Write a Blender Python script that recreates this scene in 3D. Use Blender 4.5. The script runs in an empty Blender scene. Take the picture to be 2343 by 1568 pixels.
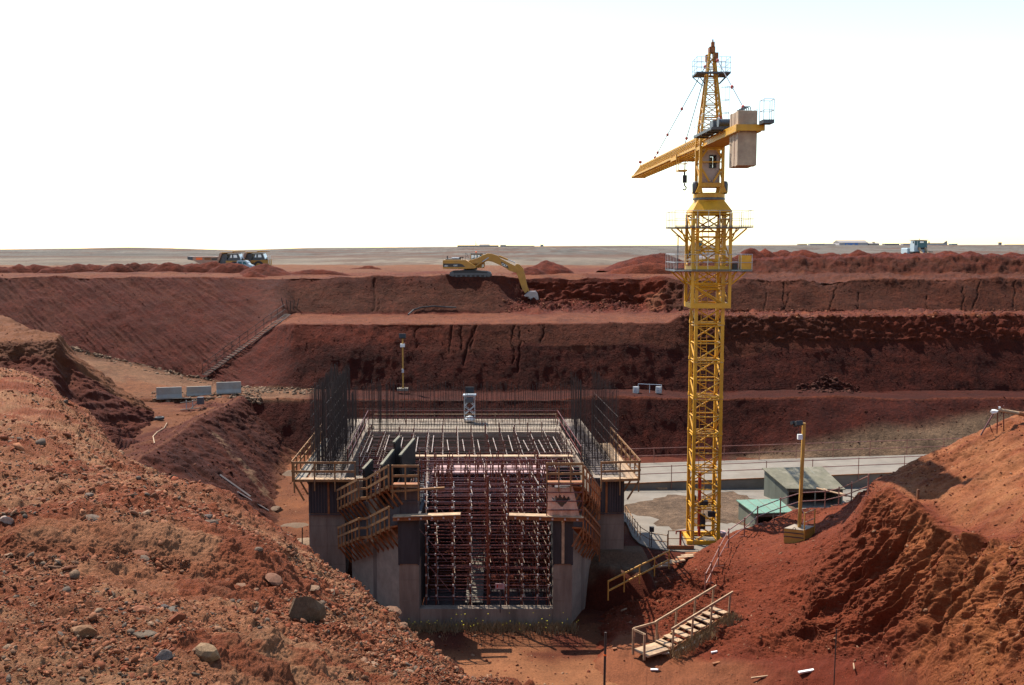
import bpy, math, random
import numpy as np
from mathutils import Vector, Matrix
random.seed(7); RNG = np.random.default_rng(11)
SC = bpy.context.scene; COL = SC.collection
R = math.radians
# ------------------------------------------------------------------ camera, sky, sun, exposure
EYE = 3.2; FPX = 2277.0; CX = 1171.0; CY = 784.0; PITCH = R(5.34)
cd = bpy.data.cameras.new("camera"); cam = bpy.data.objects.new("camera", cd); COL.objects.link(cam)
cam.location = (0, 0, EYE); cam.rotation_euler = (R(90) - PITCH, 0, 0)
cd.sensor_width = 36; cd.lens = 36 * FPX / 2342; cd.clip_end = 60000; cd.clip_start = 0.05
SC.camera = cam
SUN_EL, SUN_AZ = R(57), R(-42)            # azimuth measured from +Y, negative = to the left
w = bpy.data.worlds.new("World"); SC.world = w; w.use_nodes = True
nt = w.node_tree; bg = nt.nodes["Background"]
sky = nt.nodes.new("ShaderNodeTexSky"); sky.sky_type = 'NISHITA'; sky.sun_disc = False
sky.sun_elevation = SUN_EL; sky.sun_rotation = SUN_AZ; sky.dust_density = 0.2; sky.air_density = 1.3; sky.ozone_density = 0.0
nt.links.new(sky.outputs[0], bg.inputs[0]); bg.inputs[1].default_value = 0.125
ld = bpy.data.lights.new("sun", 'SUN'); ld.energy = 5.0; ld.angle = R(0.5); ld.color = (1.0, 0.92, 0.80)
so = bpy.data.objects.new("sun", ld); COL.objects.link(so)
sdir = Vector((math.sin(SUN_AZ) * math.cos(SUN_EL), math.cos(SUN_AZ) * math.cos(SUN_EL), math.sin(SUN_EL)))
so.rotation_euler = sdir.to_track_quat('Z', 'Y').to_euler(); so.location = (-30, 60, 60)
vs = SC.view_settings; vs.view_transform = 'Standard'; vs.look = 'None'; vs.gamma = 1; vs.exposure = 1.0
SC.cycles.max_bounces = 6; SC.cycles.diffuse_bounces = 3
# ------------------------------------------------------------------ photograph pixel <-> world
FW = np.array([0, math.cos(PITCH), -math.sin(PITCH)]); UPV = np.array([0, math.sin(PITCH), math.cos(PITCH)])
CAM = np.array([0, 0, EYE])
def ray(u, v):
    d = FW * FPX + np.array([1., 0, 0]) * (u - CX) - UPV * (v - CY)
    return d / d[1]
def P(u, v, Y): return CAM + ray(u, v) * Y
def G(u, v, z):
    d = ray(u, v); return CAM + d * ((z - EYE) / d[2])
def PZ(u, Y, z):                                  # point at depth Y, height z, in pixel column u
    v = 784.
    for _ in range(6):
        d = ray(u, v); zz = EYE + d[2] * Y
        v += (zz - z) / Y * FPX * .98
    return np.array([ray(u, v)[0] * Y, Y, z])
def proj(p):
    q = np.asarray(p) - CAM; f = q @ FW
    return CX + q[..., 0] / f * FPX, CY - (q @ UPV) / f * FPX
# ------------------------------------------------------------------ noise
def _h(ix, iy, s):
    n = (ix.astype(np.uint32) * np.uint32(374761393) + iy.astype(np.uint32) * np.uint32(668265263) + np.uint32(s * 1442695 + 97))
    n = (n ^ (n >> np.uint32(13))) * np.uint32(1274126177); n = (n ^ (n >> np.uint32(15))) * np.uint32(2246822519)
    return ((n ^ (n >> np.uint32(16))) & np.uint32(0xFFFFFF)).astype(np.float32) / 0xFFFFFF
def vn(x, y, s=0):
    x = np.asarray(x, dtype=np.float64); y = np.asarray(y, dtype=np.float64)
    fx = np.floor(x); fy = np.floor(y); ix = fx.astype(np.int64); iy = fy.astype(np.int64)
    tx = x - fx; ty = y - fy; tx = tx**3 * (tx * (tx * 6 - 15) + 10); ty = ty**3 * (ty * (ty * 6 - 15) + 10)
    a = _h(ix, iy, s); b = _h(ix + 1, iy, s); c = _h(ix, iy + 1, s); d = _h(ix + 1, iy + 1, s)
    return (a + (b - a) * tx) * (1 - ty) + (c + (d - c) * tx) * ty - .5
def fbm(x, y, o=4, s=0, g=.5):
    r = 0; a = 1.; f = 1.
    for k in range(o):
        r = r + a * vn(x * f + k * 17.3, y * f - k * 9.1, s + k); a *= g; f *= 2.03
    return r
def sst(a, b, x):
    t = np.clip((x - a) / (b - a), 0, 1); return t * t * (3 - 2 * t)
# ------------------------------------------------------------------ object helpers
BASE = {}
def link(o): COL.objects.link(o); return o
def tag(o, label=None, cat=None, group=None, kind=None):
    if label: o["label"] = label
    if cat: o["category"] = cat
    if group: o["group"] = group
    if kind: o["kind"] = kind
    return o
def thing(name, label, cat, base=(0, 0, 0), group=None):
    o = link(bpy.data.objects.new(name, None)); o.empty_display_size = .2
    o.location = base; BASE[o.name] = Vector(base)
    return tag(o, label, cat, group)
def put(name, me, parent=None, mat=None):
    o = link(bpy.data.objects.new(name, me))
    if mat is not None and not me.materials: me.materials.append(mat)
    if parent is not None:
        o.parent = parent
        if parent.name in BASE: o.location = -BASE[parent.name]
    return o
def copy_tree(o, parent=None):
    c = o.copy(); COL.objects.link(c); c.parent = parent
    for ch in list(o.children): copy_tree(ch, c)
    return c
class MB:
    def __init__(s): s.v = []; s.f = []; s.m = []; s.mi = 0
    def add(s, vs, fs):
        n = len(s.v); s.v.extend([tuple(map(float, p)) for p in vs]); s.f.extend([[i + n for i in f] for f in fs]); s.m.extend([s.mi] * len(fs)); return s
    def box(s, c, d, rz=0, M=None):
        x, y, z = d[0] / 2, d[1] / 2, d[2] / 2
        vs = [Vector((a * x, b * y, e * z)) for a in (-1, 1) for b in (-1, 1) for e in (-1, 1)]
        m = M if M is not None else Matrix.Rotation(rz, 3, 'Z')
        vs = [m @ p + Vector(c) for p in vs]
        return s.add(vs, [(0, 1, 3, 2), (4, 6, 7, 5), (0, 4, 5, 1), (2, 3, 7, 6), (0, 2, 6, 4), (1, 5, 7, 3)])
    def bb(s, x0, x1, y0, y1, z0, z1): return s.box(((x0 + x1) / 2, (y0 + y1) / 2, (z0 + z1) / 2), (abs(x1 - x0), abs(y1 - y0), abs(z1 - z0)))
    def bar(s, a, b, w=.1, h=None, up=(0, 0, 1)):                  # rectangular beam between two points
        a = Vector(a); b = Vector(b); d = b - a; L = d.length
        if L < 1e-6: return s
        d.normalize(); u = Vector(up)
        if abs(d.dot(u)) > .98: u = Vector((0, 1, 0))
        x = d.cross(u).normalized(); z = x.cross(d).normalized(); h = h or w
        o = [(-1, -1), (1, -1), (1, 1), (-1, 1)]
        vs = [a + x * i * w / 2 + z * j * h / 2 for i, j in o] + [b + x * i * w / 2 + z * j * h / 2 for i, j in o]
        return s.add(vs, [(3, 2, 1, 0), (4, 5, 6, 7), (0, 1, 5, 4), (1, 2, 6, 5), (2, 3, 7, 6), (3, 0, 4, 7)])
    def tube(s, a, b, r=.03, n=6, r2=None):
        a = Vector(a); b = Vector(b); d = b - a
        if d.length < 1e-6: return s
        d.normalize(); u = Vector((0, 0, 1)) if abs(d.z) < .95 else Vector((0, 1, 0))
        x = d.cross(u).normalized(); z = x.cross(d); r2 = r if r2 is None else r2
        cs = [(math.cos(2 * math.pi * k / n), math.sin(2 * math.pi * k / n)) for k in range(n)]
        vs = [a + (x * c + z * q) * r for c, q in cs] + [b + (x * c + z * q) * r2 for c, q in cs]
        return s.add(vs, [(k, (k + 1) % n, n + (k + 1) % n, n + k) for k in range(n)] + [tuple(range(n - 1, -1, -1)), tuple(range(n, 2 * n))])
    def path(s, pts, r=.03, n=6):
        for a, b in zip(pts[:-1], pts[1:]): s.tube(a, b, r, n)
        return s
    def prism(s, poly, a, b, axis='y'):                            # polygon (2-D) extruded between a and b along an axis
        n = len(poly)
        def q(p, t): return {'y': (p[0], t, p[1]), 'z': (p[0], p[1], t), 'x': (t, p[0], p[1])}[axis]
        vs = [q(p, a) for p in poly] + [q(p, b) for p in poly]
        return s.add(vs, [(k, (k + 1) % n, n + (k + 1) % n, n + k) for k in range(n)] + [tuple(range(n - 1, -1, -1)), tuple(range(n, 2 * n))])
    def lathe(s, prof, c=(0, 0, 0), axis='z', n=20):               # profile (r, h)
        vs = []
        for r_, h in prof:
            for k in range(n):
                A = 2 * math.pi * k / n; x, y = r_ * math.cos(A), r_ * math.sin(A)
                p = {'z': (x, y, h), 'y': (x, h, y), 'x': (h, x, y)}[axis]; vs.append((p[0] + c[0], p[1] + c[1], p[2] + c[2]))
        m = len(prof); fs = [(i * n + k, i * n + (k + 1) % n, (i + 1) * n + (k + 1) % n, (i + 1) * n + k) for i in range(m - 1) for k in range(n)]
        fs += [tuple(range(n - 1, -1, -1)), tuple(range((m - 1) * n, m * n))]
        return s.add(vs, fs)
    def mesh(s, name):
        me = bpy.data.meshes.new(name); me.from_pydata(s.v, [], s.f)
        if any(s.m): me.polygons.foreach_set("material_index", s.m)
        me.update()
        import bmesh
        bm = bmesh.new(); bm.from_mesh(me); bmesh.ops.recalc_face_normals(bm, faces=bm.faces); bm.to_mesh(me); bm.free()
        return me
    def build(s, name, mat, parent=None, bevel=0, smooth=False):
        me = s.mesh(name)
        for m in (mat if isinstance(mat, (list, tuple)) else [mat]): me.materials.append(m)
        o = put(name, me, parent)
        if smooth:
            me.polygons.foreach_set("use_smooth", [True] * len(me.polygons))
        if bevel:
            b = o.modifiers.new("bevel", 'BEVEL'); b.width = bevel; b.segments = 2; b.limit_method = 'ANGLE'
        return o
# ------------------------------------------------------------------ materials
MATS = {}
def mat(name, col, rough=.7, metal=0., var=.25, scale=3., bump=0., dirt=None, dirt_amt=.35, spec=.5, streak=False):
    m = bpy.data.materials.new(name); m.use_nodes = True; n = m.node_tree.nodes; l = m.node_tree.links
    b = n["Principled BSDF"]; b.inputs["Roughness"].default_value = rough; b.inputs["Metallic"].default_value = metal
    b.inputs["Specular IOR Level"].default_value = spec
    tc = n.new("ShaderNodeNewGeometry"); src = tc.outputs["Position"]
    if streak:
        mp = n.new("ShaderNodeMapping"); mp.inputs["Scale"].default_value = (1, 1, .18); l.new(src, mp.inputs[0]); src = mp.outputs[0]
    no = n.new("ShaderNodeTexNoise"); no.inputs["Scale"].default_value = scale; no.inputs["Detail"].default_value = 6; no.inputs["Roughness"].default_value = .65
    l.new(src, no.inputs["Vector"])
    cr = n.new("ShaderNodeMapRange"); cr.inputs[1].default_value = .3; cr.inputs[2].default_value = .7; cr.inputs[3].default_value = 1 - var; cr.inputs[4].default_value = 1 + var * .6
    l.new(no.outputs[0], cr.inputs[0])
    mx = n.new("ShaderNodeMix"); mx.data_type = 'RGBA'; mx.blend_type = 'MULTIPLY'; mx.inputs[0].default_value = 1
    mx.inputs[6].default_value = (*col, 1); l.new(cr.outputs[0], mx.inputs[7]); out = mx.outputs[2]
    if dirt:
        n2 = n.new("ShaderNodeTexNoise"); n2.inputs["Scale"].default_value = scale * .45; n2.inputs["Detail"].default_value = 8; n2.inputs["Roughness"].default_value = .7; l.new(src, n2.inputs["Vector"])
        r2 = n.new("ShaderNodeMapRange"); r2.inputs[1].default_value = .48; r2.inputs[2].default_value = .68; r2.inputs[4].default_value = dirt_amt; l.new(n2.outputs[0], r2.inputs[0])
        m2 = n.new("ShaderNodeMix"); m2.data_type = 'RGBA'; l.new(r2.outputs[0], m2.inputs[0]); l.new(out, m2.inputs[6]); m2.inputs[7].default_value = (*dirt, 1); out = m2.outputs[2]
    l.new(out, b.inputs["Base Color"])
    if bump:
        bp = n.new("ShaderNodeBump"); bp.inputs["Strength"].default_value = bump; bp.inputs["Distance"].default_value = .03
        n3 = n.new("ShaderNodeTexNoise"); n3.inputs["Scale"].default_value = scale * 4; n3.inputs["Detail"].default_value = 6; l.new(tc.outputs["Position"], n3.inputs["Vector"])
        l.new(n3.outputs[0], bp.inputs["Height"]); l.new(bp.outputs[0], b.inputs["Normal"])
    MATS[name] = m; return m
SOILK = (.315, .208, .138)                        # overall darkness of the local earth
def soil(name, s1=1.2, s2=9., bump=.6, dist=.08, speck=.0, rough=.95, k=1.0, tint=(1, 1, 1), con=1.0):
    """earth: base colour from the vertex colours (soil kinds), broken up by procedural noise"""
    m = bpy.data.materials.new(name); m.use_nodes = True; n = m.node_tree.nodes; l = m.node_tree.links
    b = n["Principled BSDF"]; b.inputs["Roughness"].default_value = rough; b.inputs["Specular IOR Level"].default_value = .15
    at = n.new("ShaderNodeAttribute"); at.attribute_name = "Col"
    g = n.new("ShaderNodeNewGeometry")
    out = at.outputs["Color"]
    for sc, lo, hi in ((s1, 1 - .22 * con, 1 + .18 * con), (s2, 1 - .3 * con, 1 + .22 * con), (s2 * 3.7, 1 - .26 * con, 1 + .22 * con)):
        no = n.new("ShaderNodeTexNoise"); no.inputs["Scale"].default_value = sc; no.inputs["Detail"].default_value = 8; no.inputs["Roughness"].default_value = .68
        l.new(g.outputs["Position"], no.inputs["Vector"])
        mr = n.new("ShaderNodeMapRange"); mr.inputs[1].default_value = .32; mr.inputs[2].default_value = .68; mr.inputs[3].default_value = lo; mr.inputs[4].default_value = hi; l.new(no.outputs[0], mr.inputs[0])
        mx = n.new("ShaderNodeMix"); mx.data_type = 'RGBA'; mx.blend_type = 'MULTIPLY'; mx.inputs[0].default_value = 1; l.new(out, mx.inputs[6]); l.new(mr.outputs[0], mx.inputs[7]); out = mx.outputs[2]
    if speck:
        vo = n.new("ShaderNodeTexVoronoi"); vo.inputs["Scale"].default_value = speck; l.new(g.outputs["Position"], vo.inputs["Vector"])
        hs = n.new("ShaderNodeSeparateColor"); l.new(vo.outputs["Color"], hs.inputs[0])
        gt = n.new("ShaderNodeMath"); gt.operation = 'GREATER_THAN'; gt.inputs[1].default_value = .86; l.new(hs.outputs[0], gt.inputs[0])
        lt = n.new("ShaderNodeMath"); lt.operation = 'LESS_THAN'; lt.inputs[1].default_value = .38; l.new(vo.outputs["Distance"], lt.inputs[0])
        mu = n.new("ShaderNodeMath"); mu.operation = 'MULTIPLY'; l.new(gt.outputs[0], mu.inputs[0]); l.new(lt.outputs[0], mu.inputs[1])
        mx = n.new("ShaderNodeMix"); mx.data_type = 'RGBA'; l.new(mu.outputs[0], mx.inputs[0]); l.new(out, mx.inputs[6]); mx.inputs[7].default_value = (.36, .27, .22, 1); out = mx.outputs[2]
    vm = n.new("ShaderNodeVectorMath"); vm.operation = 'MULTIPLY'; vm.inputs[1].default_value = tuple(k * c * q for c, q in zip(SOILK, tint)); l.new(out, vm.inputs[0]); out = vm.outputs[0]
    l.new(out, b.inputs["Base Color"])
    bp = n.new("ShaderNodeBump"); bp.inputs["Strength"].default_value = bump; bp.inputs["Distance"].default_value = dist
    n3 = n.new("ShaderNodeTexNoise"); n3.inputs["Scale"].default_value = s2 * 1.6; n3.inputs["Detail"].default_value = 8; n3.inputs["Roughness"].default_value = .7; l.new(g.outputs["Position"], n3.inputs["Vector"])
    l.new(n3.outputs[0], bp.inputs["Height"]); l.new(bp.outputs[0], b.inputs["Normal"])
    MATS[name] = m; return m
M_soil = soil("earth", .35, 2.2, 1.0, .22, con=1.25, tint=(1.10, .84, .74))
M_near = soil("stony_earth", 2.2, 26, 1.0, .04, k=1.52, tint=(.95, 1.03, 1.13))
M_hill = soil("eroded_earth", .8, 9, .9, .08, k=1.0)
M_hill2 = soil("bank_earth", .8, 9, .9, .08, k=1.3, tint=(.96, .98, 1.05))
M_rock = soil("stone", 6, 40, .5, .01, rough=.85, k=1.5, tint=(.94, 1.06, 1.22))
M_conc = mat("concrete", (.205, .157, .115), .9, var=.5, scale=1.0, bump=.3, dirt=(.09, .055, .04), dirt_amt=.75, streak=True)
M_barr = mat("barrier_concrete", (.25, .235, .205), .9, var=.2, scale=2, bump=.2, dirt=(.26, .17, .10), dirt_amt=.5)
M_slab = mat("concrete_slab", (.155, .132, .106), .9, var=.25, scale=.7, bump=.2, dirt=(.14, .105, .075), dirt_amt=.6)
M_pale = mat("pale_concrete", (.235, .185, .135), .9, var=.25, scale=2, bump=.2, dirt=(.17, .11, .075), dirt_amt=.5)
M_ply = mat("black_plywood", (.022, .020, .022), .7, var=.5, scale=2.2, dirt=(.10, .085, .08), dirt_amt=.3, streak=True)
M_form = mat("brown_plywood", (.065, .045, .042), .75, var=.4, scale=2, dirt=(.16, .13, .12), dirt_amt=.3, streak=True)
M_wood = mat("yellow_timber", (.25, .115, .035), .8, var=.5, scale=3, dirt=(.15, .08, .045), dirt_amt=.8)
M_plank = mat("weathered_plank", (.36, .235, .135), .85, var=.45, scale=3, dirt=(.16, .095, .06), dirt_amt=.7)
M_otim = mat("orange_timber", (.25, .085, .022), .8, var=.5, scale=2.5, dirt=(.10, .045, .025), dirt_amt=.8)
M_tubr = mat("red_oxide_tube", (.12, .024, .014), .36, var=.4, scale=5, dirt=(.16, .08, .06), dirt_amt=.35, spec=.5)
M_rust = mat("rusty_rebar", (.032, .017, .013), .75, var=.4, scale=6, metal=.2)
M_yel = mat("crane_yellow", (.52, .25, .005), .5, var=.2, scale=1.6, dirt=(.30, .13, .015), dirt_amt=.65)
M_ygrey = mat("dark_steel", (.07, .075, .085), .5, var=.3, metal=.3)
M_steel = mat("galvanised_steel", (.42, .44, .46), .45, var=.2, metal=.6)
M_blk = mat("black_rubber", (.018, .017, .018), .7, var=.3)
M_cw = mat("counterweight_concrete", (.36, .265, .185), .9, var=.3, scale=2, bump=.2, dirt=(.26, .15, .11), dirt_amt=.6)
M_red = mat("red_steel", (.36, .03, .015), .5, var=.2)
M_cabp = mat("grey_cab_panel", (.36, .28, .25), .6, var=.12)
M_glass = mat("window_glass", (.015, .10, .13), .25, var=.1, spec=.3)
M_bright = mat("pale_glass", (.72, .80, .82), .1, var=.05, spec=.8)
M_tubglint = mat("pale_glint_tube", (.46, .35, .27), .33, metal=.3, var=.4, scale=5, dirt=(.12, .02, .015), dirt_amt=1.0)  # pale colour stands in for sun glints on the red transoms
M_ftub = mat("rusty_fence_tube", (.22, .085, .06), .45, var=.4, scale=4, dirt=(.30, .19, .14), dirt_amt=.6)
M_dkform = mat("dark_form_board", (.026, .018, .014), .85, var=.3, scale=2, spec=.2)
M_ochre = mat("ochre_paint", (.42, .215, .035), .6, var=.2, scale=3, dirt=(.22, .12, .04), dirt_amt=.5)
M_joint = mat("joint_mortar", (.15, .11, .08), .95, var=.3)
M_catyel = mat("machine_yellow", (.36, .17, .018), .5, var=.2, scale=1.5, dirt=(.24, .12, .04), dirt_amt=.6)
M_catblk = mat("black_decal", (.025, .02, .022), .5, var=.1)
M_white = mat("white_paint", (.62, .62, .60), .45, var=.06)
M_lite = mat("pale_blue_paint", (.30, .37, .41), .5, var=.15)
M_bucket = mat("worn_bucket_steel", (.30, .26, .26), .45, var=.3, metal=.4)
M_bed = mat("dusty_dump_bed", (.34, .20, .14), .7, var=.3, scale=1)
M_orange = mat("orange_lens", (.85, .13, .02), .4, var=.05)
M_tarp = mat("tan_tarpaulin", (.62, .34, .22), .85, var=.2, scale=2, dirt=(.30, .13, .08))
M_green = mat("green_sheet_roof", (.10, .20, .14), .6, var=.2, scale=2, dirt=(.20, .22, .16), dirt_amt=.5)
M_roofg = mat("weathered_green_roof", (.105, .095, .058), .8, var=.3, scale=2.5, dirt=(.22, .19, .14), dirt_amt=.6)
M_shed = mat("green_grey_plywood", (.12, .13, .10), .8, var=.3, scale=2, dirt=(.20, .19, .15), dirt_amt=.5, streak=True)
M_blue = mat("blue_panel", (.06, .16, .42), .6, var=.1)
M_bwall = mat("hazy_wall", (.34, .31, .32), .9, var=.1, scale=.1)
M_broof = mat("hazy_roof", (.20, .18, .17), .9, var=.1, scale=.1)
M_teal = mat("teal_panel", (.10, .20, .24), .6, var=.1)
M_pink = mat("pink_board", (.34, .21, .20), .8, var=.1)
M_grass = mat("dry_weeds", (.26, .17, .08), .9, var=.4, scale=8)
M_flow = mat("yellow_blossom", (.75, .62, .03), .7, var=.1)
# ------------------------------------------------------------------ TERRAIN
def pchip(t, y, q):
    """monotone cubic interpolation of y (n, ...) given at t, evaluated at q"""
    t = np.asarray(t, float); y = np.asarray(y, float); q = np.asarray(q, float)
    h = np.diff(t); hh = h.reshape((-1,) + (1,) * (y.ndim - 1)); dl = np.diff(y, axis=0) / hh
    m = np.zeros_like(y)
    if len(t) > 2:
        a, b = dl[:-1], dl[1:]; w1 = 2 * hh[1:] + hh[:-1]; w2 = hh[1:] + 2 * hh[:-1]
        with np.errstate(divide='ignore', invalid='ignore'):
            v = (w1 + w2) / (w1 / a + w2 / b)
        m[1:-1] = np.where(a * b > 0, np.nan_to_num(v), 0)
    m[0] = dl[0]; m[-1] = dl[-1]
    i = np.clip(np.searchsorted(t, q, side='right') - 1, 0, len(t) - 2)
    s = (q - t[i]) / h[i]; s = s.reshape((-1,) + (1,) * (y.ndim - 1)); H = hh[i]
    return (2*s**3 - 3*s**2 + 1) * y[i] + (s**3 - 2*s**2 + s) * H * m[i] + (3*s**2 - 2*s**3) * y[i+1] + (s**3 - s**2) * H * m[i+1]
def lin(t, y, q):
    t = np.asarray(t, float); y = np.asarray(y, float); i = np.clip(np.searchsorted(t, q, side='right') - 1, 0, len(t) - 2)
    s = ((q - t[i]) / (t[i+1] - t[i])).reshape((-1,) + (1,) * (y.ndim - 1))
    return y[i] * (1 - s) + y[i+1] * s
PATCH = {}
def normals(X):
    du = np.gradient(X, axis=1); dr = np.gradient(X, axis=0); n = np.cross(du, dr); n /= np.linalg.norm(n, axis=2, keepdims=True) + 1e-9
    return n * np.sign(n[..., 2:3] + 1e-6)
def soil_mesh(name, X, C, m, kind='structure', parent=None):
    nr, nc = X.shape[:2]; me = bpy.data.meshes.new(name)
    me.vertices.add(nr * nc); me.vertices.foreach_set("co", X.reshape(-1).astype(np.float32))
    i = (np.arange(nr - 1)[:, None] * nc + np.arange(nc - 1)[None]).reshape(-1)
    q = np.stack([i, i + 1, i + nc + 1, i + nc], 1).astype(np.int32); nf = len(q)
    me.loops.add(nf * 4); me.loops.foreach_set("vertex_index", q.reshape(-1))
    me.polygons.add(nf); me.polygons.foreach_set("loop_start", np.arange(nf, dtype=np.int32) * 4); me.polygons.foreach_set("loop_total", np.full(nf, 4, np.int32))
    me.polygons.foreach_set("use_smooth", np.ones(nf, bool))
    me.update(calc_edges=True); me.validate()
    a = me.color_attributes.new("Col", 'FLOAT_COLOR', 'POINT')
    a.data.foreach_set("color", np.concatenate([np.clip(C, 0, 1), np.ones((nr, nc, 1))], 2).reshape(-1).astype(np.float32))
    o = put(name, me, parent, m)
    if kind: o["kind"] = kind
    PATCH[name] = X
    return o
def knots(u, ks):
    out = []
    for k in ks:
        if k[0] == 'v': out.append(P(u, k[1], k[2]))
        elif k[0] == 'z': out.append(PZ(u, k[2], k[1]))
        elif k[0] == 'g': out.append(G(u, k[1], k[2]))
    return np.array(out)
def loft(cols, seg, nu, rmode=pchip, umode=pchip, uq=None):
    """cols [(u, knots)], seg = sub-divisions per row segment; returns X (nr,nc,3), row parameter, u"""
    us = [c[0] for c in cols]; K = np.array([knots(u, k) for u, k in cols])             # (nc, nk, 3)
    rp = np.concatenate([np.linspace(i, i + 1, s, endpoint=False) for i, s in enumerate(seg)] + [[len(seg)]])
    A = rmode(np.arange(K.shape[1]), K.transpose(1, 0, 2), rp)                           # (nr, ncols, 3)
    uu = np.linspace(us[0], us[-1], nu) if uq is None else uq
    # interpolate in direction space so that columns stay columns
    B = umode(us, A.transpose(1, 0, 2), uu).transpose(1, 0, 2)
    return B, rp, uu
def mixc(a, b, t): return np.asarray(a) * (1 - t[..., None]) + np.asarray(b) * t[..., None]
RED = (.215, .066, .042); DRED = (.150, .040, .027); BRN = (.24, .125, .082); GRY = (.150, .080, .058); BEI = (.36, .215, .15); OCH = (.40, .20, .10); GRV = (.40, .38, .33); OLV = (.36, .44, .44)

# --- far walls of the pit, its benches and the plain beyond, to the horizon
V = lambda v, Y: ('v', v, Y)
Z = lambda z, Y: ('z', z, Y)
def fw(u, toe, lip2, back2, strip, lip1, back1, cut, rim, btoe, btop, bback):
    return (u, [Z(-17, 70), Z(-15.2, 82), toe, lip2, back2, strip, lip1, back1, cut, rim, btoe, btop, bback, Z(0.0, 205)])
F3T, F3L = Z(-14.7, 85.2), Z(-10.1, 88.4)
def leftc(u, tv, ty, rv=635):            # left part: one long slope from the ramp to the rim
    a = P(u, tv, ty); b = P(u, rv, 119.5)
    f = lambda t: (lambda p: Z(p[2], p[1]))(a + (b - a) * t)
    return fw(u, F3T, Z(-10.2, 88.6), f(0), f(.2), f(.4), f(.6), f(.8), f(1), Z(.05, 128), Z(.05, 136), Z(.05, 150))
def midc(u, back2v=893, sv=800, lv=738, bv=717, cut=None, rim=None, ly=98.6, lz=-4.2):
    return fw(u, F3T, F3L, V(back2v, 94.2), V(sv, 96.6), Z(lz, ly), V(bv, 115.0), cut or V(676, 117.6), rim or V(634, 120), Z(.02, 127), Z(.02, 136), Z(.02, 150))
def rightc(u, bt=592, toev=1045, olive=0):
    t = F3T if not olive else Z(-14.2, 83.0)
    return fw(u, t, F3L, V(895, 94.2), V(800, 96.8), V(723, 99.0), V(714, 114.0), V(676, 116.2), V(641, 118.2), V(625, 131.0), V(bt, 134), V(bt - 1.5, 143))
notch = lambda u, cv=690, rv=637: midc(u, cut=V(cv, 120.6), rim=V(rv, 122.6), bv=711, lv=733, sv=790)
cols = [leftc(-4000, 700, 112), leftc(-400, 720, 112), leftc(0, 768, 110.5), leftc(150, 795, 108.0), leftc(300, 832, 105), leftc(462, 868, 101.7),
        fw(560, F3T, F3L, V(888, 95.2), V(845, 99), V(797, 103.6), V(780, 106), V(710, 112.5), V(635, 119.7), Z(.05, 127), Z(.05, 136), Z(.05, 150)),
        fw(625, F3T, F3L, V(893, 94.4), V(815, 98.6), V(752, 102.8), V(735, 107.5), V(684, 114), V(635, 119.8), Z(.05, 127), Z(.05, 136), Z(.05, 150)),
        midc(680, 894, 812, 740, 718), midc(760), midc(900), midc(1080), midc(1135), notch(1215), notch(1300), notch(1400), notch(1465, 694, 638),
        midc(1520, bv=714), rightc(1565, 600), rightc(1700, 592), rightc(1900, 591, olive=1), rightc(2100, 588, olive=1), rightc(2342, 589, olive=1), rightc(2700, 589, olive=1), rightc(5600, 589, olive=1)]
seg = [2, 6, 26, 14, 40, 36, 14, 26, 26, 10, 12, 10, 8]
uq = np.concatenate([np.linspace(-4000, -420, 70), np.linspace(-400, 2700, 1300), np.linspace(2740, 5600, 60)])
X, rp, uu = loft(cols, seg, 0, rmode=lin, uq=uq)
# continue the plain from 205 m to the horizon
a = (uu - CX) / (FPX * math.cos(PITCH))
dist = np.concatenate([np.geomspace(212, 2500, 150), np.geomspace(2600, 14000, 14)])
hv = np.interp(uu, [-600, 0, 180, 300, 400, 540, 700, 1000, 1300, 1700, 2342, 2900], [569, 571, 569, 566.5, 568.5, 573, 568, 565.5, 563.5, 561.5, 561, 561])
hz = (571 - hv) / FPX * 2500
far = np.zeros((len(dist), len(uu), 3)); far[..., 1] = dist[:, None]; far[..., 0] = dist[:, None] * a[None]
far[..., 2] = EYE * sst(1500, 2500, dist)[:, None] + hz[None] * sst(500, 2500, dist)[:, None]
far[..., 2] += (fbm(far[..., 0] / 130, far[..., 1] / 260, 4, 5) * 3.4 + .2) * sst(230, 900, dist)[:, None] * (1 - .9 * sst(1500, 2400, dist)[:, None])
far[..., 2] += fbm(far[..., 0] / 25, far[..., 1] / 25, 3, 8) * .35
far[..., 2] -= 20 * sst(3000, 12000, dist)[:, None]
nfar = len(dist); uu_far = uu
N = normals(X); x, y, z = X[..., 0], X[..., 1], X[..., 2]; RP = rp[:, None] + 0 * uu[None]; U = uu[None] + 0 * rp[:, None]
yy = y + z * .9
face = np.clip(1.35 - N[..., 2], 0, 1)
face1 = ((RP > 7) & (RP < 9)); face2 = (RP > 4) & (RP < 6); leftm = 1 - sst(520, 660, U)
d = fbm(x / 9, yy / 9, 4, 1) * .42 + fbm(x / 1.6, yy / 1.6, 4, 2) * .09
d += fbm(x * 1.7 + yy * 1.2, (yy - x * .5) * .22, 3, 3) * .16 * leftm * (RP > 4) * (RP < 9) + fbm(x * 3.6 + yy * 2.4, (yy - x * .5) * .3, 3, 233) * .16 * leftm * (RP > 4) * (RP < 9)          # raked streaks on the left slope
d += fbm(x * 1.1, yy * .22, 3, 4) * .12 * (1 - leftm) * (RP < 9)
rough = ((U > 1190) & (U < 1560) & (RP > 6.8) & (RP < 8.8)) * 1.0
d += rough * (fbm(x / .9, yy / .9, 3, 33) * .8)
berm = sst(1540, 1580, U) * (np.abs(RP - 6.2) < .9)
d += berm * (np.abs(fbm(x / 1.1, yy / 1.1, 4, 9, .6)) * .6 - .05)                                                        # rubble along the middle bench
rimw = np.exp(-((RP - 9) / .35) ** 2)
d += rimw * fbm(x / 2.5, yy / 9, 3, 12) * .30
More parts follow.
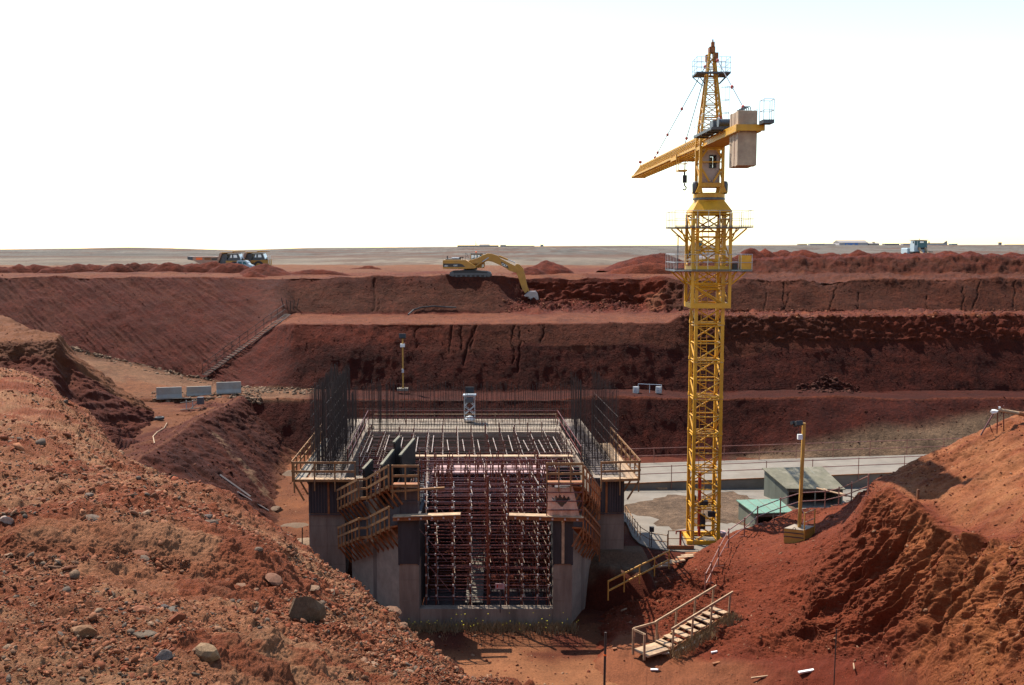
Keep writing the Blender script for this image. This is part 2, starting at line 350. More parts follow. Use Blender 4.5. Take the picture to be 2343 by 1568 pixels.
d += sst(8.2, 9.2, RP) * sst(1550, 1650, U) * (fbm(x / 3.2, y / 9, 3, 13) * .4 + fbm(x / .9, y / .9, 4, 14, .6) * .35)
# cracks down the faces
crk = np.zeros_like(d)
for (cu, r0, r1, wd) in [(853, 7.1, 8.9, .32), (862, 7.1, 7.9, .22), (1052, 5.0, 6., .26), (1029, 4.9, 6, .3), (1078, 4.9, 6., .34), (1064, 4.6, 5.8, .28), (948, 5.1, 6, .16), (1170, 4.6, 6, .2), (1182, 4.4, 5.9, .22), (1235, 5.1, 6, .14),
                         (1790, 7.1, 8.9, .22), (1795, 7.0, 8.2, .22), (1897, 7.1, 8.9, .26), (2228, 7.2, 8.9, .22), (2316, 7.3, 8.9, .22), (1960, 7.0, 8.3, .18), (2120, 7.0, 8.0, .16), (2200, 7, 8.6, .16), (1750, 7.0, 8.5, .16)]:
    c0 = (cu - CX) / FPX * 110; ln = (U - cu) / FPX * y
    off = fbm(RP * 2.3 + cu, RP * 0 + cu, 3, 20) * .42 + (RP - r0) * (.10 + .5 * ((cu * 7) % 10) / 10)
    wv = wd * (1 + .8 * fbm(RP * 4, RP * 0 + cu, 2, 21))
    crk = np.maximum(crk, np.exp(-((ln - off) / np.maximum(wv * .27, .055)) ** 2) * sst(r0 - .05, r0 + .1, RP) * (1 - sst(r1 - .1, r1 + .05, RP)))
d -= crk * .22
X = X + N * d[..., None] * np.where(RP[..., None] < .5, 0, 1)
# soil kinds
C = np.zeros(X.shape) + np.array(RED)
n1 = fbm(x / 6, yy / 6, 4, 41); n2 = fbm(x / 1.3, yy / 1.3, 4, 42)
def over(col, mask): 
    global C
    C = mixc(C, np.zeros(3) + np.array(col), np.clip(mask, 0, 1))
over(DRED, sst(-.25, .3, n1) * .8)
over((.095, .024, .016), sst(1.5, 2.0, RP) * (1 - sst(5.0, 5.3, RP + n1 * .5)) * sst(500, 700, U) * (.8 + n2 * .5))          # lower layers: dark red soil, darkened further in place of shade
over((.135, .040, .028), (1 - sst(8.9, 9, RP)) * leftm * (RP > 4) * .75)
over(GRY, sst(7, 7.15, RP) * (1 - sst(8.95, 9.05, RP)) * (1 - leftm) * (.85 + n2 * .3) * (1 - sst(1120, 1200, U) * (1 - sst(1490, 1545, U))))      # weathered upper face
over((.15, .05, .032), sst(8.1, 8.8, RP + n1 * .3) * (1 - sst(8.95, 9.05, RP)) * (1 - leftm) * (U < 1180) * .65)
over((.155, .075, .053), sst(5.0, 5.12, RP + n1 * .5) * (1 - sst(5.97, 6, RP)) * sst(900, 1150, U + n2 * 120) * (1 - .75 * sst(1750, 2050, U + n1 * 200)) * .8)
over((.17, .068, .048), (1 - sst(8.9, 9, RP)) * leftm * (RP > 4) * sst(.0, .35, fbm(x * .9 + yy * .55, (yy - x * .5) * .16, 3, 3) + n1 * .5) * .8)
over(BEI, sst(5.97, 6.03, RP) * (1 - sst(6.9, 7.02, RP)) * (1 - leftm) * (1 - .75 * sst(1530, 1600, U + n2 * 60)) * (.85 + n2 * .5))
over(RED, sst(6.5, 6.9, RP + n2 * .4) * (1 - sst(6.95, 7.05, RP)) * (1 - leftm) * sst(1130, 1200, U) * .9)
over((.36, .19, .12), sst(1530, 1600, U) * (RP > 5.95) * (RP < 7.02) * sst(-.1, .3, n2) * .7)
over((.11, .034, .023), sst(2.95, 3.02, RP) * (1 - sst(3.95, 4.03, RP)) * sst(690, 760, U + n1 * 60))                                     # lower bench
over(GRV, sst(2.9, 3.0, RP) * (1 - sst(3.95, 4.05, RP)) * (1 - sst(640, 740, U + n1 * 70)) * (.9 + n2 * .4))                       # gravel ramp
over((.40, .27, .18), (RP > 2.95) * (RP < 4) * (1 - sst(540, 620, U)) * sst(.02, .25, n1) * .7)
over((.24, .19, .145), sst(3.88, 3.97, RP + n2 * .06) * (1 - sst(4.05, 4.1, RP + n2 * .12)) * (1 - sst(640, 720, U)) * .9)
over(OLV, sst(1640, 1720, U) * (1 - sst(2.2, 2.5, RP + (1950 - np.clip(U, 1690, 2250)) / 900 + n1 * .12)) * sst(1.2, 1.6, RP) * .9)
over((.36, .22, .145), sst(8.97, 9.03, RP) * (1 - sst(9.9, 10.1, RP + n2 * .4)) * (.45 + .5 * sst(-.2, .2, n1)))
over((.34, .17, .11), np.exp(-((RP - 3.02) / .03) ** 2) * .8)
over((.40, .22, .14), sst(9.9, 10.1, RP) * (U < 1560) * (.6 + n1 * .6))
over((.36, .25, .17), sst(10.9, 11.6, RP + n1 * .6) * (U < 1190) * .9)
over((.165, .085, .066), sst(1550, 1620, U) * sst(9.98, 10.02, RP) * (1 - sst(10.9, 11, RP)) * (.75 + n2 * .7))
over((.18, .092, .066), sst(1550, 1620, U) * sst(9.05, 9.12, RP) * (1 - sst(9.98, 10.0, RP)) * (.85 + n2 * .4))
over((.41, .31, .22), sst(12.2, 12.9, RP + n1 * .4))
over((.30, .095, .055), sst(1430, 1470, U) * (1 - sst(1510, 1530, U)) * (RP > 7.2) * (RP < 9) * .7)
over((.42, .27, .21), sst(1470, 1490, U) * (1 - sst(1512, 1524, U)) * (RP > 7.1) * (RP < 8.3) * sst(-.05, .2, n2))
C *= (1 - .32 * crk)[..., None]
dn = dist[:, None] + 0 * uu[None]; fx, fy = far[..., 0], far[..., 1]
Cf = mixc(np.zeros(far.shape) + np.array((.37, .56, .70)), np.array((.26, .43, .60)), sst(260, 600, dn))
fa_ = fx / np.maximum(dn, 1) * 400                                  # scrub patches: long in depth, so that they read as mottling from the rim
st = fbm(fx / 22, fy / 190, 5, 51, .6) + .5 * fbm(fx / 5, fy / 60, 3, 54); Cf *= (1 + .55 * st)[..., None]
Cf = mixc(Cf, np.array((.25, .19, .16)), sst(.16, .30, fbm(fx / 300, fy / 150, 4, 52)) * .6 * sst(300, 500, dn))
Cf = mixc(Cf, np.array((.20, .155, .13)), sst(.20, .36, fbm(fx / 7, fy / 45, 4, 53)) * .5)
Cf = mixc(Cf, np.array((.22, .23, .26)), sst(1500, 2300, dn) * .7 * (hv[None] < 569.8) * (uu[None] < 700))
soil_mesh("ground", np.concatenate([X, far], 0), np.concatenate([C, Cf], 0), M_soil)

# --- wide sheet under and behind everything (pit floor level, and the ground behind the viewer)
def sheet(name, x0, x1, y0, y1, zf, col, m, nx=2, ny=2, kind='structure'):
    xs = np.linspace(x0, x1, nx); ys = np.linspace(y0, y1, ny); g = np.zeros((ny, nx, 3)); g[..., 0] = xs[None]; g[..., 1] = ys[:, None]
    g[..., 2] = zf(g[..., 0], g[..., 1]); c = col(g[..., 0], g[..., 1]) if callable(col) else np.zeros(g.shape) + np.array(col)
    return soil_mesh(name, g, c, m, kind)
sheet("terrain", -4000, 4000, -4000, .6, lambda x, y: x * 0 + 1.5, (.33, .2, .13), M_soil)
def zfl(x, y):
    b = -14.62 - 1.45 * (1 - sst(53, 57.5, y)) * sst(-12.5, -8.5, x)
    return b + fbm(x / 3, y / 3, 4, 61) * .18 * (1 - sst(56, 60, y) * sst(5, 8, x)) - .12 * sst(5, 8, x) * sst(56, 60, y)
def cfl(x, y):
    n = fbm(x / 3, y / 3, 4, 62); c = mixc(np.zeros(x.shape + (3,)) + np.array((.34, .165, .095)), np.array(RED), sst(-.1, .35, n + .25 * sst(3, 8, x)))
    c = mixc(c, np.array((.62, .37, .24)), (1 - sst(44.5, 47.5, y + n * 3)) * .9)
    return mixc(c, np.array((.50, .27, .15)), (1 - sst(-12, -9, x)) * sst(-.3, .1, n) * .7)
sheet("pit_floor", -28, 45, 30, 92, zfl, cfl, M_hill, 420, 420)

# --- mid embankment on the left
mc = [(-300, [Z(-11, 52), V(1000, 60), V(830, 72), V(790, 74), V(755, 84), V(690, 95), Z(-6, 110)]),
      (0, [Z(-11.5, 53), V(1010, 62), V(835, 73), V(788, 75), V(763, 84), V(722, 95), Z(-8, 106)]),
      (45, [Z(-11.5, 54), V(1010, 63), V(832, 74), V(781, 76), V(766, 83), V(748, 93), Z(-8.6, 105)]),
      (70, [Z(-11.5, 55), V(1010, 64), V(830, 74), V(778, 77), V(766, 83), V(765, 90), Z(-9, 103)]),
      (130, [Z(-11.7, 57), V(1010, 66), V(842, 75), V(773, 78.6), V(768, 83), Z(-6, 90), Z(-10.6, 98)]),
      (152, [Z(-11.7, 58), V(1012, 66.5), V(880, 75.5), V(806, 79), V(792, 83), Z(-7, 89), Z(-10.7, 97)]),
      (200, [Z(-11.8, 59), V(1015, 67), V(932, 74), V(850, 79), V(829, 83), Z(-9, 88), Z(-11.2, 94)]),
      (270, [Z(-11.9, 62), V(1010, 69.5), V(962, 75), V(900, 80), V(878, 82.5), Z(-10.6, 86), Z(-11.6, 92)]),
      (350, [Z(-12, 74), Z(-10.9, 78), Z(-10.5, 80), V(939, 82), V(936, 82.5), Z(-10.8, 84), Z(-11.8, 90)])]
X, rp, uu = loft(mc, [10, 90, 60, 30, 30, 16], 330)
N = normals(X); x, y, z = X[..., 0], X[..., 1], X[..., 2]; RP = rp[:, None] + 0 * uu[None]; U = uu[None] + 0 * rp[:, None]
dg = (x - y * .25) * 1.15
d = fbm(x / 5, (y + z) / 5, 4, 71) * .5 + fbm(dg, (y + x) * .16, 4, 72) * .34 * (RP < 3.2) + fbm(x / .8, (y + z) / .8, 4, 73, .6) * .26
X = X + N * d[..., None]
C = mixc(np.zeros(X.shape) + np.array((.225, .07, .045)), np.array(DRED), sst(-.2, .3, fbm(dg, (y + x) * .16, 4, 72)) * .8)
C = mixc(C, np.array((.42, .24, .15)), sst(2.85, 3.05, RP + fbm(x / 3, y / 3, 3, 75) * .25) * .85)
C = mixc(C, np.array((.30, .17, .115)), sst(2.1, 2.5, RP + fbm(x / 2, y / 2, 3, 75) * .4) * (1 - sst(2.9, 3.05, RP)) * (1 - sst(120, 190, U)) * .8)
soil_mesh("embankment", X, C, M_hill)

# --- ridge, the path beside it and its flank down to the pit floor
def sec(Y, crest_x, cz, tx, fz=-14.75, pz=0.):
    m = lambda t: (crest_x + (tx - crest_x) * t, Y, cz + (fz - cz) * t)
    return [(-48, Y, -10.9 + pz), (-27.5 if Y > 66 else -29, Y, -10.75 + pz), (crest_x - 1.7, Y, -10.5 + pz), (crest_x - .6, Y, cz - .08), (crest_x, Y, cz), (crest_x + .5, Y, cz - .2), m(.3), m(.65), (tx, Y, fz), (tx + 4, Y, -15.6)]
S = [sec(36, -21, -9.5, -8, -15.5), sec(50, -22, -9.5, -10.5), sec(60, -22.9, -9.5, -13.3), sec(68, -23.5, -9.72, -16), sec(76, -24.2, -9.82, -17.6), sec(83, -24.2, -9.9, -18.6, pz=.2), sec(90, -24.4, -10.12, -18.9, pz=.62)]
S = np.array(S); rq = np.linspace(36, 90, 420)
B = pchip([36, 50, 60, 68, 76, 83, 90], S, rq)
cq = np.concatenate([np.linspace(i, i + 1, n_, endpoint=False) for i, n_ in enumerate([14, 40, 14, 10, 10, 40, 50, 50, 14])] + [[9]])
X = pchip(np.arange(10), B.transpose(1, 0, 2), cq).transpose(1, 0, 2)
N = normals(X); x, y, z = X[..., 0], X[..., 1], X[..., 2]; RP = cq[None] + 0 * rq[:, None]
flank = sst(4.6, 5.5, RP)
stn = fbm((y + x * .35) * 1.25, (x - z) * .13, 4, 81)
d = fbm(x / 4, y / 4, 4, 82) * .3 + stn * .36 * flank + fbm(x / .7, (y + z) / .7, 4, 83, .6) * .15
X = X + N * d[..., None]
C = mixc(np.zeros(X.shape) + np.array((.185, .058, .038)), np.array((.10, .028, .02)), sst(-.2, .3, stn) * flank * .9)
C = mixc(C, np.array((.40, .215, .135)), (1 - sst(2.7, 3.2, RP + fbm(x / 2, y / 2, 4, 84) * .7)) * sst(-.35, .1, fbm(x / 3, y / 3, 4, 85)) * .9)
C = mixc(C, np.array((.34, .17, .11)), np.exp(-((RP - 3.9) / .3) ** 2) * .7)
C = mixc(C, np.array((.36, .19, .115)), sst(7.5, 8.1, RP + stn * .5) * .8)
# washed-out cement spill down the flank
pa, pb = P(497, 1085, 74.5), P(610, 1165, 69.5)
t = np.clip(((x - pa[0]) * (pb[0] - pa[0]) + (y - pa[1]) * (pb[1] - pa[1])) / ((pb[0] - pa[0]) ** 2 + (pb[1] - pa[1]) ** 2), 0, 1)
dd = np.hypot(x - pa[0] - t * (pb[0] - pa[0]), y - pa[1] - t * (pb[1] - pa[1])) + fbm(x / .6, y / .6, 3, 88) * .5
C = mixc(C, np.array((.40, .33, .28)), (1 - sst(.25, .6, dd)) * sst(-.25, .1, fbm(x * 2.2, y * 2.2, 3, 89)) * .9)
soil_mesh("ridge", X, C, M_hill)

# --- hill and eroded bank on the right
hc = [(1330, [Z(-17.2, 40), Z(-17, 44), Z(-16.8, 46), Z(-16.7, 48), Z(-16.7, 50), Z(-16.8, 52), Z(-17, 54), Z(-17.5, 60)]),
      (1420, [Z(-16.5, 40), V(1452, 47), V(1425, 49), V(1405, 50.5), V(1390, 51.5), V(1380, 52.3), V(1372, 53), Z(-17, 56)]),
      (1500, [Z(-16.2, 40), V(1457, 46.5), V(1420, 48.8), V(1390, 50.2), V(1360, 51.8), V(1335, 53), V(1316, 54.2), Z(-16.5, 57)]),
      (1600, [Z(-16.05, 40), V(1492, 44.5), V(1432, 47), V(1370, 49.8), V(1322, 52), V(1290, 53.8), V(1264, 55.5), Z(-15.8, 58)]),
      (1700, [Z(-16.0, 40), V(1505, 43), V(1445, 45), V(1372, 48), V(1300, 51), V(1250, 54), V(1214, 56.5), Z(-15, 60)]),
      (1800, [Z(-15.9, 39.5), V(1512, 42), V(1462, 44), V(1385, 46.5), V(1270, 50), V(1212, 55), V(1178, 57.6), Z(-15, 61)]),
      (1870, [Z(-15.8, 39), V(1515, 41.5), V(1472, 43.2), V(1345, 46.6), V(1238, 50.2), V(1183, 56.8), V(1160, 58.6), Z(-15, 62)]),
      (1950, [Z(-15.6, 37), V(1522, 40), V(1470, 41.6), V(1345, 44.2), V(1205, 47.2), V(1160, 52.5), V(1140, 58), Z(-14.8, 63)]),
      (1990, [Z(-15.4, 36.5), V(1530, 39), V(1465, 41), V(1320, 43.6), V(1165, 46.3), V(1122, 48.8), V(1104, 51), Z(-14.8, 61)]),
      (2050, [Z(-15, 35), V(1540, 37), V(1450, 39.8), V(1300, 42.4), V(1142, 45), V(1095, 48), V(1074, 50), Z(-14.5, 60)]),
      (2150, [Z(-14.5, 32), V(1560, 33), V(1425, 36.8), V(1290, 39.5), V(1200, 41.5), V(1085, 46), V(1030, 49), Z(-14, 60)]),
      (2230, [Z(-13, 29.5), V(1565, 30.5), V(1430, 33.6), V(1300, 36), V(1240, 37.6), V(1080, 44), V(1000, 48.5), Z(-13.5, 62)]),
      (2342, [Z(-11, 26), V(1568, 27.5), V(1420, 30), V(1295, 32), V(1240, 34), V(1080, 41), V(958, 48), Z(-13, 64)]),
      (2700, [Z(-9, 22), Z(-7.5, 24), Z(-6.8, 27), Z(-6.2, 30), Z(-5.8, 33), Z(-5, 41), Z(-4, 50), Z(-10, 66)])]
X, rp, uu = loft(hc, [20, 130, 170, 170, 130, 110, 60], 1050)
N = normals(X); x, y, z = X[..., 0], X[..., 1], X[..., 2]; RP = rp[:, None] + 0 * uu[None]; U = uu[None] + 0 * rp[:, None]
# gullies run down the line of steepest slope: towards the lower left
g1 = fbm(x / 5, y / 5, 3, 90) * 1.3 + fbm(x / 1.2, y / 1.2, 3, 190) * .55; cr_ = (x * .62 + y * .78) + g1; al = (x * .78 - y * .62)
rid = lambda f, s, o=4: 1 - 2 * np.abs(fbm(cr_ * f, al * f * .27 + s, o, s, .6))
gl = sst(1.0, 1.7, RP + .25 * fbm(x / 1.5, y / 1.5, 3, 99)) * (1 - sst(3.75, 4.15, RP + .35 * fbm(x / 2, y / 2, 3, 91))) * sst(-90, 70, U - (1665 + (RP - 1) * 100) + 60 * fbm(x / 2, y / 2, 3, 199))
gl2 = (1 - sst(3.9, 4.9, RP)) * sst(1.2, 1.6, RP) * (1 - sst(1600, 1720, U))
d = fbm(x / 4, y / 4, 4, 93) * .34 + fbm(x / 1.1, y / 1.1, 4, 94) * .11 + (fbm(x / .42, (y + z) / .42, 4, 97, .65) * .16 + np.clip(fbm(x / .5, (y - z) / .5, 3, 197) - .1, 0, 1) * .22) * (.42 + .58 * np.clip(gl + gl2, 0, 1))
gul = rid(.55, 95) * .6 + rid(1.3, 96) * .35
d += (gl * 1.0 + gl2 * .45) * (gul * 1.0 - .25)
d += np.exp(-((RP - 3.95) / .12) ** 2) * sst(1900, 2000, U) * .25 * (1 + fbm(x, y, 2, 98))
d += sst(4.2, 4.8, RP) * sst(1990, 2100, U) * (fbm(x / 3.5, y / 1.1, 4, 101) * .20 + fbm(x / 1.0, y / .45, 4, 105, .6) * .09 + np.clip(fbm(x / .7, y / .7, 3, 205) - .2, 0, 1) * .25)
X = X + N * d[..., None]
n1 = fbm(x / 3, y / 3, 4, 102); n2 = fbm(x / .8, y / .8, 4, 103)
C = np.zeros(X.shape) + np.array((.29, .085, .045))
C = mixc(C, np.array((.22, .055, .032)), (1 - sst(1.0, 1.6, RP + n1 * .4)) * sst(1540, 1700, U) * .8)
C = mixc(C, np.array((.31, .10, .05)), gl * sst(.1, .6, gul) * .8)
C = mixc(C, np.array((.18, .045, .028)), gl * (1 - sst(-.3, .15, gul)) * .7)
C = mixc(C, np.array((.54, .30, .17)), sst(4.05, 4.5, RP + n1 * .35) * sst(1960, 2090, U) * (.65 + n2 * .6))
C = mixc(C, np.array((.50, .24, .115)), sst(2020, 2300, U + RP * 20 + n1 * 160) * (1 - sst(3.7, 4.1, RP)) * (.7 + n2 * .6))
C = mixc(C, np.array((.33, .115, .065)), (1 - sst(1950, 2000, U)) * sst(4.0, 4.4, RP + n1 * .3) * (.5 + n2 * .8))
C = mixc(C, np.array((.40, .21, .13)), (1 - sst(.75, 1.15, RP + n1 * .5)) * (1 - sst(1650, 1900, U + n1 * 200)) * .8)
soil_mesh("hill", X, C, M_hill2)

# --- stony mound in the foreground, where the viewer stands
nc_ = [(-6000, [Z(1.6, 1.0), Z(1.6, 3.4), Z(1.4, 5), Z(1.25, 6.4), Z(1.2, 7.2), Z(.95, 12), Z(.9, 24), Z(-5, 32), Z(-11.5, 45)]),
       (-520, [Z(1.6, 1.0), V(1600, 3.4), V(1400, 5), V(1260, 6.4), V(1180, 7.2), V(1000, 12), V(790, 24), Z(-5, 32), Z(-11.5, 45)]),
       (0, [Z(1.6, 1.0), V(1568, 3.6), V(1400, 5.0), V(1272, 6.5), V(1192, 7.0), V(1020, 11), V(857, 21.5), Z(-4.5, 29), Z(-12, 43)]),
       (84, [Z(1.6, 1.0), V(1568, 3.65), V(1405, 5.0), V(1272, 6.55), V(1196, 7.05), V(1040, 10.8), V(872, 20.5), Z(-4.5, 28), Z(-12, 42)]),
       (151, [Z(1.6, 1.0), V(1568, 3.7), V(1410, 5.0), V(1272, 6.6), V(1199, 7.1), V(1060, 10.6), V(926, 18.8), Z(-4.5, 27), Z(-12, 41)]),
       (300, [Z(1.6, 1.0), V(1568, 3.8), V(1420, 5.0), V(1276, 6.7), V(1208, 7.2), V(1120, 10.4), V(1054, 16), Z(-4.8, 23), Z(-13, 36)]),
       (404, [Z(1.6, 1.0), V(1568, 3.9), V(1428, 5.1), V(1290, 6.8), V(1232, 7.3), V(1160, 10.2), V(1108, 15), Z(-5, 22), Z(-14, 35)]),
       (463, [Z(1.6, 1.0), V(1568, 4.0), V(1432, 5.1), V(1302, 6.8), V(1250, 7.3), V(1178, 10), V(1122, 14.3), Z(-5.2, 21), Z(-14.5, 34)]),
       (600, [Z(1.6, 1.0), V(1568, 4.3), V(1455, 5.3), V(1345, 6.9), V(1310, 7.4), V(1262, 9.5), V(1217, 12.8), Z(-5.5, 19), Z(-15, 32)]),
       (716, [Z(1.6, 1.0), V(1568, 4.6), V(1485, 5.5), V(1405, 6.8), V(1378, 7.3), V(1336, 9), V(1300, 11.4), Z(-5.5, 17.5), Z(-15.5, 30)]),
       (783, [Z(1.6, 1.0), V(1568, 4.8), V(1502, 5.6), V(1442, 6.6), V(1416, 7.2), V(1380, 8.6), V(1346, 10.5), Z(-5.3, 16.5), Z(-16, 29)]),
       (930, [Z(1.55, 1.0), V(1568, 5.6), V(1532, 6.2), V(1507, 6.8), V(1487, 7.3), V(1463, 8.1), V(1441, 9), Z(-5.2, 14.5), Z(-17, 27)]),
       (1110, [Z(1.5, 1.0), V(1604, 5.6), V(1596, 6.0), V(1588, 6.4), V(1582, 6.8), V(1576, 7.1), V(1568, 7.5), Z(-5, 13), Z(-17, 26)]),
       (1400, [Z(1.4, 1.0), Z(.55, 4.8), Z(.38, 5.3), Z(.2, 5.8), Z(.02, 6.3), Z(-.25, 6.9), Z(-.6, 7.9), Z(-4.6, 12), Z(-17, 25)]),
       (2000, [Z(1.4, 1.0), Z(.5, 4.8), Z(.33, 5.3), Z(.15, 5.8), Z(-.03, 6.3), Z(-.3, 6.9), Z(-.66, 7.9), Z(-4.6, 12), Z(-17, 25)]),
       (2900, [Z(1.4, 1.0), Z(.5, 4.8), Z(.33, 5.3), Z(.15, 5.8), Z(-.03, 6.3), Z(-.3, 6.9), Z(-.66, 7.9), Z(-4.6, 12), Z(-17, 25)])]
uq = np.concatenate([np.linspace(-6000, -520, 150, endpoint=False), np.linspace(-520, 0, 160, endpoint=False), np.linspace(0, 1150, 900), np.linspace(1156, 2900, 180)])
X, rp, uu = loft(nc_, [24, 150, 130, 90, 160, 130, 40, 24], 0, uq=uq)
N = normals(X); x, y, z = X[..., 0], X[..., 1], X[..., 2]; RP = rp[:, None] + 0 * uu[None]; U = uu[None] + 0 * rp[:, None]
fa = np.clip(y / 7, .7, 2.2)
d = fbm(x / 2.2, y / 2.2, 3, 111) * .16 * fa + fbm(x / .55, y / .55, 4, 112) * .075 + fbm(x / .13, y / .13, 5, 113, .66) * .042
cl = np.clip(fbm(x / .42, y / .42, 4, 114, .6) - .12, 0, 1); d += cl * .10                                     # clods
cl2 = np.clip(fbm(x / .11, y / .11, 2, 115) - .15, 0, 1); d += cl2 * .07
scarp = np.exp(-((RP - 3.5) / .5) ** 2) * (1 - sst(560, 720, U)); d -= scarp * .05
X = X + N * d[..., None] * (sst(.1, .8, RP) + .0)[..., None]
n1 = fbm(x / 1.4, y / 1.4, 4, 121); n2 = fbm(x / .3, y / .3, 4, 122)
C = mixc(np.zeros(X.shape) + np.array((.48, .26, .165)), np.array((.36, .13, .07)), sst(-.15, .3, n1 + .25 * (cl > .02)))
C = mixc(C, np.array((.58, .40, .28)), sst(.0, .32, n2 - n1 * .5) * .7)
C = mixc(C, np.array((.36, .135, .07)), scarp * .8)
C = mixc(C, np.array((.34, .115, .06)), sst(5.85, 6.1, RP) * .7)
soil_mesh("mound", X, C, M_near)
N_near = normals(X)

# ------------------------------------------------------------------ lookups and stones
PUV = {}
def ground_at(u, v, names=("mound", "hill", "ridge", "embankment", "pit_floor", "ground"), tol=7):
    """nearest terrain point seen at photograph pixel (u, v)"""
    best = None
    for nme in names:
        if nme not in PATCH: continue
        if nme not in PUV:
            Xp = PATCH[nme].reshape(-1, 3); Xp = Xp[Xp[:, 1] > 2]; a_, b_ = proj(Xp); PUV[nme] = (Xp, a_, b_)
        Xp, a_, b_ = PUV[nme]; k = np.nonzero((np.abs(a_ - u) < tol) & (np.abs(b_ - v) < tol))[0]
        if len(k) == 0: continue
        dd = np.hypot(a_[k] - u, b_[k] - v); yk = Xp[k, 1]; ok = k[(yk < yk.min() * 1.06 + .2)]
        j = ok[np.argmin(np.hypot(a_[ok] - u, b_[ok] - v))]; p = Xp[j]
        if best is None or p[1] < best[1]: best = p
    if best is None: best = G(u, v, -14.6)
    return np.array(best)
def ico():
    import bmesh
    bm = bmesh.new(); bmesh.ops.create_icosphere(bm, subdivisions=2, radius=1.0)
    v = np.array([p.co[:] for p in bm.verts]); f = np.array([[q.index for q in p.verts] for p in bm.faces]); bm.free(); return v, f
IV, IF = ico()
def ico1():
    import bmesh
    bm = bmesh.new(); bmesh.ops.create_icosphere(bm, subdivisions=1, radius=1.0)
    v = np.array([p.co[:] for p in bm.verts]); f = np.array([[q.index for q in p.verts] for p in bm.faces]); bm.free(); return v, f
IV1, IF1 = ico1()
def rockform(seed, base=IV, k=9, rough=.10):
    """an angular stone: a ball cut by random planes"""
    r = np.random.default_rng(seed); v = base.copy()
    for _ in range(k):
        n = r.normal(size=3); n /= np.linalg.norm(n); o = r.uniform(.45, .85); s = v @ n
        v = v - np.maximum(s - o, 0)[:, None] * n[None]
    v = v * (1 + rough * r.normal(size=(len(v), 1)) * .4); v = v * np.array([r.uniform(.8, 1.25), r.uniform(.65, 1.0), r.uniform(.45, .75)])
    return v / np.abs(v).max()
STONE_COL = [(.44, .29, .21), (.36, .20, .14), (.30, .25, .20), (.24, .215, .19), (.46, .33, .24), (.19, .18, .175), (.40, .17, .10), (.34, .13, .075), (.38, .12, .06), (.36, .15, .085), (.46, .24, .15)] + [(.42, .19, .11), (.38, .145, .08), (.48, .25, .155), (.44, .21, .125)] * 3
def scatter(name, Pts, sizes, parent=None, cols=STONE_COL, m=M_rock, kind='stuff', seed=3, big=False):
    r = np.random.default_rng(seed); B0, F0 = (IV, IF) if big else (IV1, IF1); n = len(Pts)
    forms = [rockform(100 + s, B0, 6, .16) for s in range(14)]
    fi = r.integers(0, len(forms), n); ang = r.uniform(0, 2 * np.pi, n); tl = r.normal(0, .35, (n, 2))
    FV = np.array(forms)[fi]; c, s_ = np.cos(ang)[:, None], np.sin(ang)[:, None]
    x = FV[..., 0] * c - FV[..., 1] * s_; y = FV[..., 0] * s_ + FV[..., 1] * c; z = FV[..., 2] + x * tl[:, :1] + y * tl[:, 1:]
    v = np.stack([x, y, z], 2) * np.asarray(sizes)[:, None, None] + np.asarray(Pts)[:, None, :]
    nv = FV.shape[1]; f = F0[None] + (np.arange(n) * nv)[:, None, None]
    me = bpy.data.meshes.new(name); me.vertices.add(n * nv); me.vertices.foreach_set("co", v.reshape(-1).astype(np.float32))
    nf = n * len(F0); me.loops.add(nf * 3); me.loops.foreach_set("vertex_index", f.reshape(-1).astype(np.int32)); me.polygons.add(nf)
    me.polygons.foreach_set("loop_start", np.arange(nf, dtype=np.int32) * 3); me.polygons.foreach_set("loop_total", np.full(nf, 3, np.int32))
    me.update(calc_edges=True)
    cc = np.array(cols)[r.integers(0, len(cols), n)] * r.uniform(.75, 1.2, (n, 1)); cc = np.repeat(cc, nv, 0)
    a = me.color_attributes.new("Col", 'FLOAT_COLOR', 'POINT'); a.data.foreach_set("color", np.concatenate([cc, np.ones((len(cc), 1))], 1).reshape(-1).astype(np.float32))
    o = put(name, me, parent, m)
    if kind: o["kind"] = kind
    return o
def pick(name, n, sel, seed=1):
    r = np.random.default_rng(seed); Xp = PATCH[name].reshape(-1, 3); a_, b_ = proj(Xp); k = np.nonzero(sel(Xp, a_, b_))[0]
    return Xp[r.choice(k, n, replace=True)]
r_ = np.random.default_rng(5)
p1 = pick("mound", 52000, lambda X, u, v: (X[:, 1] > 3) & (X[:, 1] < 24) & (u > -250) & (u < 1250) & (fbm(X[:, 0] / 1.1, X[:, 1] / 1.1, 3, 131) > -.22 + .25 * ((v > 1195) & (v < 1275) & (u < 520))), 2)
p1 = p1 + r_.normal(0, .01, p1.shape); s1 = np.clip(r_.lognormal(-5.05, .62, len(p1)), .004, .034) * np.clip(p1[:, 1] / 6.0, .8, 2.6)
p1[:, 2] -= s1 * .12; tag(scatter("gravel", p1, s1), "loose stones and gravel strewn over the reddish mound in the foreground", "gravel")
p2 = pick("hill", 16000, lambda X, u, v: (u > 1380) & (u < 2450) & (X[:, 1] > 26), 3); s2 = np.clip(r_.lognormal(-3.75, .6, len(p2)), .012, .14)
tag(scatter("rubble", p2, s2, cols=[(.33, .12, .07), (.28, .085, .05), (.38, .18, .10), (.30, .10, .055), (.33, .12, .07), (.28, .085, .05), (.30, .10, .055), (.55, .42, .34)], seed=5, m=M_hill2), "scattered clods and pebbles on the eroded right hill", "rubble")
p3 = np.concatenate([pick("ground", 1500, lambda X, u, v: (u > 1545) & (u < 2400) & (np.abs(v - 717) < 9) & (X[:, 1] < 116), 4),
                     pick("ground", 1300, lambda X, u, v: (u > 1150) & (u < 1500) & (v > 684) & (v < 716) & (X[:, 1] > 98) & (X[:, 1] < 124), 5)])
s3 = np.clip(r_.lognormal(-2.55, .5, len(p3)), .04, .3)
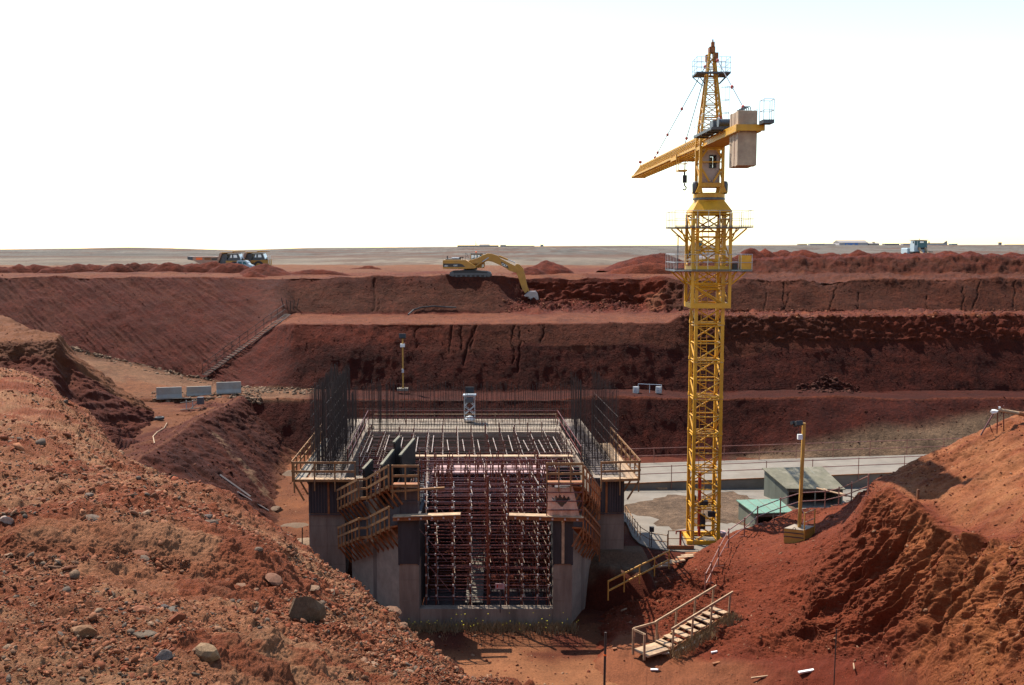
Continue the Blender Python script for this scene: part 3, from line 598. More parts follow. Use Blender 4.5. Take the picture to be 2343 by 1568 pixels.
tag(scatter("bench_rubble", p3, s3, cols=[(.24, .075, .045), (.30, .11, .07), (.20, .06, .04), (.38, .2, .13)], seed=6), "red rubble spread along the middle bench and the dug notch", "rubble")
p4 = pick("ground", 260, lambda X, u, v: (np.abs(u - 1895) < 75) & (v > 858 + np.abs(u - 1890) * .4) & (v < 900) & (X[:, 1] < 97), 7)
s4 = np.clip(r_.lognormal(-1.95, .5, len(p4)), .08, .42)
tag(scatter("collapsed_rubble", p4, s4, cols=[(.11, .04, .03), (.09, .03, .024), (.13, .055, .042)], seed=8), "heap of collapsed rock slabs at the foot of the far wall", "rubble")
p5 = np.concatenate([pick("ground", 900, lambda X, u, v: (u > 150) & (u < 720) & (X[:, 1] > 88) & (X[:, 2] < -6.5) & (X[:, 2] > -10.4) & (np.abs(v - np.interp(u, [150, 300, 465, 560, 720], [797, 836, 872, 892, 897])) < 7), 9),
                     pick("ground", 700, lambda X, u, v: (u > 345) & (u < 600) & (v > 896) & (v < 922) & (X[:, 1] > 86), 10)])
s5 = np.clip(r_.lognormal(-2.3, .45, len(p5)), .05, .3)
tag(scatter("ramp_gravel", p5, s5, cols=[(.36, .30, .24), (.30, .25, .2), (.42, .36, .3), (.25, .2, .16)], seed=9), "grey gravel windrow along the foot of the left slope and the barriers", "gravel")
p6 = np.concatenate([pick("pit_floor", 500, lambda X, u, v: (u > 930) & (u < 1700) & (v > 1425) & (v < 1600), 11), pick("pit_floor", 160, lambda X, u, v: (u > 600) & (u < 720) & (v > 1060) & (v < 1330), 12)])
s6 = np.clip(r_.lognormal(-3.1, .5, len(p6)), .02, .2)
tag(scatter("floor_rubble", p6, s6, cols=[(.33, .12, .07), (.28, .09, .05), (.5, .38, .28)], seed=12), "clods and debris strewn over the pit floor", "rubble")
p7 = pick("ground", 11000, lambda X, u, v: (u > -120) & (u < 2440) & (X[:, 1] > 84) & (X[:, 1] < 140), 15); s7 = np.clip(r_.lognormal(-3.2, .45, len(p7)), .025, .12)
tag(scatter("wall_rubble", p7, s7, cols=[(.13, .04, .027), (.11, .032, .022), (.16, .06, .04), (.10, .03, .02), (.19, .09, .06)], seed=15, m=M_soil), "crumbs of red earth over the far pit walls and benches", "rubble")
p8 = np.concatenate([pick("ridge", 3500, lambda X, u, v: (u > 200) & (u < 760) & (X[:, 1] > 50), 16), pick("embankment", 2200, lambda X, u, v: (u > -60) & (u < 360), 17), pick("pit_floor", 2600, lambda X, u, v: (u > 600) & (u < 1700), 18)])
s8 = np.clip(r_.lognormal(-3.2, .5, len(p8)), .02, .15)
tag(scatter("slope_rubble", p8, s8, cols=[(.22, .07, .045), (.17, .05, .035), (.28, .12, .08), (.30, .16, .11)], seed=16, m=M_hill), "crumbs of red earth over the ridge, the left embankment and the pit floor", "rubble")
# single stones one can point at
def stone_mesh(seed, col, base=IV, k=9):
    me = bpy.data.meshes.new("stone"); v = rockform(seed, base, k, .07); me.from_pydata([tuple(p) for p in v], [], [tuple(map(int, f)) for f in IF]); me.update()
    a = me.color_attributes.new("Col", 'FLOAT_COLOR', 'POINT'); a.data.foreach_set("color", np.tile(np.array([*col, 1.]), len(v)).astype(np.float32)); me.materials.append(M_rock); return me
SP = [("large dark angular boulder lying on the rim of the stony mound", 702, 1408, 84, (.22, .18, .14), (0.15, .35, .6), 2.1),
      ("pale squared stone block in the lower middle of the mound", 472, 1488, 56, (.44, .37, .27), (0, .1, .4), 1.2),
      ("dark flat oblong stone lying below the two dark round stones", 323, 1445, 50, (.19, .18, .16), (0, 0, .1), .5),
      ("rounded dark grey stone, left one of a touching pair", 370, 1388, 30, (.17, .17, .19), (0, 0, 1), .9),
      ("rounded grey stone, right one of a touching pair", 394, 1394, 34, (.20, .21, .21), (0, 0, 2), 1),
      ("bluish slab standing on edge beside the pale squared block", 372, 1502, 34, (.24, .24, .27), (.3, .5, .8), 1.2),
      ("dark brown stone with a lit flat top on the left of the mound", 117, 1294, 30, (.22, .14, .10), (0, 0, .3), .8),
      ("long pale slab lying slanted near the upper right edge of the mound", 620, 1318, 44, (.36, .22, .17), (0, .35, -.5), .45),
      ("tan layered stone with dry roots beside it", 182, 1440, 56, (.40, .27, .18), (.1, .2, .7), .9),
      ("dark blue grey cobble standing above the pair of round stones", 474, 1182, 26, (.20, .20, .22), (0, 0, .4), 1),
      ("white painted stone at the far left edge of the mound", 15, 1190, 26, (.68, .66, .70), (.4, .2, 0), 1.2),
      ("reddish clod of clay resting among the grey stones", 400, 1412, 40, (.36, .14, .075), (0, 0, .5), .85)]
for k, (lab, u, v, wpx, col, rot, fl) in enumerate(SP):
    p = ground_at(u, v + wpx * .28, ("mound",)); s = wpx * p[1] / FPX / 2 * 1.3
    o = put("boulder" if wpx > 70 else "rock", stone_mesh(900 + k, col, IV, 12 if k < 3 else 8)); o.scale = (s, s * .85, s * fl); o.rotation_euler = rot; o.location = (p[0], p[1] + s * .3, p[2] + s * fl * .22)
    tag(o, lab, "boulder" if wpx > 70 else "rock", "stones on the mound")
vars_ = [[stone_mesh(950 + i * 10 + j, c, IV, 7 + i % 4) for j in range(3)] for i, c in enumerate([(.36, .25, .19), (.24, .215, .20), (.36, .17, .11), (.44, .35, .28)])]
LAB = ["tan stone among the gravel of the stony mound", "dark grey stone among the gravel of the stony mound", "reddish stone among the gravel of the stony mound", "pale stone among the gravel of the stony mound"]
pp = pick("mound", 80, lambda X, u, v: (X[:, 1] > 3.6) & (X[:, 1] < 15) & (u > 10) & (u < 1050) & (v > 900) & (v < 1560), 21)
for k, p in enumerate(pp):
    i = int(r_.integers(0, 4)); o = put("stone", vars_[i][int(r_.integers(0, 3))]); s = float(np.clip(r_.lognormal(-3.2, .35), .025, .085) * np.clip(p[1] / 6, .8, 1.8))
    o.scale = (s, s * r_.uniform(.7, 1), s * r_.uniform(.5, .9)); o.rotation_euler = (r_.normal(0, .2), r_.normal(0, .2), r_.uniform(0, 6)); o.location = (p[0], p[1], p[2] - s * .02)
    tag(o, LAB[i], "stone", LAB[i].split(" stone")[0] + " stones on the mound")
# earth heaps
def heap(name, label, u, vb, vt, wpx, Y, dpt=1.0, group=None, col=(.23, .075, .047), seed=0, skew=0., zb=None, pk=1.0):
    c = P(u, vb, Y); h = (vb - vt) * Y / FPX; rx = wpx * Y / FPX / 2; ry = rx * dpt
    n = 56; t = np.linspace(0, 1, 26); A = np.linspace(0, 2 * np.pi, n)
    T, AA = np.meshgrid(t, A, indexing='ij'); x = T * np.cos(AA) * rx; y = T * np.sin(AA) * ry
    prof = (1 - T ** pk) * (1 - .25 * T) ; x0 = x + skew * h * prof
    g = np.stack([c[0] + x0, c[1] + y, c[2] + h * prof - .35 * T ** 4], 2)
    nz = fbm(g[..., 0] / (rx * .35 + .3), g[..., 1] / (rx * .35 + .3), 4, seed) * h * .22 + fbm(g[..., 0] / .5, g[..., 1] / .5, 3, seed + 1) * .12
    nz[:, -1] = nz[:, 0]; nz[0] = nz[0].mean(); g[..., 2] += nz
    C = np.zeros(g.shape) + np.array(col) * (1 + .4 * fbm(g[..., 0], g[..., 1], 3, seed + 2))[..., None]
    o = soil_mesh(name, g, C, M_soil, kind=None); PATCH.pop(o.name, None); PATCH.pop(name, None)
    return tag(o, label, "dirt heap", group)
heap("dirt_heap", "big pointed red dirt heap behind the excavator's arm", 1252, 628, 593, 150, 131, .9, seed=201, pk=1.15)
heap("dirt_heap", "low red dirt heap between the excavator and the pointed heap", 1210, 630, 611, 110, 128, .8, seed=202, pk=1.3)
heap("dirt_heap", "broad long dirt heap left of the crane on the far rim", 1482, 618, 577, 240, 142, .6, seed=203, pk=1.5, skew=.8)
heap("dirt_heap", "wide ochre dirt bank spreading below the broad heap left of the crane", 1462, 640, 600, 250, 131, .4, seed=204, pk=1.9, col=(.30, .115, .07), skew=.6)
heap("dirt_heap", "tall red dirt heap in front of the second dump truck", 606, 634, 602, 160, 127, .8, seed=205, pk=1.25)
heap("dirt_heap", "small low dirt heap in front of the tall heap by the dump trucks", 580, 638, 618, 90, 122.5, .8, seed=206, pk=1.3, col=(.26, .09, .06))
heap("dirt_heap", "low windrow of dirt left of the excavator", 838, 622, 609, 130, 160, .3, seed=208, pk=1.6, col=(.27, .11, .075))
heap("dirt_heap", "long low windrow of dirt behind the excavator's tail", 720, 632, 618, 210, 129, .25, seed=209, pk=1.8)
for i, (u, wd, hh_) in enumerate([(5, 76, 14), (42, 70, 17), (88, 74, 18), (130, 66, 15), (172, 78, 19), (222, 74, 18), (268, 70, 18), (305, 66, 21), (345, 86, 25), (392, 84, 26), (440, 80, 24), (486, 88, 27), (530, 84, 26), (-40, 80, 17), (-95, 80, 16)]):
    heap("dirt_heap", "rounded red dirt heap in the row along the left rim", u, 629 + (i > 8) * 2, 629 - hh_ * (1.2 if i < 8 else .98) - 2, wd * 1.62, 133 + (i % 3) * .8, .5, "dirt heaps in a row along the left rim", seed=220 + i * 3, pk=2.3)
for i, (u, wd, hh_) in enumerate([(1715, 66, 20), (1750, 60, 18), (1790, 80, 18), (1838, 76, 18), (1895, 72, 14), (1935, 60, 12), (1968, 70, 17), (2015, 80, 14), (2060, 60, 12), (2122, 76, 13), (2165, 84, 15), (2218, 70, 14), (2265, 72, 13), (2312, 76, 13), (2360, 74, 14)]):
    heap("dirt_heap", "rounded red dirt heap in the row on top of the right berm", u, 598, 597 - hh_ * 1.35, wd * 1.5, 140 + (i % 3), .8, "dirt heaps in a row on the right berm", seed=280 + i * 3, pk=2.1, col=(.25, .085, .055))
# ------------------------------------------------------------------ TOWER CRANE
KX, KY, KZ = 11.76, 60.0, -14.62
crane = thing("tower_crane", "yellow lattice tower crane standing on the concrete pad beside the unfinished building", "tower crane", (KX, KY, KZ))
def lattice_box(m, cx, cy, z0, z1, h, post=.09, br=.042, lv=2, flip=0, rings=True):
    for a in (-1, 1):
        for b in (-1, 1): m.bar((cx + a * h, cy + b * h, z0), (cx + a * h, cy + b * h, z1), post * 2)
    c = [(-1, -1), (1, -1), (1, 1), (-1, 1)]; dz = (z1 - z0) / lv
    for k in range(lv + (1 if rings else 0)):
        z = z0 + k * dz + (0.06 if k == 0 else -.06 if k == lv else 0)
        for i in range(4):
            p, q = c[i], c[(i + 1) % 4]; m.tube((cx + p[0] * h, cy + p[1] * h, z), (cx + q[0] * h, cy + q[1] * h, z), br, 6)
    for k in range(lv):
        za, zb = z0 + k * dz + .06, z0 + (k + 1) * dz - .06
        for i in range(4):
            p, q = c[i], c[(i + 1) % 4]
            if (k + i + flip) % 2: p, q = q, p
            m.tube((cx + p[0] * h, cy + p[1] * h, za), (cx + q[0] * h, cy + q[1] * h, zb), br, 6)
NS, HS = 9, 2.222
for k in range(NS):
    m = MB(); z = KZ + k * HS; lattice_box(m, KX, KY, z + .02, z + HS - .02, .79, .092, .046, 2, 0)
    for i in range(4):                                             # plan bracing and joint collars
        a, b = [(-1, -1), (1, -1), (1, 1), (-1, 1)][i]; m.box((KX + a * .79, KY + b * .79, z + .10), (.23, .23, .18))
    if k: m.tube((KX - .79, KY - .79, z + .08), (KX + .79, KY + .79, z + .08), .03); m.tube((KX + .79, KY - .79, z + .08), (KX - .79, KY + .79, z + .08), .03)
    m.build("mast_section", M_yel, crane)
m = MB()
for s in (-.18, .18): m.tube((KX + s - .1, KY + .3, KZ + .6), (KX + s - .1, KY + .3, KZ + NS * HS), .02, 5)
for i in range(70): m.tube((KX - .28, KY + .3, KZ + .7 + i * .28), (KX + .08, KY + .3, KZ + .7 + i * .28), .013, 4)
m.build("ladder", M_yel, crane)
m = MB()                                                            # base frame
for s in (-1, 1):
    m.bar((KX - 1.15, KY + s * .95, KZ + .12), (KX + 1.15, KY + s * .95, KZ + .12), .24); m.bar((KX + s * .97, KY - .82, KZ + .11), (KX + s * .97, KY + .82, KZ + .11), .22)
m.build("base_frame", M_yel, crane)
m = MB()
m.box((KX - .05, KY - .3, KZ + 2.35), (.5, .35, .36)); m.box((KX - .1, KY - .35, KZ + 1.25), (.3, .3, .9)); m.box((KX + .42, KY - .5, KZ + 1.75), (.42, .3, .3)); m.box((KX - .62, KY + .1, KZ + 2.6), (.35, .3, .28))
m.build("cable_drum", M_blk, crane)
m = MB(); m.tube((KX - .28, KY - .25, KZ + .3), (KX - .28, KY - .25, KZ + 4.3), .09, 8); m.build("riser_pipe", M_red, crane)
zt = KZ + NS * HS                                                   # mast top, about 5.4
m = MB(); lattice_box(m, KX, KY, zt - 5.6, zt - .05, 1.1, .085, .045, 4, 1)
for z, h_ in ((zt - 5.5, .30), (zt - 3.35, .36)):
    for s in (-1, 1): m.box((KX, KY + s * 1.13, z), (2.36, .1, h_)); m.box((KX + s * 1.13, KY, z), (.1, 2.14, h_))
for s in (-1, 1):
    for t in (-1, 1): m.bar((KX + s * 1.1, KY + t * 1.1, zt - .4), (KX + s * .79, KY + t * .79, zt - .4), .1)
m.build("climbing_frame", M_yel, crane)
m = MB(); m.tube((KX + .35, KY - .95, zt - 3.2), (KX + .35, KY - .95, zt - 1.2), .13, 8); m.tube((KX + .35, KY - .95, zt - 1.2), (KX + .35, KY - .95, zt - .7), .07, 8); m.build("jacking_cylinder", M_yel, crane)
def platform(z, hx, hy, hole, name="platform", rail=1.0, cols=(M_ygrey, M_steel)):
    m = MB(); t = .05
    m.bb(KX - hx, KX + hx, KY - hy, KY - hole, z, z + t); m.bb(KX - hx, KX + hx, KY + hole, KY + hy, z, z + t)
    m.bb(KX - hx, KX - hole, KY - hole + .003, KY + hole - .003, z, z + t); m.bb(KX + hole, KX + hx, KY - hole + .003, KY + hole - .003, z, z + t)
    for s in (-1, 1): m.bb(KX - hx, KX + hx, KY + s * hy - .02, KY + s * hy + .02, z + .073, z + .12)
    o = m.build(name, cols[0], crane)
    m = MB()
    for s in (-1, 1):
        for i in range(8):
            x = KX - hx + .03 + i * (2 * hx - .06) / 7
            if abs(x - KX) > hole - .1 or 1: m.tube((x, KY + s * (hy - .04), z + .05), (x, KY + s * (hy - .04), z + rail), .014, 4)
        for i in range(1, 6):
            y = KY - hy + i * 2 * hy / 6; m.tube((KX + s * (hx - .04), y, z + .05), (KX + s * (hx - .04), y, z + rail), .014, 4)
        for zz in (z + rail, z + rail * .52):
            m.tube((KX - hx, KY + s * (hy - .04), zz), (KX + hx, KY + s * (hy - .04), zz), .014, 4); m.tube((KX + s * (hx - .04), KY - hy, zz), (KX + s * (hx - .04), KY + hy, zz), .014, 4)
    put("guard_rail", m.mesh("guard_rail"), o, cols[1]); return o
platform(zt - 3.46, 2.28, 1.75, 1.2); platform(zt - .92, 2.28, 1.75, 1.2)
for z in (zt - 3.46, zt - .92):
    for s in (-1, 1):
        for y in (-1.05, 1.05): MB().tube((KX + s * 1.12, KY + y, z - .85), (KX + s * 2.05, KY + y, z - .03), .05).tube((KX + s * 1.12, KY + y, z - .85), (KX + s * 1.45, KY + y, z - .03), .042).build("platform_bracket", M_yel, crane)
o = MB().box((KX + 1.93, KY - 1.35, zt - 2.94), (.62, .5, .84)).build("electrical_box", M_yel, crane); b = MB().box((KX + 1.93, KY - 1.612, zt - 2.94), (.5, .02, .03)).build("seam", M_ygrey, None); b.parent = o
MB().box((KX + 1.32, KY - 1.4, zt - 3.17), (.26, .3, .36)).build("control_cabinet", M_blk, crane)
m = MB()                                                            # turret: square below, narrower above
v4 = lambda h, z: [(KX - h, KY - h, z), (KX + h, KY - h, z), (KX + h, KY + h, z), (KX - h, KY + h, z)]
m.add(v4(1.16, zt) + v4(1.16, zt + .08) + v4(.78, zt + .68) + v4(.78, zt + .74), [(3, 2, 1, 0)] + [(r * 4 + i, r * 4 + (i + 1) % 4, r * 4 + 4 + (i + 1) % 4, r * 4 + 4 + i) for r in range(3) for i in range(4)] + [(12, 13, 14, 15)])
m.build("turret", M_yel, crane)
MB().lathe([(.9, zt + .743), (.95, zt + .76), (.95, zt + .86), (.9, zt + .88)], (KX, KY, 0), 'z', 36).build("slewing_ring", M_ygrey, crane)
m = MB().lathe([(.93, zt + .883), (.93, zt + 1.1), (.86, zt + 1.16)], (KX, KY, 0), 'z', 28)
for s in (-1, 1):
    for t in (-1, 1): m.prism([(KX + s * .5, zt + 1.163), (KX + s * .92, zt + 1.163), (KX + s * .74, zt + 1.6), (KX + s * .58, zt + 1.6)], KY + t * .62 - .06, KY + t * .62 + .06)
m.build("slewing_table", M_yel, crane)
for s in (-1, 1):
    MB().lathe([(.12, zt + 1.1), (.17, zt + 1.2), (.19, zt + 1.65), (.15, zt + 1.82), (.05, zt + 1.86)], (KX + s * .88, KY - .3, 0), 'z', 14).build("slewing_motor", M_ygrey, crane, smooth=True)
zc0, zc1 = zt + 1.5, zt + 3.9                                       # tower head housing around the cab, up to the jib foot
m = MB(); h = .66
for s in (-1, 1):
    for t in (-1, 1): m.bar((KX + s * h, KY + t * h, zc0), (KX + s * h, KY + t * h, zc1), .17)
for t in (-1, 1):
    y = KY + t * h
    m.bar((KX - h, y, zc0 + .12), (KX + h, y, zc0 + .12), .1, .24); m.bar((KX - h, y, zc1 - .1), (KX + h, y, zc1 - .1), .1, .2)
    m.bar((KX - h, y, zc0 + 1.45), (KX + h, y, zc0 + 1.45), .07, .07)
    for s in (-1, 1):
        m.bar((KX + s * .12, y, zc0 + .3), (KX + s * .58, y, zc0 + 1.05), .08, .11); m.bar((KX + s * .58, y, zc0 + 1.75), (KX + s * .28, y, zc1 - .2), .08, .11)
    x = KX + t * h
    m.bar((x, KY - h + .1, zc0 + .12), (x, KY + h - .1, zc0 + .12), .1, .24); m.bar((x, KY - h + .1, zc1 - .1), (x, KY + h - .1, zc1 - .1), .1, .2)
    m.tube((x, KY - h, zc0 + .3), (x, KY + h, zc0 + 1.4), .05); m.tube((x, KY + h, zc0 + 1.4), (x, KY - h, zc1 - .2), .05)
m.build("head_frame", M_yel, crane)
zb, zw = zc0 + .30, zc1 - .28                                       # cab: panels left open round the see-through window
m = MB(); X0, X1, y0 = KX - .52, KX + .48, KY + .52
wx0, wx1, wz0, wz1 = KX - .10, KX + .30, zc0 + 1.12, zc0 + 1.86
for yy in (KY - .45, y0):
    m.bb(X0, wx0, yy - .02, yy + .02, zb, zw); m.bb(wx1, X1, yy - .02, yy + .02, zb, zw); m.bb(wx0, wx1, yy - .02, yy + .02, zb, wz0); m.bb(wx0, wx1, yy - .02, yy + .02, wz1, zw)
for xx in (X0 - .022, X1 + .022): m.bb(xx - .02, xx + .02, KY - .45, y0, zb, zw)
m.bb(X0, X1, KY - .42, y0 - .03, zw + .003, zw + .04); m.bb(X0, X1, KY - .42, y0 - .03, zb - .04, zb - .003)
cab = m.build("cab", M_cabp, crane)
m = MB()
for yy in (KY - .475,):
    m.bar((wx0, yy, wz0), (wx0, yy, wz1), .04); m.bar((wx1, yy, wz0), (wx1, yy, wz1), .04); m.bar((wx0, yy, wz0), (wx1, yy, wz0), .04); m.bar((wx0, yy, wz1), (wx1, yy, wz1), .04); m.bar(((wx0 + wx1) / 2 + .02, yy, wz0), ((wx0 + wx1) / 2 + .02, yy, wz1), .03)
put("window_frame", m.mesh("window_frame"), cab, M_ygrey)
put("window", MB().bb(wx0 + .02, wx1 - .02, KY + .51, KY + .515, wz0 + .02, wz1 - .02).mesh("window"), cab, M_bright)
# jib axis
JD = Vector((-.040, 1, 0)).normalized(); JR = Vector((JD.y, -JD.x, 0)); JO = Vector((KX, KY, 0))
J = lambda t, s, z: JO + JD * t + JR * s + Vector((0, 0, z))
jz, jt = zc1 + .02, zc1 + .88; Lj = 25.5
m = MB()
for s in (-.55, .55): m.bar(J(.7, s, jz + .05), J(Lj, s, jz + .05), .12, .14)
m.bar(J(.7, 0, jt), J(Lj - .6, 0, jt), .1, .1)
n = 32; st = (Lj - 1.4) / n
for k in range(n + 1):
    t = .8 + k * st; m.tube(J(t, -.55, jz + .05), J(t, .55, jz + .05), .03, 5)
    for s in (-.55, .55):
        if k < n: m.tube(J(t, s, jz + .1), J(t + st / 2, 0, jt), .034, 5); m.tube(J(t + st / 2, 0, jt), J(t + st, s, jz + .1), .034, 5)
    if k < n: m.tube(J(t, -.55 if k % 2 else .55, jz + .05), J(t + st, .55 if k % 2 else -.55, jz + .05), .022, 5)
m.bar(J(Lj, -.6, jz + .02), J(Lj, .6, jz + .02), .1, .2)
jib = m.build("jib", M_yel, crane)
m = MB()
for k in range(n * 2): t = .9 + k * st / 2; m.bar(J(t, -.5, jz - .03), J(t + st / 2, .5, jz - .03) if k % 2 else J(t, .5, jz - .03), .07, .03)
for s in (-.3, 0, .3): m.bar(J(.9, s, jz - .065), J(Lj - .3, s, jz - .065), .05, .03)
put("bottom_bracing", m.mesh("bottom_bracing"), jib, M_yel)
put("warning_lamp", MB().lathe([(.1, jt + .25), (.14, jt + .3), (.14, jt + .42), (.05, jt + .46)], tuple(J(Lj - .8, 0, 0)), 'z', 10).tube(J(Lj - .8, 0, jt), J(Lj - .8, 0, jt + .26), .03).mesh("warning_lamp"), jib, M_red)
tr = 7.0                                                            # trolley, its basket, rope and hook block
m = MB()
for s in (-.72, .72):
    m.bar(J(tr - .9, s, jz - .12), J(tr + .9, s, jz - .12), .1, .22); m.bar(J(tr - .8, s, jz - .1), J(tr - .8, s, jz + .16), .09, .2); m.bar(J(tr + .8, s, jz - .1), J(tr + .8, s, jz + .16), .09, .2)
for t in (-.8, 0, .8): m.bar(J(tr + t, -.72, jz - .16), J(tr + t, .72, jz - .16), .1, .12)
trol = m.build("trolley", M_yel, crane)
m = MB(); bz = jz - 1.05; q = [(-1.7, -.75), (-1.0, -.75), (-1.0, -.2), (-1.7, -.2)]
for t, s in q: m.tube(J(tr + t, s, bz), J(tr + t, s, jz - .2), .022, 5)
for i in range(4):
    a, b = q[i], q[(i + 1) % 4]
    for z in (bz + .5,): m.tube(J(tr + a[0], a[1], z), J(tr + b[0], b[1], z), .018, 5)
m.add([J(tr + t, s, bz) for t, s in q] + [J(tr + t, s, bz + .1) for t, s in q], [(0, 1, 2, 3), (7, 6, 5, 4), (0, 4, 5, 1), (1, 5, 6, 2), (2, 6, 7, 3), (3, 7, 4, 0)])
put("basket", m.mesh("basket"), trol, M_yel)
hp = J(tr, 0, 0); m = MB()
for s in (-.06, .06): m.tube(hp + Vector((s, 0, jz - .2)), hp + Vector((s * .6, 0, jz - .95)), .012, 4)
m.tube(hp + Vector((0, 0, jz - 2.15)), hp + Vector((-.05, 0, jz - 4.9)), .008, 4); m.build("hoist_rope", M_ygrey, crane)
m = MB(); m.box(hp + Vector((0, 0, jz - 1.02)), (.1, .12, .42)).box(hp + Vector((.02, 0, jz - 1.43)), (.26, .2, .5)).tube(hp + Vector((0, 0, jz - 1.7)), hp + Vector((0, 0, jz - 1.86)), .05)
hk = [(0, 0, -1.86), (.1, 0, -1.93), (.13, 0, -2.03), (.07, 0, -2.13), (-.04, 0, -2.15), (-.09, 0, -2.08)]
m.path([hp + Vector((a, b, jz + c)) for a, b, c in hk], .045, 6); m.build("hook_block", M_blk, crane)
# pyramid-shaped peak
pz0, pz1 = zc1 + .02, zt + 9.35
hh = lambda z: .70 + (.13 - .70) * (z - pz0) / (pz1 - pz0)
m = MB(); c4 = [(-1, -1), (1, -1), (1, 1), (-1, 1)]
pt = lambda i, z: (KX + c4[i % 4][0] * hh(z), KY + c4[i % 4][1] * hh(z), z)
for i in range(4): m.bar(pt(i, pz0), pt(i, pz1), .13)
zs = [pz0 + .2 + k * .72 for k in range(8)]
for a, b in zip(zs[:-1], zs[1:]):
    for i in range(4):
        m.tube(pt(i, a), pt(i + 1, a), .03, 5); m.tube(pt(i, a + .1), pt(i + 1, a + .1), .026, 5); m.tube(pt(i, a + .1), pt(i + 1, b), .026, 5); m.tube(pt(i + 1, a + .1), pt(i, b), .026, 5)
m.build("peak_tower", M_yel, crane)
m = MB(); m.box((KX, KY, pz1 + .15), (.34, .5, .34)).box((KX + .04, KY - .1, pz1 + .45), (.18, .3, .3)).tube((KX + .06, KY, pz1 + .5), (KX + .06, KY, pz1 + .78), .04).box((KX - .22, KY + .35, pz1 - .25), (.14, .3, .4)).box((KX + .22, KY - .3, pz1 - .3), (.2, .3, .5))
m.build("peak_sheave", M_otim, crane)
zp = zt + 8.05; m = MB()
for s in (-1, 1):
    m.bb(KX + s * .42, KX + s * 1.0, KY - .75, KY + .75, zp, zp + .1); 
    for y in (-.7, .7): m.tube((KX + s * .95, KY + y, zp), (KX + s * .42, KY + y * .5, zp - .55), .03, 5)
for t in (-1, 1): m.bb(KX - .417, KX + .417, KY + t * .75, KY + t * .5, zp, zp + .1)
pp_ = m.build("peak_platform", M_ygrey, crane)
for s in (-1, 1):
    m = MB()
    for y in (-.72, 0, .72): m.tube((KX + s * .98, KY + y, zp), (KX + s * .98, KY + y, zp + .95), .014, 4)
    for x in (.45, .72): 
        for t in (-1, 1): m.tube((KX + s * x, KY + t * .73, zp), (KX + s * x, KY + t * .73, zp + .95), .014, 4)
    for z in (zp + .32, zp + .64, zp + .95):
        m.tube((KX + s * .98, KY - .73, z), (KX + s * .98, KY + .73, z), .014, 4)
        for t in (-1, 1): m.tube((KX + s * .3, KY + t * .73, z), (KX + s * .98, KY + t * .73, z), .014, 4)
    put("guard_rail", m.mesh("guard_rail"), pp_, M_steel)
m = MB()                                                            # hooped ladder up the peak
for z in (zc1 + 1.2, zc1 + 1.9, zc1 + 2.65, zc1 + 3.4):
    pts = [(KX + .55 + .02 + .42 * math.sin(A) * 1.0, KY - .55 + .3 * math.cos(A), z) for A in np.linspace(0, math.pi, 9)]; m.path(pts, .014, 4)
for A in (.6, 1.3, 1.9, 2.6): m.tube((KX + .57 + .42 * math.sin(A), KY - .55 + .3 * math.cos(A), zc1 + .5), (KX + .57 + .42 * math.sin(A), KY - .55 + .3 * math.cos(A), zc1 + 3.45), .009, 4)
for z in np.arange(zc1 + .4, zc1 + 3.5, .3): m.tube((KX + .55, KY - .75, z), (KX + .55, KY - .35, z), .012, 4)
m.build("caged_ladder", M_steel, crane)
def tie(a, b, marks):
    m = MB(); m.tube(a, b, .028, 5); a = Vector(a); b = Vector(b); o = m.build("tie_rod", M_ygrey, crane)
    for t in marks: p = a.lerp(b, t); put("turnbuckle", MB().lathe([(.02, -.12), (.1, -.04), (.09, .06), (.02, .12)], tuple(p), 'z', 8).mesh("turnbuckle"), o, M_red)
tie((KX - .15, KY + .3, pz1 - .45), J(18.2, 0, jt + .05), (.04, .42, .7, .92, .985)); tie((KX - .12, KY + .3, pz1 - .55), J(7.0, 0, jt + .05), (.04, .93))
tie((KX + .2, KY - .35, pz1 - .35), J(-7.0, .1, zc1 + 1.25), (.06, .6, .97))
# counter-jib
cz = zc1 - .1; m = MB()
for s in (-.55, .55):
    m.bar(J(-.75, s, cz + .2), J(-8.3, s, cz + .2), .06, .34)
    for z in (cz + .03, cz + .37): m.bar(J(-.75, s, z), J(-8.3, s, z), .2, .045)
for t in np.arange(-1.2, -6.2, -.9): m.bar(J(t, -.5, cz + .12), J(t, .5, cz + .12), .1, .16)
m.add([J(-.8, -.5, cz + .02), J(-6.3, -.5, cz + .02), J(-6.3, .5, cz + .02), J(-.8, .5, cz + .02), J(-.8, -.5, cz - .0), J(-6.3, -.5, cz - .0), J(-6.3, .5, cz - .0), J(-.8, .5, cz - .0)], [(0, 1, 2, 3), (7, 6, 5, 4), (0, 4, 5, 1), (1, 5, 6, 2), (2, 6, 7, 3), (3, 7, 4, 0)])
m.bar(J(-8.35, -.62, cz + .22), J(-8.35, .82, cz + .22), .12, .32)
m.build("counter_jib", M_yel, crane)
m = MB(); rot = Matrix(((JR.x, JD.x, 0), (JR.y, JD.y, 0), (0, 0, 1)))
for t0, t1, s0, s1 in ((-1.6, -5.9, -1.35, -.66), (-1.6, -5.9, .66, 1.15), ):
    m.box(J((t0 + t1) / 2, (s0 + s1) / 2, cz + .48), (s1 - s0, abs(t1 - t0), .14), M=rot)
for t in (-2.2, -3.4, -4.6, -5.6): m.bar(J(t, -1.3, cz + .38), J(t, 1.1, cz + .38), .08, .06)
dk = m.build("service_deck", M_ygrey, crane)
for s in (-1.32, 1.12):
    m = MB()
    for t in np.arange(-1.65, -5.95, -.85): m.tube(J(t, s, cz + .5), J(t, s, cz + 1.5), .014, 4)
    for z in (cz + 1.0, cz + 1.5): m.tube(J(-1.65, s, z), J(-5.9, s, z), .014, 4)
    put("guard_rail", m.mesh("guard_rail"), dk, M_steel)
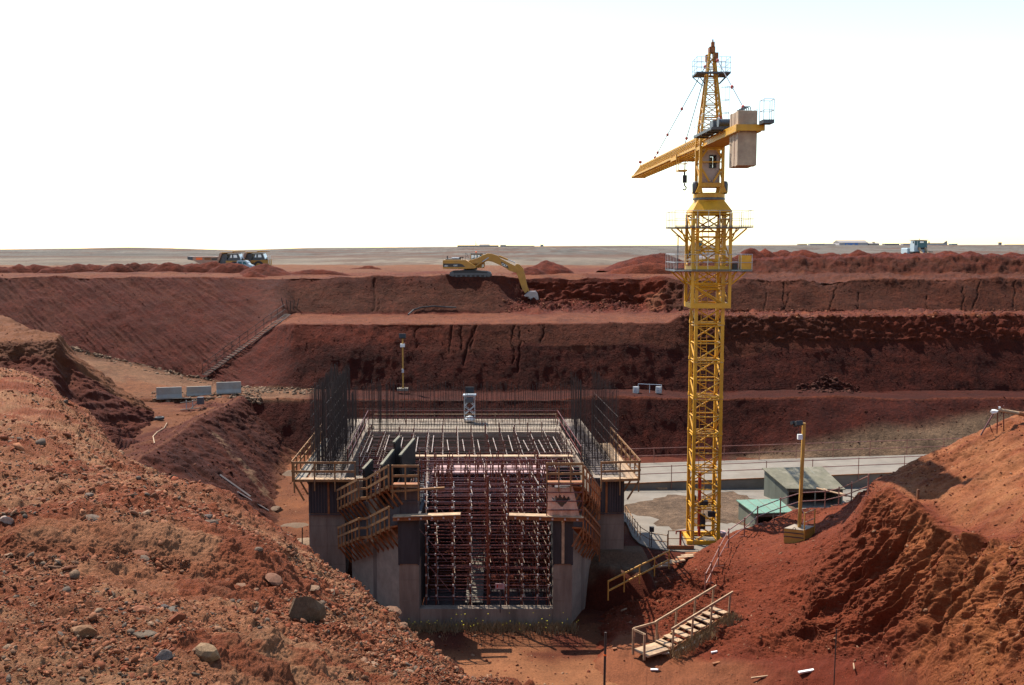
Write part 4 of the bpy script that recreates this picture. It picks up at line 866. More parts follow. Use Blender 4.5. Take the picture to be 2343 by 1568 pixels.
dk2 = MB().box(J(-8.81, .78, cz + .44), (.56, .78, .18), M=rot).build("end_platform", M_ygrey, crane); m = MB()
for t, s in ((-8.45, .52), (-8.45, 1.04), (-9.17, 1.04), (-9.17, .52), (-8.8, 1.04)): m.tube(J(t, s, cz + .5), J(t, s, cz + 1.55), .02, 4)
for z in (cz + 1.0, cz + 1.55): m.path([J(-8.45, .52, z), J(-8.45, 1.04, z), J(-9.17, 1.04, z), J(-9.17, .52, z), J(-8.45, .52, z)], .018, 4)
put("guard_rail", m.mesh("guard_rail"), dk2, M_steel)
m = MB(); m.box(J(-3.2, -.2, cz + .9), (1.0, .8, .6), M=rot)
m.build("hoist_winch", M_ygrey, crane)
MB().lathe([(.3, -.45), (.32, -.4), (.2, -.38), (.2, .38), (.32, .4), (.3, .45)], tuple(J(-4.5, -.2, cz + .95)), 'x', 18).build("winch_drum", M_ygrey, crane)
MB().box(J(-5.2, .35, cz + .85), (.4, .5, .6), M=rot).build("resistor_box", M_ygrey, crane)
MB().box(J(-1.9, .1, cz + 1.35), (.16, .2, .6), M=rot).build("limit_switch", M_red, crane)
for k in range(5): MB().box(J(-6.62 - k * .34, .0 + .02 * (k % 2), cz - .28), (1.0, .315, 2.82 - .03 * (k % 3)), M=rot).build("counterweight", M_cw, crane, bevel=.02)
m = MB()
for s in (-.62, .62): MB().bar(J(-6.3, s, cz + .2), J(-8.4, s, cz + .2), .08, .33).build("counterweight_frame", M_yel, crane)
for k in range(5): MB().path([J(-6.62 - k * .34, -.2, cz + 1.12), J(-6.62 - k * .34, -.15, cz + 1.32), J(-6.62 - k * .34, .15, cz + 1.32), J(-6.62 - k * .34, .2, cz + 1.12)], .025, 5).build("lifting_eye", M_ygrey, crane)
# ------------------------------------------------------------------ UNFINISHED CONCRETE BUILDING
sk = lambda x, y: x - .06 * (y - 54.5)                               # the rear half stands slightly askew to the front
bld = thing("unfinished_building", "unfinished grey concrete building bristling with rebar and red scaffolding in the pit", "building", (-2.5, 54, -15.9))
def slabx(m, x0, x1, y0, y1, z0, z1):                                # block following the skew
    return m.add([(sk(x0, y0), y0, z0), (sk(x1, y0), y0, z0), (sk(x1, y1), y1, z0), (sk(x0, y1), y1, z0), (sk(x0, y0), y0, z1), (sk(x1, y0), y0, z1), (sk(x1, y1), y1, z1), (sk(x0, y1), y1, z1)],
                 [(3, 2, 1, 0), (4, 5, 6, 7), (0, 1, 5, 4), (1, 2, 6, 5), (2, 3, 7, 6), (3, 0, 4, 7)])
ZT = -9.45; rr_ = np.random.default_rng(8)
slabx(MB(), -11.35, -9.35, 54.5, 71.5, -17, ZT).build("side_wall", [M_conc], bld)
slabx(MB(), 4.26, 6.26, 54.5, 71.5, -17, ZT).build("side_wall", [M_conc], bld)
slabx(MB(), -11.35, 6.26, 71.503, 73.8, -17, ZT - .003).build("back_wall", [M_conc], bld)
slabx(MB(), -9.347, 4.257, 68.6, 71.4, -9.9, ZT - .05).build("slab", [M_pale], bld)
slabx(MB(), -9.347, 4.257, 54.6, 71.4, -17, -15.75).build("floor_slab", [M_form], bld); MB().bb(-4.78, 2.13, 50.1, 54.597, -17, -15.752).build("floor_slab", M_form, bld)
MB().bb(-8.9, -8.15, 54.35, 55.6, -17, -9.6).build("buttress", M_pale, bld)
for x0, x1, zb in ((-11.33, -9.1, -11.44), (4.28, 6.24, -11.38)):
    m = MB(); xm = (x0 + x1) / 2
    m.bb(x0, xm - .06, 54.40, 54.497, zb, ZT); m.bb(xm + .06, x1, 54.40, 54.497, zb, ZT); o = m.build("formwork_panel", M_ply, bld)
    m = MB(); m.bb(xm - .055, xm + .055, 54.36, 54.49, zb - .05, ZT - .02); put("stud", m.mesh("stud"), o, M_otim)
    m = MB()
    for i in range(14): x = x0 + .08 + i * (x1 - x0 - .16) / 13; m.bb(x - .02, x + .02, 54.375, 54.398, zb, ZT) if abs(x - xm) > .1 else None
    put("rib", m.mesh("rib"), o, M_form)
    MB().bb(x0, x1, 54.33, 54.40, zb - .1, zb - .052).build("waler", M_form, bld)
for x0, x1 in ((-5.76, -4.75), (2.1, 3.06)):
    MB().bb(x0, x1, 49.5, 50.7, -17.2, -12.76).build("pier", M_conc, bld)
    m = MB(); m.bb(x0 + .02, x1 - .02, 49.44, 50.7, -12.757, -10.5); m.bb(x0 - .03, x0 + .05, 49.40, 49.5, -12.8, -10.4); m.bb(x1 - .05, x1 + .05, 49.40, 49.5, -12.8, -10.4); m.build("formwork_panel", M_ply, bld)
    m = MB(); m.bb(x0 + .1, x1 - .05, 49.75, 50.8, -10.25, -8.85); m.bar((x0 + .1, 49.7, -9.6), (x1 - .05, 49.7, -9.6), .07, .1); m.build("formwork_box", M_form, bld)
MB().bb(2.52, 2.66, 49.33, 49.43, -12.7, -10.5).build("stud", M_plank, bld)
MB().bb(-4.747, 2.097, 49.55, 50.1, -17.2, -15.15).build("sill_wall", M_conc, bld)
MB().bb(-4.98, -4.79, 50.71, 58.58, -15.7, -10.6).build("inner_wall", M_ply, bld); MB().bb(2.14, 2.3, 50.71, 58.58, -15.7, -10.6).build("inner_wall", M_ply, bld)
MB().bb(-4.747, 4.2, 58.6, 58.8, -15.7, -9.75).build("inner_wall", M_ply, bld)
slabx(MB(), -9.3, 4.2, 59.0, 68.5, -12.3, -12.15).build("dark_deck", M_ply, bld)  # black deck added to keep the bay below dark
# wing walls running back from the piers; their tops step down
for sgn, pts in ((-1, [(-5.78, 49.9), (-7.2, 51.7), (-7.45, 52.1), (-8.95, 54.3)]), (1, [(3.08, 49.9), (3.7, 51.7), (3.9, 52.1), (4.6, 54.3)])):
    for k, (a, b) in enumerate(zip(pts[:-1], pts[1:])):
        zt0 = -10.85 - (a[1] - 49.7) * .50; zt1 = -10.85 - (b[1] - 49.7) * .50; th = -sgn * .6
        m = MB(); m.add([(a[0], a[1], -17), (b[0], b[1], -17), (b[0] + th, b[1], -17), (a[0] + th, a[1], -17), (a[0], a[1], zt0), (b[0], b[1], zt1), (b[0] + th, b[1], zt1), (a[0] + th, a[1], zt0)],
                        [(3, 2, 1, 0), (4, 5, 6, 7), (0, 1, 5, 4), (1, 2, 6, 5), (2, 3, 7, 6), (3, 0, 4, 7)])
        m.build("wing_wall", M_pale if k != 1 else M_conc, bld)
        m = MB(); a2, b2 = (a[0] - sgn * .03, a[1]), (b[0] - sgn * .03, b[1]); up = 2.15
        m.add([(a2[0], a2[1], zt0 + .003), (b2[0], b2[1], zt1 + .003), (b2[0] + th, b2[1], zt1 + .003), (a2[0] + th, a2[1], zt0 + .003), (a2[0], a2[1], zt0 + up), (b2[0], b2[1], zt1 + up), (b2[0] + th, b2[1], zt1 + up), (a2[0] + th, a2[1], zt0 + up)],
              [(3, 2, 1, 0), (4, 5, 6, 7), (0, 1, 5, 4), (1, 2, 6, 5), (2, 3, 7, 6), (3, 0, 4, 7)])
        m.build("formwork_panel", M_form, bld)
# joints left by the form panels
for x0, x1, y, zs in ((-11.35, -9.36, 54.5, (-12.2, -13.35, -14.4)), (4.27, 6.25, 54.5, (-12.1, -13.0)), (-5.75, -4.76, 49.5, (-13.6, -14.7)), (2.11, 3.05, 49.5, (-13.6, -14.7))):
    for z in zs: MB().bb(x0, x1, y - .006, y + .02, z - .012, z + .012).build("form_joint", M_joint, bld)
    if x1 - x0 > 1.5: MB().bb((x0 + x1) / 2 - .012, (x0 + x1) / 2 + .012, y - .009, y + .02, -16.5, zs[0] + .4).build("form_joint", M_joint, bld)
# dark form panels standing above the wing wall, with pale top edges
for (x0, y0, x1, y1, zt_, zb_) in ((-6.78, 50.6, -6.62, 54.6, -7.95, -10.0), (-6.6, 54.62, -6.5, 56.4, -7.55, -9.8), (-6.08, 53.0, -5.8, 57.8, -7.95, -9.9), (-8.22, 53.9, -8.1, 56.4, -8.9, -10.4)):
    o = MB().add([(x0, y0, zb_), (x1, y1, zb_), (x1 + .12, y1, zb_), (x0 + .12, y0, zb_), (x0, y0, zt_), (x1, y1, zt_), (x1 + .12, y1, zt_), (x0 + .12, y0, zt_)], [(3, 2, 1, 0), (4, 5, 6, 7), (0, 1, 5, 4), (1, 2, 6, 5), (2, 3, 7, 6), (3, 0, 4, 7)]).build("standing_form", M_dkform, bld)
    m = MB(); m.bar((x0 + .02, y0, zt_ + .06), (x1 + .02, y1, zt_ + .05), .14, .08); put("top_edge", m.mesh("top_edge"), o, M_roofg)
    m = MB(); m.bar((x1 - .05, y1 - .1, zb_), (x1 - .05, y1 - .1, zt_), .16, .1); put("end_stud", m.mesh("end_stud"), o, M_form)
for x0, x1 in ((4.75, 5.95), (-11.1, -10.2)):
    for k in range(7): ya = 55.2 + k * 2.25; slabx(MB(), x0 + rr_.uniform(-.1, .1), x1 + rr_.uniform(-.1, .1), ya, ya + 1.9, ZT + .004, ZT + .04).build("deck_board", M_form, bld)
# rebar: two curtains on each side wall, one on the back wall, short starters on the slab
bars = []
rr = np.random.default_rng(31)
def curtain(x, y0, y1, step, z0, zt_, rad=.017):
    for y in np.arange(y0, y1, step):
        bars.append((sk(x, y) + rr.normal(0, .02), y, z0, zt_ + rr.normal(0, .14), rad))
for x in (-11.15, -10.95): curtain(x, 54.7, 66.5, .27, ZT, -4.5 + .0, .016)
for x in (-10.35, -10.15): curtain(x, 54.8, 66.2, .27, ZT, -4.55, .016)
for x in (5.98, 5.75): curtain(x, 54.7, 64.5, .38, ZT, -4.65, .012)
curtain(4.55, 55, 66.0, .4, ZT, -4.9, .011); curtain(4.8, 55.1, 66.0, .42, ZT, -5.2, .011); curtain(5.3, 55.1, 70.0, .3, ZT, -8.3, .015)
for x in (-10.9, -10.5): curtain(x, 55.1, 71.0, .35, ZT, -8.4, .014)
for x in (-11.1, -10.2): curtain(x, 66.8, 71.3, .3, ZT, -6.6, .014)
for x in np.arange(-11.2, 6.1, .17):
    bars.append((sk(x, 72.3) + rr.normal(0, .02), 72.3 + (rr.random() < .5) * 1.1, ZT, -6.75 + rr.normal(0, .16), .019))
for x in (-9.55, 4.4):
    for y in np.arange(54.8, 71, .25): bars.append((sk(x, y), y, ZT, ZT + .9 + rr.normal(0, .1), .013))
for x in np.arange(-9.2, 4.2, .2): bars.append((sk(x, 68.9), 68.9, ZT - .1, ZT + .65 + rr.normal(0, .12), .013)); bars.append((sk(x, 70.6), 70.6, ZT - .1, ZT + .8 + rr.normal(0, .15), .012))
for x, y in ((-9.6, 67.6), (-9.0, 67.7), (-8.6, 67.6), (-9.3, 68.2), (-8.2, 68.3)):
    for k in range(3): bars.append((x + rr.normal(0, .12), y + rr.normal(0, .1), ZT, -5.9 + rr.normal(0, .15), .017))
bars.sort(key=lambda b: b[1])
def rebar_mesh(b): return MB().tube((0, 0, 0), (rr.normal(0, .025), rr.normal(0, .025), b[3] - b[2]), b[4], 5).mesh("rebar")
big = [b for b in bars if b[3] > -5.2][:100]; rest = [b for b in bars if b not in big]
for b in big:
    o = put("rebar", rebar_mesh(b), bld, M_rust); o.location = Vector((b[0], b[1], b[2])) - BASE[bld.name]
m = MB()
for b in rest: m.tube((b[0], b[1], b[2]), (b[0] + rr.normal(0, .02), b[1] + rr.normal(0, .02), b[3]), b[4], 4)
for x, y0, y1, z1 in ((-11.15, 54.7, 66.4, -5.0), (-10.3, 54.7, 66, -5.1), (5.9, 54.7, 64, -5.4)):       # a few horizontal tie bars
    for z in np.arange(ZT + .4, z1, .75): m.tube((sk(x, y0), y0, z), (sk(x, y1), y1, z), .014, 4)
for z in (ZT + .35, ZT + 1.0, ZT + 1.6): m.tube((sk(-11.2, 72.3), 72.3, z), (sk(6, 72.3), 72.3, z), .013, 4)
for y in np.arange(58.9, 68.4, .34): m.tube((sk(-9.1, y), y, -9.12 + rr.normal(0, .02)), (sk(4.1, y), y, -9.12 + rr.normal(0, .03)), .014, 4)
for y in np.arange(55.5, 71, .5):
    for xa, xb in ((4.4, 6.1), (-11.2, -9.5)): m.tube((sk(xa, y), y, ZT + .12), (sk(xb, y), y, ZT + .12), .018, 4)
for xa in (4.5, 4.9, 5.3, 5.7, -11, -10.6, -10.0): m.tube((sk(xa, 55), 55, ZT + .15), (sk(xa, 71), 71, ZT + .15), .018, 4)
o = m.build("rebar_field", M_rust, bld); o["kind"] = "stuff"

# ------------------------------------------------------------------ SCAFFOLDING inside the building
def many(pieces, name, parent, m_, stuff_name, limit=100):
    """pieces: (mesh builder fn) nearest first -> parts, the rest one stuff part"""
    for f in pieces[:limit]: mb = MB(); f(mb); put(name, mb.mesh(name), parent, m_)
    if len(pieces) > limit:
        mb = MB()
        for f in pieces[limit:]: f(mb)
        o = put(stuff_name, mb.mesh(stuff_name), parent, m_); o["kind"] = "stuff"
T = lambda a, b, r=.03: (lambda m, a=a, b=b, r=r: m.tube(a, b, r, 6))
sc1 = thing("scaffold", "dense red tube scaffold filling the front bay between the two concrete piers", "scaffold", (-1.3, 54, -15.75), "red tube scaffolds in the building")
xs = [-4.45, -3.95, -3.05, -2.15, -1.2, -.3, .55, 1.35, 1.95]; ys = [50.35, 51.5, 52.7, 53.9, 55.1, 56.3, 57.5]
lv = [-15.35, -14.75, -14.2, -13.65, -13.1, -12.55, -12.0, -11.45, -10.95, -10.45, -10.1, -9.75, -9.4, -9.05]
st_, le_, tr_ = [], [], []
s1_ = lambda x, y: x - .085 * (y - 50.3)
for y in ys:
    for x in xs: st_.append(T((s1_(x, y) + rr.normal(0, .02), y, -15.75), (s1_(x, y) + rr.normal(0, .03), y, -8.6 + rr.uniform(-.35, .45)), .03))
    for z in lv: le_.append(T((s1_(xs[0] + .2, y) + rr.uniform(-.1, .15), y - .05, z + rr.normal(0, .03)), (s1_(xs[-1], y) + rr.uniform(0, .2), y - .05, z + rr.normal(0, .05)), .025))
for x in xs:
    for z in lv:
        for ya, yb in ((ys[0] - .25, 53.9), (53.9, ys[-1] + .3)):
            if rr.random() < .72: tr_.append(T((s1_(x, ya) + .06 + rr.normal(0, .03), ya + rr.uniform(-.1, .5), z + .06 + rr.normal(0, .03)), (s1_(x, yb) + .06 + rr.normal(0, .04), yb + rr.uniform(-.6, .2), z + .06 + rr.normal(0, .04)), .021))
for (x, y) in [(-1.25, 50.3), (-1.25, 50.4), (-.2, 50.4)]: st_.insert(0, T((x, y, -15.7), (x, y, -8.4), .06))
many(st_, "standard", sc1, M_tubr, "standard_lattice"); many(le_, "ledger", sc1, M_tubr, "ledger_lattice"); many(tr_, "transom", sc1, M_tubglint, "transom_lattice")
br_s = []
for k in range(34):
    x = rr.uniform(-4.2, 1.0); y = rr.choice(ys); z = rr.uniform(-15, -10.5); br_s.append(T((s1_(x, y), y - .08, z), (s1_(x + rr.uniform(-1.9, 1.9), y), y - .08, z + rr.uniform(1.2, 2.2)), .024))
many(br_s, "brace", sc1, M_tubr, "brace_lattice")
cp = [(lambda m, x=x + rr.normal(0, .02), y=y, z=z: m.box((x, y - .03, z + .03), (.09, .09, .10))) for y in ys[:2] for x in xs for z in lv]
many(cp, "coupler", sc1, M_steel, "coupler_lattice", 60)
m = []
for k in range(64): x = rr.uniform(-4.2, 2.0); y = rr.uniform(52.5, 56.5); m.append(T((x, y, -9.6), (x, y, -8.75 + rr.uniform(-.15, .35)), .03))
many(m, "jack_post", sc1, M_tubr, "jack_lattice")
sc2 = thing("scaffold", "wide tube scaffold under the open top of the rear hall, lit tubes pointing away", "scaffold", (-2.8, 62, -15.7), "red tube scaffolds in the building")
xs2 = np.arange(-8.9, 4.1, .98); ys2 = np.arange(58.9, 68.4, 1.3); lv2 = [-12.0, -11.2, -10.4, -9.75, -9.2]
st_, le_, tr_ = [], [], []
for y in ys2:
    for x in xs2: st_.append(T((sk(x, y), y, -12.15), (sk(x, y), y, -8.95 + rr.uniform(-.3, .35)), .032))
    for z in lv2: le_.append(T((sk(-9.1, y), y - .05, z), (sk(4.1, y), y - .05, z + rr.normal(0, .03)), .026))
for x in xs2:
    for z in lv2: tr_.append(T((sk(x + .06, 58.5), 58.5 + rr.uniform(0, .6), z + .06), (sk(x + .06, 68.4), 68.4, z + .06 + rr.normal(0, .03)), .022))
    tr_.append(T((sk(x + .4, 59), 59 + rr.uniform(0, 1), -9.02), (sk(x + .4, 64), 63 + rr.uniform(0, 2), -9.0), .03))
tr_.sort(key=lambda f: -f.__defaults__[0][2]); le_.sort(key=lambda f: -f.__defaults__[0][2])
many(st_, "standard", sc2, M_tubr, "standard_lattice"); many(le_, "ledger", sc2, M_tubr, "ledger_lattice"); many(tr_, "transom", sc2, M_tubglint, "transom_lattice")
sc3 = thing("scaffold", "low tube scaffold over the middle of the building in front of the plank strip", "scaffold", (-1.5, 57, -12), "red tube scaffolds in the building")
st_, tr_, le_ = [], [], []
for x in np.arange(-8.2, 4.0, .98):
    for y in (56.2, 57.2, 58.2): st_.append(T((sk(x, y), y, -15), (sk(x, y), y, -9.0 + rr.uniform(-.1, .5)), .03))
    tr_.append(T((sk(x, 55.4), 55.4, -9.25), (sk(x, 58.4), 58.4, -9.2), .028)); tr_.append(T((sk(x + .3, 55.8), 55.8, -9.95), (sk(x + .3, 58.4), 58.4, -9.95), .028))
for y in (55.6, 56.4, 57.2, 58.2):
    for z in (-10.6, -9.9, -9.3): le_.append(T((sk(-8.6, y), y, z), (sk(4.0, y), y, z), .026))
many(st_, "standard", sc3, M_tubr, "standard_lattice"); many(tr_, "transom", sc3, M_tubglint, "transom_lattice"); many(le_, "ledger", sc3, M_tubr, "ledger_lattice")
# railing of tubes around the rear hall, and the one over the front bay
def tube_rail(label, pts, h, levels, m_=M_tubr, step=1.6, r=.03, name="guard_rail", group=None):
    t = thing(name, label, "guard rail", pts[0], group)
    for k, (a, b) in enumerate(zip(pts[:-1], pts[1:])):
        a = Vector(a); b = Vector(b); n = max(1, int((b - a).length / step))
        for i in range(n + (1 if k == len(pts) - 2 else 0)):
            p = a.lerp(b, i / n); MB().tube(p, p + Vector((0, 0, h + .06)), r, 6).build("post", m_, t)
        for l in levels: MB().tube(a + Vector((0, 0, l)), b + Vector((0, 0, l)), r, 6).build("rail", m_, t)
    return t
tube_rail("tube guard rail round three sides of the rear hall top", [(sk(-9.4, 57), 57, ZT), (sk(-9.4, 71.2), 71.2, ZT), (sk(4.3, 71.2), 71.2, ZT), (sk(4.3, 58), 58, ZT)], 1.05, (.55, 1.05), M_tubr, 2.4)
tube_rail("tube guard rail across the top of the front bay", [(-4.7, 51.0, -8.8), (2.3, 51.0, -8.75)], 1.05, (.55, 1.05), M_tubr, 1.4)
tube_rail("second tube rail close behind the rear guard rail", [(sk(-9, 71.42), 71.42, ZT - .05), (sk(4.2, 71.42), 71.42, ZT - .05)], .8, (.3, .8), M_plank, 3.3, .025)
o = slabx(MB(), -6.2, 3.9, 58.45, 58.95, -9.15, -9.08).build("plank", M_plank); tag(o, "long pale plank laid across the hall between the two scaffold tops", "plank")
o = MB().bb(-4.5, 2.0, 54.9, 57.0, -9.33, -9.3).build("plastic_sheet", M_pink); tag(o, "pale pinkish sheet covering the formwork behind the front bay railing", "sheet")
o = MB().add([(-2.5, 51.6, -15.6), (-1.55, 51.6, -15.6), (-1.55, 58.5, -13.7), (-2.35, 58.5, -13.7), (-2.5, 51.6, -15.55), (-1.55, 51.6, -15.55), (-1.55, 58.5, -13.65), (-2.35, 58.5, -13.65)], [(3, 2, 1, 0), (4, 5, 6, 7), (0, 1, 5, 4), (1, 2, 6, 5), (2, 3, 7, 6), (3, 0, 4, 7)]).build("board", M_slab); tag(o, "sunlit strip inside the front bay behind the scaffold, made as an added pale sloping slab", "board")  # added pale slab in place of sunlight falling on the bay floor
# ------------------------------------------------------------------ timber work platforms
def work_platform(label, pts, wdt, side, h=1.0, step=.9, hang=.9, m_=M_wood, deck_m=M_plank, rails=(.5, 1.0), bracket=True, boards=.1, bm=None, dh=1.0):
    """pts: outer edge; the deck reaches wdt to the given side (unit vector)"""
    t = thing("work_platform", label, "work platform", pts[0], "timber work platforms on the building"); S_ = Vector(side)
    for k, (a, b) in enumerate(zip(pts[:-1], pts[1:])):
        a = Vector(a); b = Vector(b); L = (b - a).length; n = max(1, round(L / step))
        w_ = S_ * wdt
        MB().add([a, b, b + w_, a + w_, a + Vector((0, 0, -boards)), b + Vector((0, 0, -boards)), b + w_ + Vector((0, 0, -boards)), a + w_ + Vector((0, 0, -boards))], [(0, 1, 2, 3), (7, 6, 5, 4), (0, 4, 5, 1), (1, 5, 6, 2), (2, 6, 7, 3), (3, 7, 4, 0)]).build("deck", deck_m, t)
        for i in range(n + 1):
            if i == 0 and k > 0: continue
            p = a.lerp(b, i / n) - S_ * .06; MB().bar(p + Vector((0, 0, -hang * (.6 + .4 * rr.random()))), p + Vector((0, 0, h + .05)), .07, .1).build("post", m_, t)
            if bracket: q = a.lerp(b, i / n); MB().bar(q + Vector((0, 0, -boards - .04)), q + w_ + Vector((0, 0, -boards - .04 - dh)), .06, .09).build("bracket", bm or m_, t)
        for l in rails: MB().bar(a - S_ * .11 + Vector((0, 0, l)), b - S_ * .11 + Vector((0, 0, l)), .04, .12).build("rail", m_, t)
        MB().bar(a - S_ * .02 + Vector((0, 0, -.02)), b - S_ * .02 + Vector((0, 0, -.02)), .05, .14).build("edge_board", m_, t)
    return t
work_platform("timber work platform with railing across the front of the left wing", [(-11.95, 53.75, -9.42), (-8.6, 53.75, -9.42)], .62, (0, 1, 0), step=1.05, bracket=False)
work_platform("timber work platform with railing along the outer side of the left wing", [(-12.0, 53.8, -9.43), (sk(-11.9, 66), 66, -9.43)], .55, (1, 0, 0), step=1.4, hang=.1, deck_m=M_slab)
work_platform("timber work platform with railing across the front of the right wing", [(4.9, 53.75, -9.42), (6.95, 53.75, -9.36)], .62, (0, 1, 0), step=1.0, bracket=False)
work_platform("timber work platform with railing along the outer side of the right wing", [(6.95, 53.8, -9.37), (sk(6.9, 64), 64, -9.37)], .6, (-1, 0, 0), step=1.5, hang=.1)
nrm = Vector((.83, .56, 0))
for lab, dz in (("upper", 0), ("lower", -2.1)):
    A = [(-6.15, 49.2, -8.62 + dz), (-7.55, 51.2, -9.75 + dz), (-8.0, 51.3, -9.8 + dz), (-9.5, 53.6, -10.95 + dz)]
    work_platform(f"orange timber walkway stepping down along the left wing wall, {lab} of the two", A, .7, nrm, step=.5, hang=.25, m_=M_wood, deck_m=M_otim, bm=M_otim, boards=.08, dh=.95)
for lab, dz in (("upper", 0), ("lower", -2.1)):
    A = [(3.55, 49.3, -8.7 + dz), (4.15, 51.2, -9.75 + dz), (4.75, 53.5, -10.9 + dz)]
    work_platform(f"orange timber walkway along the right wing wall, {lab} of the two", A, .5, (-1, .15, 0), step=.7, hang=.9, m_=M_otim, deck_m=M_otim, boards=.08, dh=.9)
work_platform("orange railed timber platform on top of the left pier", [(-6.0, 49.15, -8.6), (-4.7, 49.15, -8.6)], .6, (0, 1, 0), step=.65, hang=.9, m_=M_wood, deck_m=M_otim, bracket=False)
work_platform("orange railed timber platform on top of the right pier", [(1.75, 49.2, -8.5), (3.55, 49.2, -8.5)], .6, (0, 1, 0), step=.6, hang=.5, m_=M_wood, deck_m=M_otim, bracket=False)
for lab, a, b in (("left", (-6.0, 49.2, -10.32), (-2.6, 49.25, -10.22)), ("right", (-.15, 49.25, -10.25), (3.6, 49.2, -10.35))):
    t = thing("timber_beam", f"brown timber beam with a plank edge across the {lab} side of the scaffold front", "timber beam", a)
    MB().bar(a, b, .28, .2).build("beam", M_otim, t); MB().bar(Vector(a) + Vector((0, .0, .125)), Vector(b) + Vector((0, 0, .125)), .5, .045).build("deck", M_plank, t)
    for i in range(6): p = Vector(a).lerp(Vector(b), (i + .5) / 6); MB().box(p + Vector((0, -.17, 0)), (.09, .06, .09)).build("clamp", M_steel, t)
o = MB().bar((-6.1, 49.1, -8.9), (-3.4, 49.2, -8.75), .14, .1).build("timber_pole", M_wood); tag(o, "loose timber pole lying along the front of the left pier platform", "pole")
tube_rail("small tube rail standing in front of the tarpaulin on the right pier", [(1.75, 49.1, -10.2), (3.55, 49.1, -10.2)], 1.7, (.35, .8, 1.25, 1.68), M_tubr, 1.75, .03)
# torn tarpaulin on the right pier
n = 34; g = np.zeros((n, n, 3)); s_ = np.linspace(0, 1, n)
tl, tr2, bl, br_ = np.array((1.82, 49.28, -8.68)), np.array((3.05, 49.28, -8.68)), np.array((1.8, 49.2, -10.2)), np.array((3.42, 49.2, -10.22))
for i in range(n):
    for j in range(n):
        a, b = s_[i], s_[j]; p = (tl * (1 - b) + tr2 * b) * (1 - a) + (bl * (1 - b) + br_ * b) * a
        p[1] += .09 * math.sin(b * 19 + 3 * a) * (.3 + a) * .6 + .07 * float(fbm(b * 4, a * 4, 3, 7)); p[2] -= .09 * math.sin(b * math.pi) * (1 - a) ** 3; g[i, j] = p
m = MB(); idx = lambda i, j: i * n + j; fs = []
for i in range(n - 1):
    for j in range(n - 1):
        a, b = s_[i], s_[j]; d1 = abs(b - .46) / .33; lo, hi = .36 - .08 * (1 - d1) + .05 * math.sin(b * 40), .40 + .27 * (1 - d1)
        if d1 < 1 and lo < a < hi: continue
        fs.append((idx(i, j), idx(i, j + 1), idx(i + 1, j + 1), idx(i + 1, j)))
m.add(g.reshape(-1, 3), fs); o = m.build("tarpaulin", M_tarp, smooth=True); sd = o.modifiers.new("thickness", 'SOLIDIFY'); sd.thickness = .012
tag(o, "torn tan tarpaulin with a ragged hole hung on the right pier", "tarpaulin")
sg = thing("warning_sign", "small pale pink notice board on a post in front of the scaffold", "sign", (-.62, 49.4, -15.1))
MB().bb(-.85, -.38, 49.37, 49.4, -14.05, -13.75).build("board", M_pink, sg); MB().tube((-.6, 49.43, -15.3), (-.6, 49.43, -13.8), .03).build("post", M_form, sg)
MB().bb(-.78, -.7, 49.364, 49.368, -13.97, -13.8).build("symbol", M_red, sg)
m = MB()
for k, (x0, x1) in enumerate([(-.66, -.45), (-.66, -.5), (-.66, -.43)]): m.bb(x0, x1, 49.364, 49.368, -13.84 - k * .055, -13.825 - k * .055)
m.build("lettering", M_red, sg)
# dry weeds with yellow blossoms at the foot of the building, and under the stairs
def weeds(name, label, pts, hmin, hmax, seed, m_=M_grass):
    r = np.random.default_rng(seed); m = MB()
    for p in pts:
        for k in range(5):
            a = r.uniform(0, 6.3); h = r.uniform(hmin, hmax); b = Vector(p) + Vector((r.normal(0, .08), r.normal(0, .08), -.05)); c = b + Vector((math.cos(a) * h * .4, math.sin(a) * h * .4, h)); s = Vector((math.sin(a), -math.cos(a), 0)) * .012
            m.add([b - s, b + s, b.lerp(c, .6) + s * .8 + Vector((0, 0, h * .1)), c, b.lerp(c, .6) - s * .8 + Vector((0, 0, h * .1))], [(0, 1, 2, 3, 4)])
    o = m.build(name, m_); tag(o, label, "weeds", kind="stuff"); return o
weeds("weeds", "dry brown weeds growing along the foot of the sill wall", [(rr.uniform(-5.6, 3.2), 49.3 - abs(rr.normal(0, .35)), -16.1) for _ in range(620)], .12, .6, 41)
m = MB()
for k in range(46): m.lathe([(.001, 0), (.022, .015), (.026, .035), (.001, .05)], (rr.uniform(-5.9, 3.4), 49.1 - abs(rr.normal(0, .3)), rr.choice([-15.75, -15.6, -15.5, -15.2])), 'z', 6)
o = m.build("blossoms", M_flow); tag(o, "tiny yellow blossoms among the dry weeds at the sill wall", "blossoms", kind="stuff")
# lamp masts
def head(m_parent, p, s=1.0, yaw=0):
    M = Matrix.Rotation(yaw, 3, 'Z') @ Matrix.Rotation(-.35, 3, 'X'); p = Vector(p)
    return MB().box(p, (.62 * s, .34 * s, .42 * s), M=M).build("floodlight", M_blk, m_parent, bevel=.03)
p = P(922, 893, 93.0); t = thing("lamp_mast", "slim yellow lamp mast on a slatted pallet on the lower bench", "lamp mast", tuple(p))
m = MB().bar(p + np.array((0, 0, .2)), p + np.array((0, 0, 5.0)), .13); m.build("pole", M_ochre, t)
m = MB()
for i in range(7): m.bb(p[0] - .5 + i * .15 - .05, p[0] - .5 + i * .15 + .05, p[1] - .5, p[1] + .5, p[2] + .1, p[2] + .2)
m.bb(p[0] - .55, p[0] + .5, p[1] - .5, p[1] - .4, p[2], p[2] + .097); m.bb(p[0] - .55, p[0] + .5, p[1] + .4, p[1] + .5, p[2], p[2] + .097); m.build("pallet", M_slab, t)
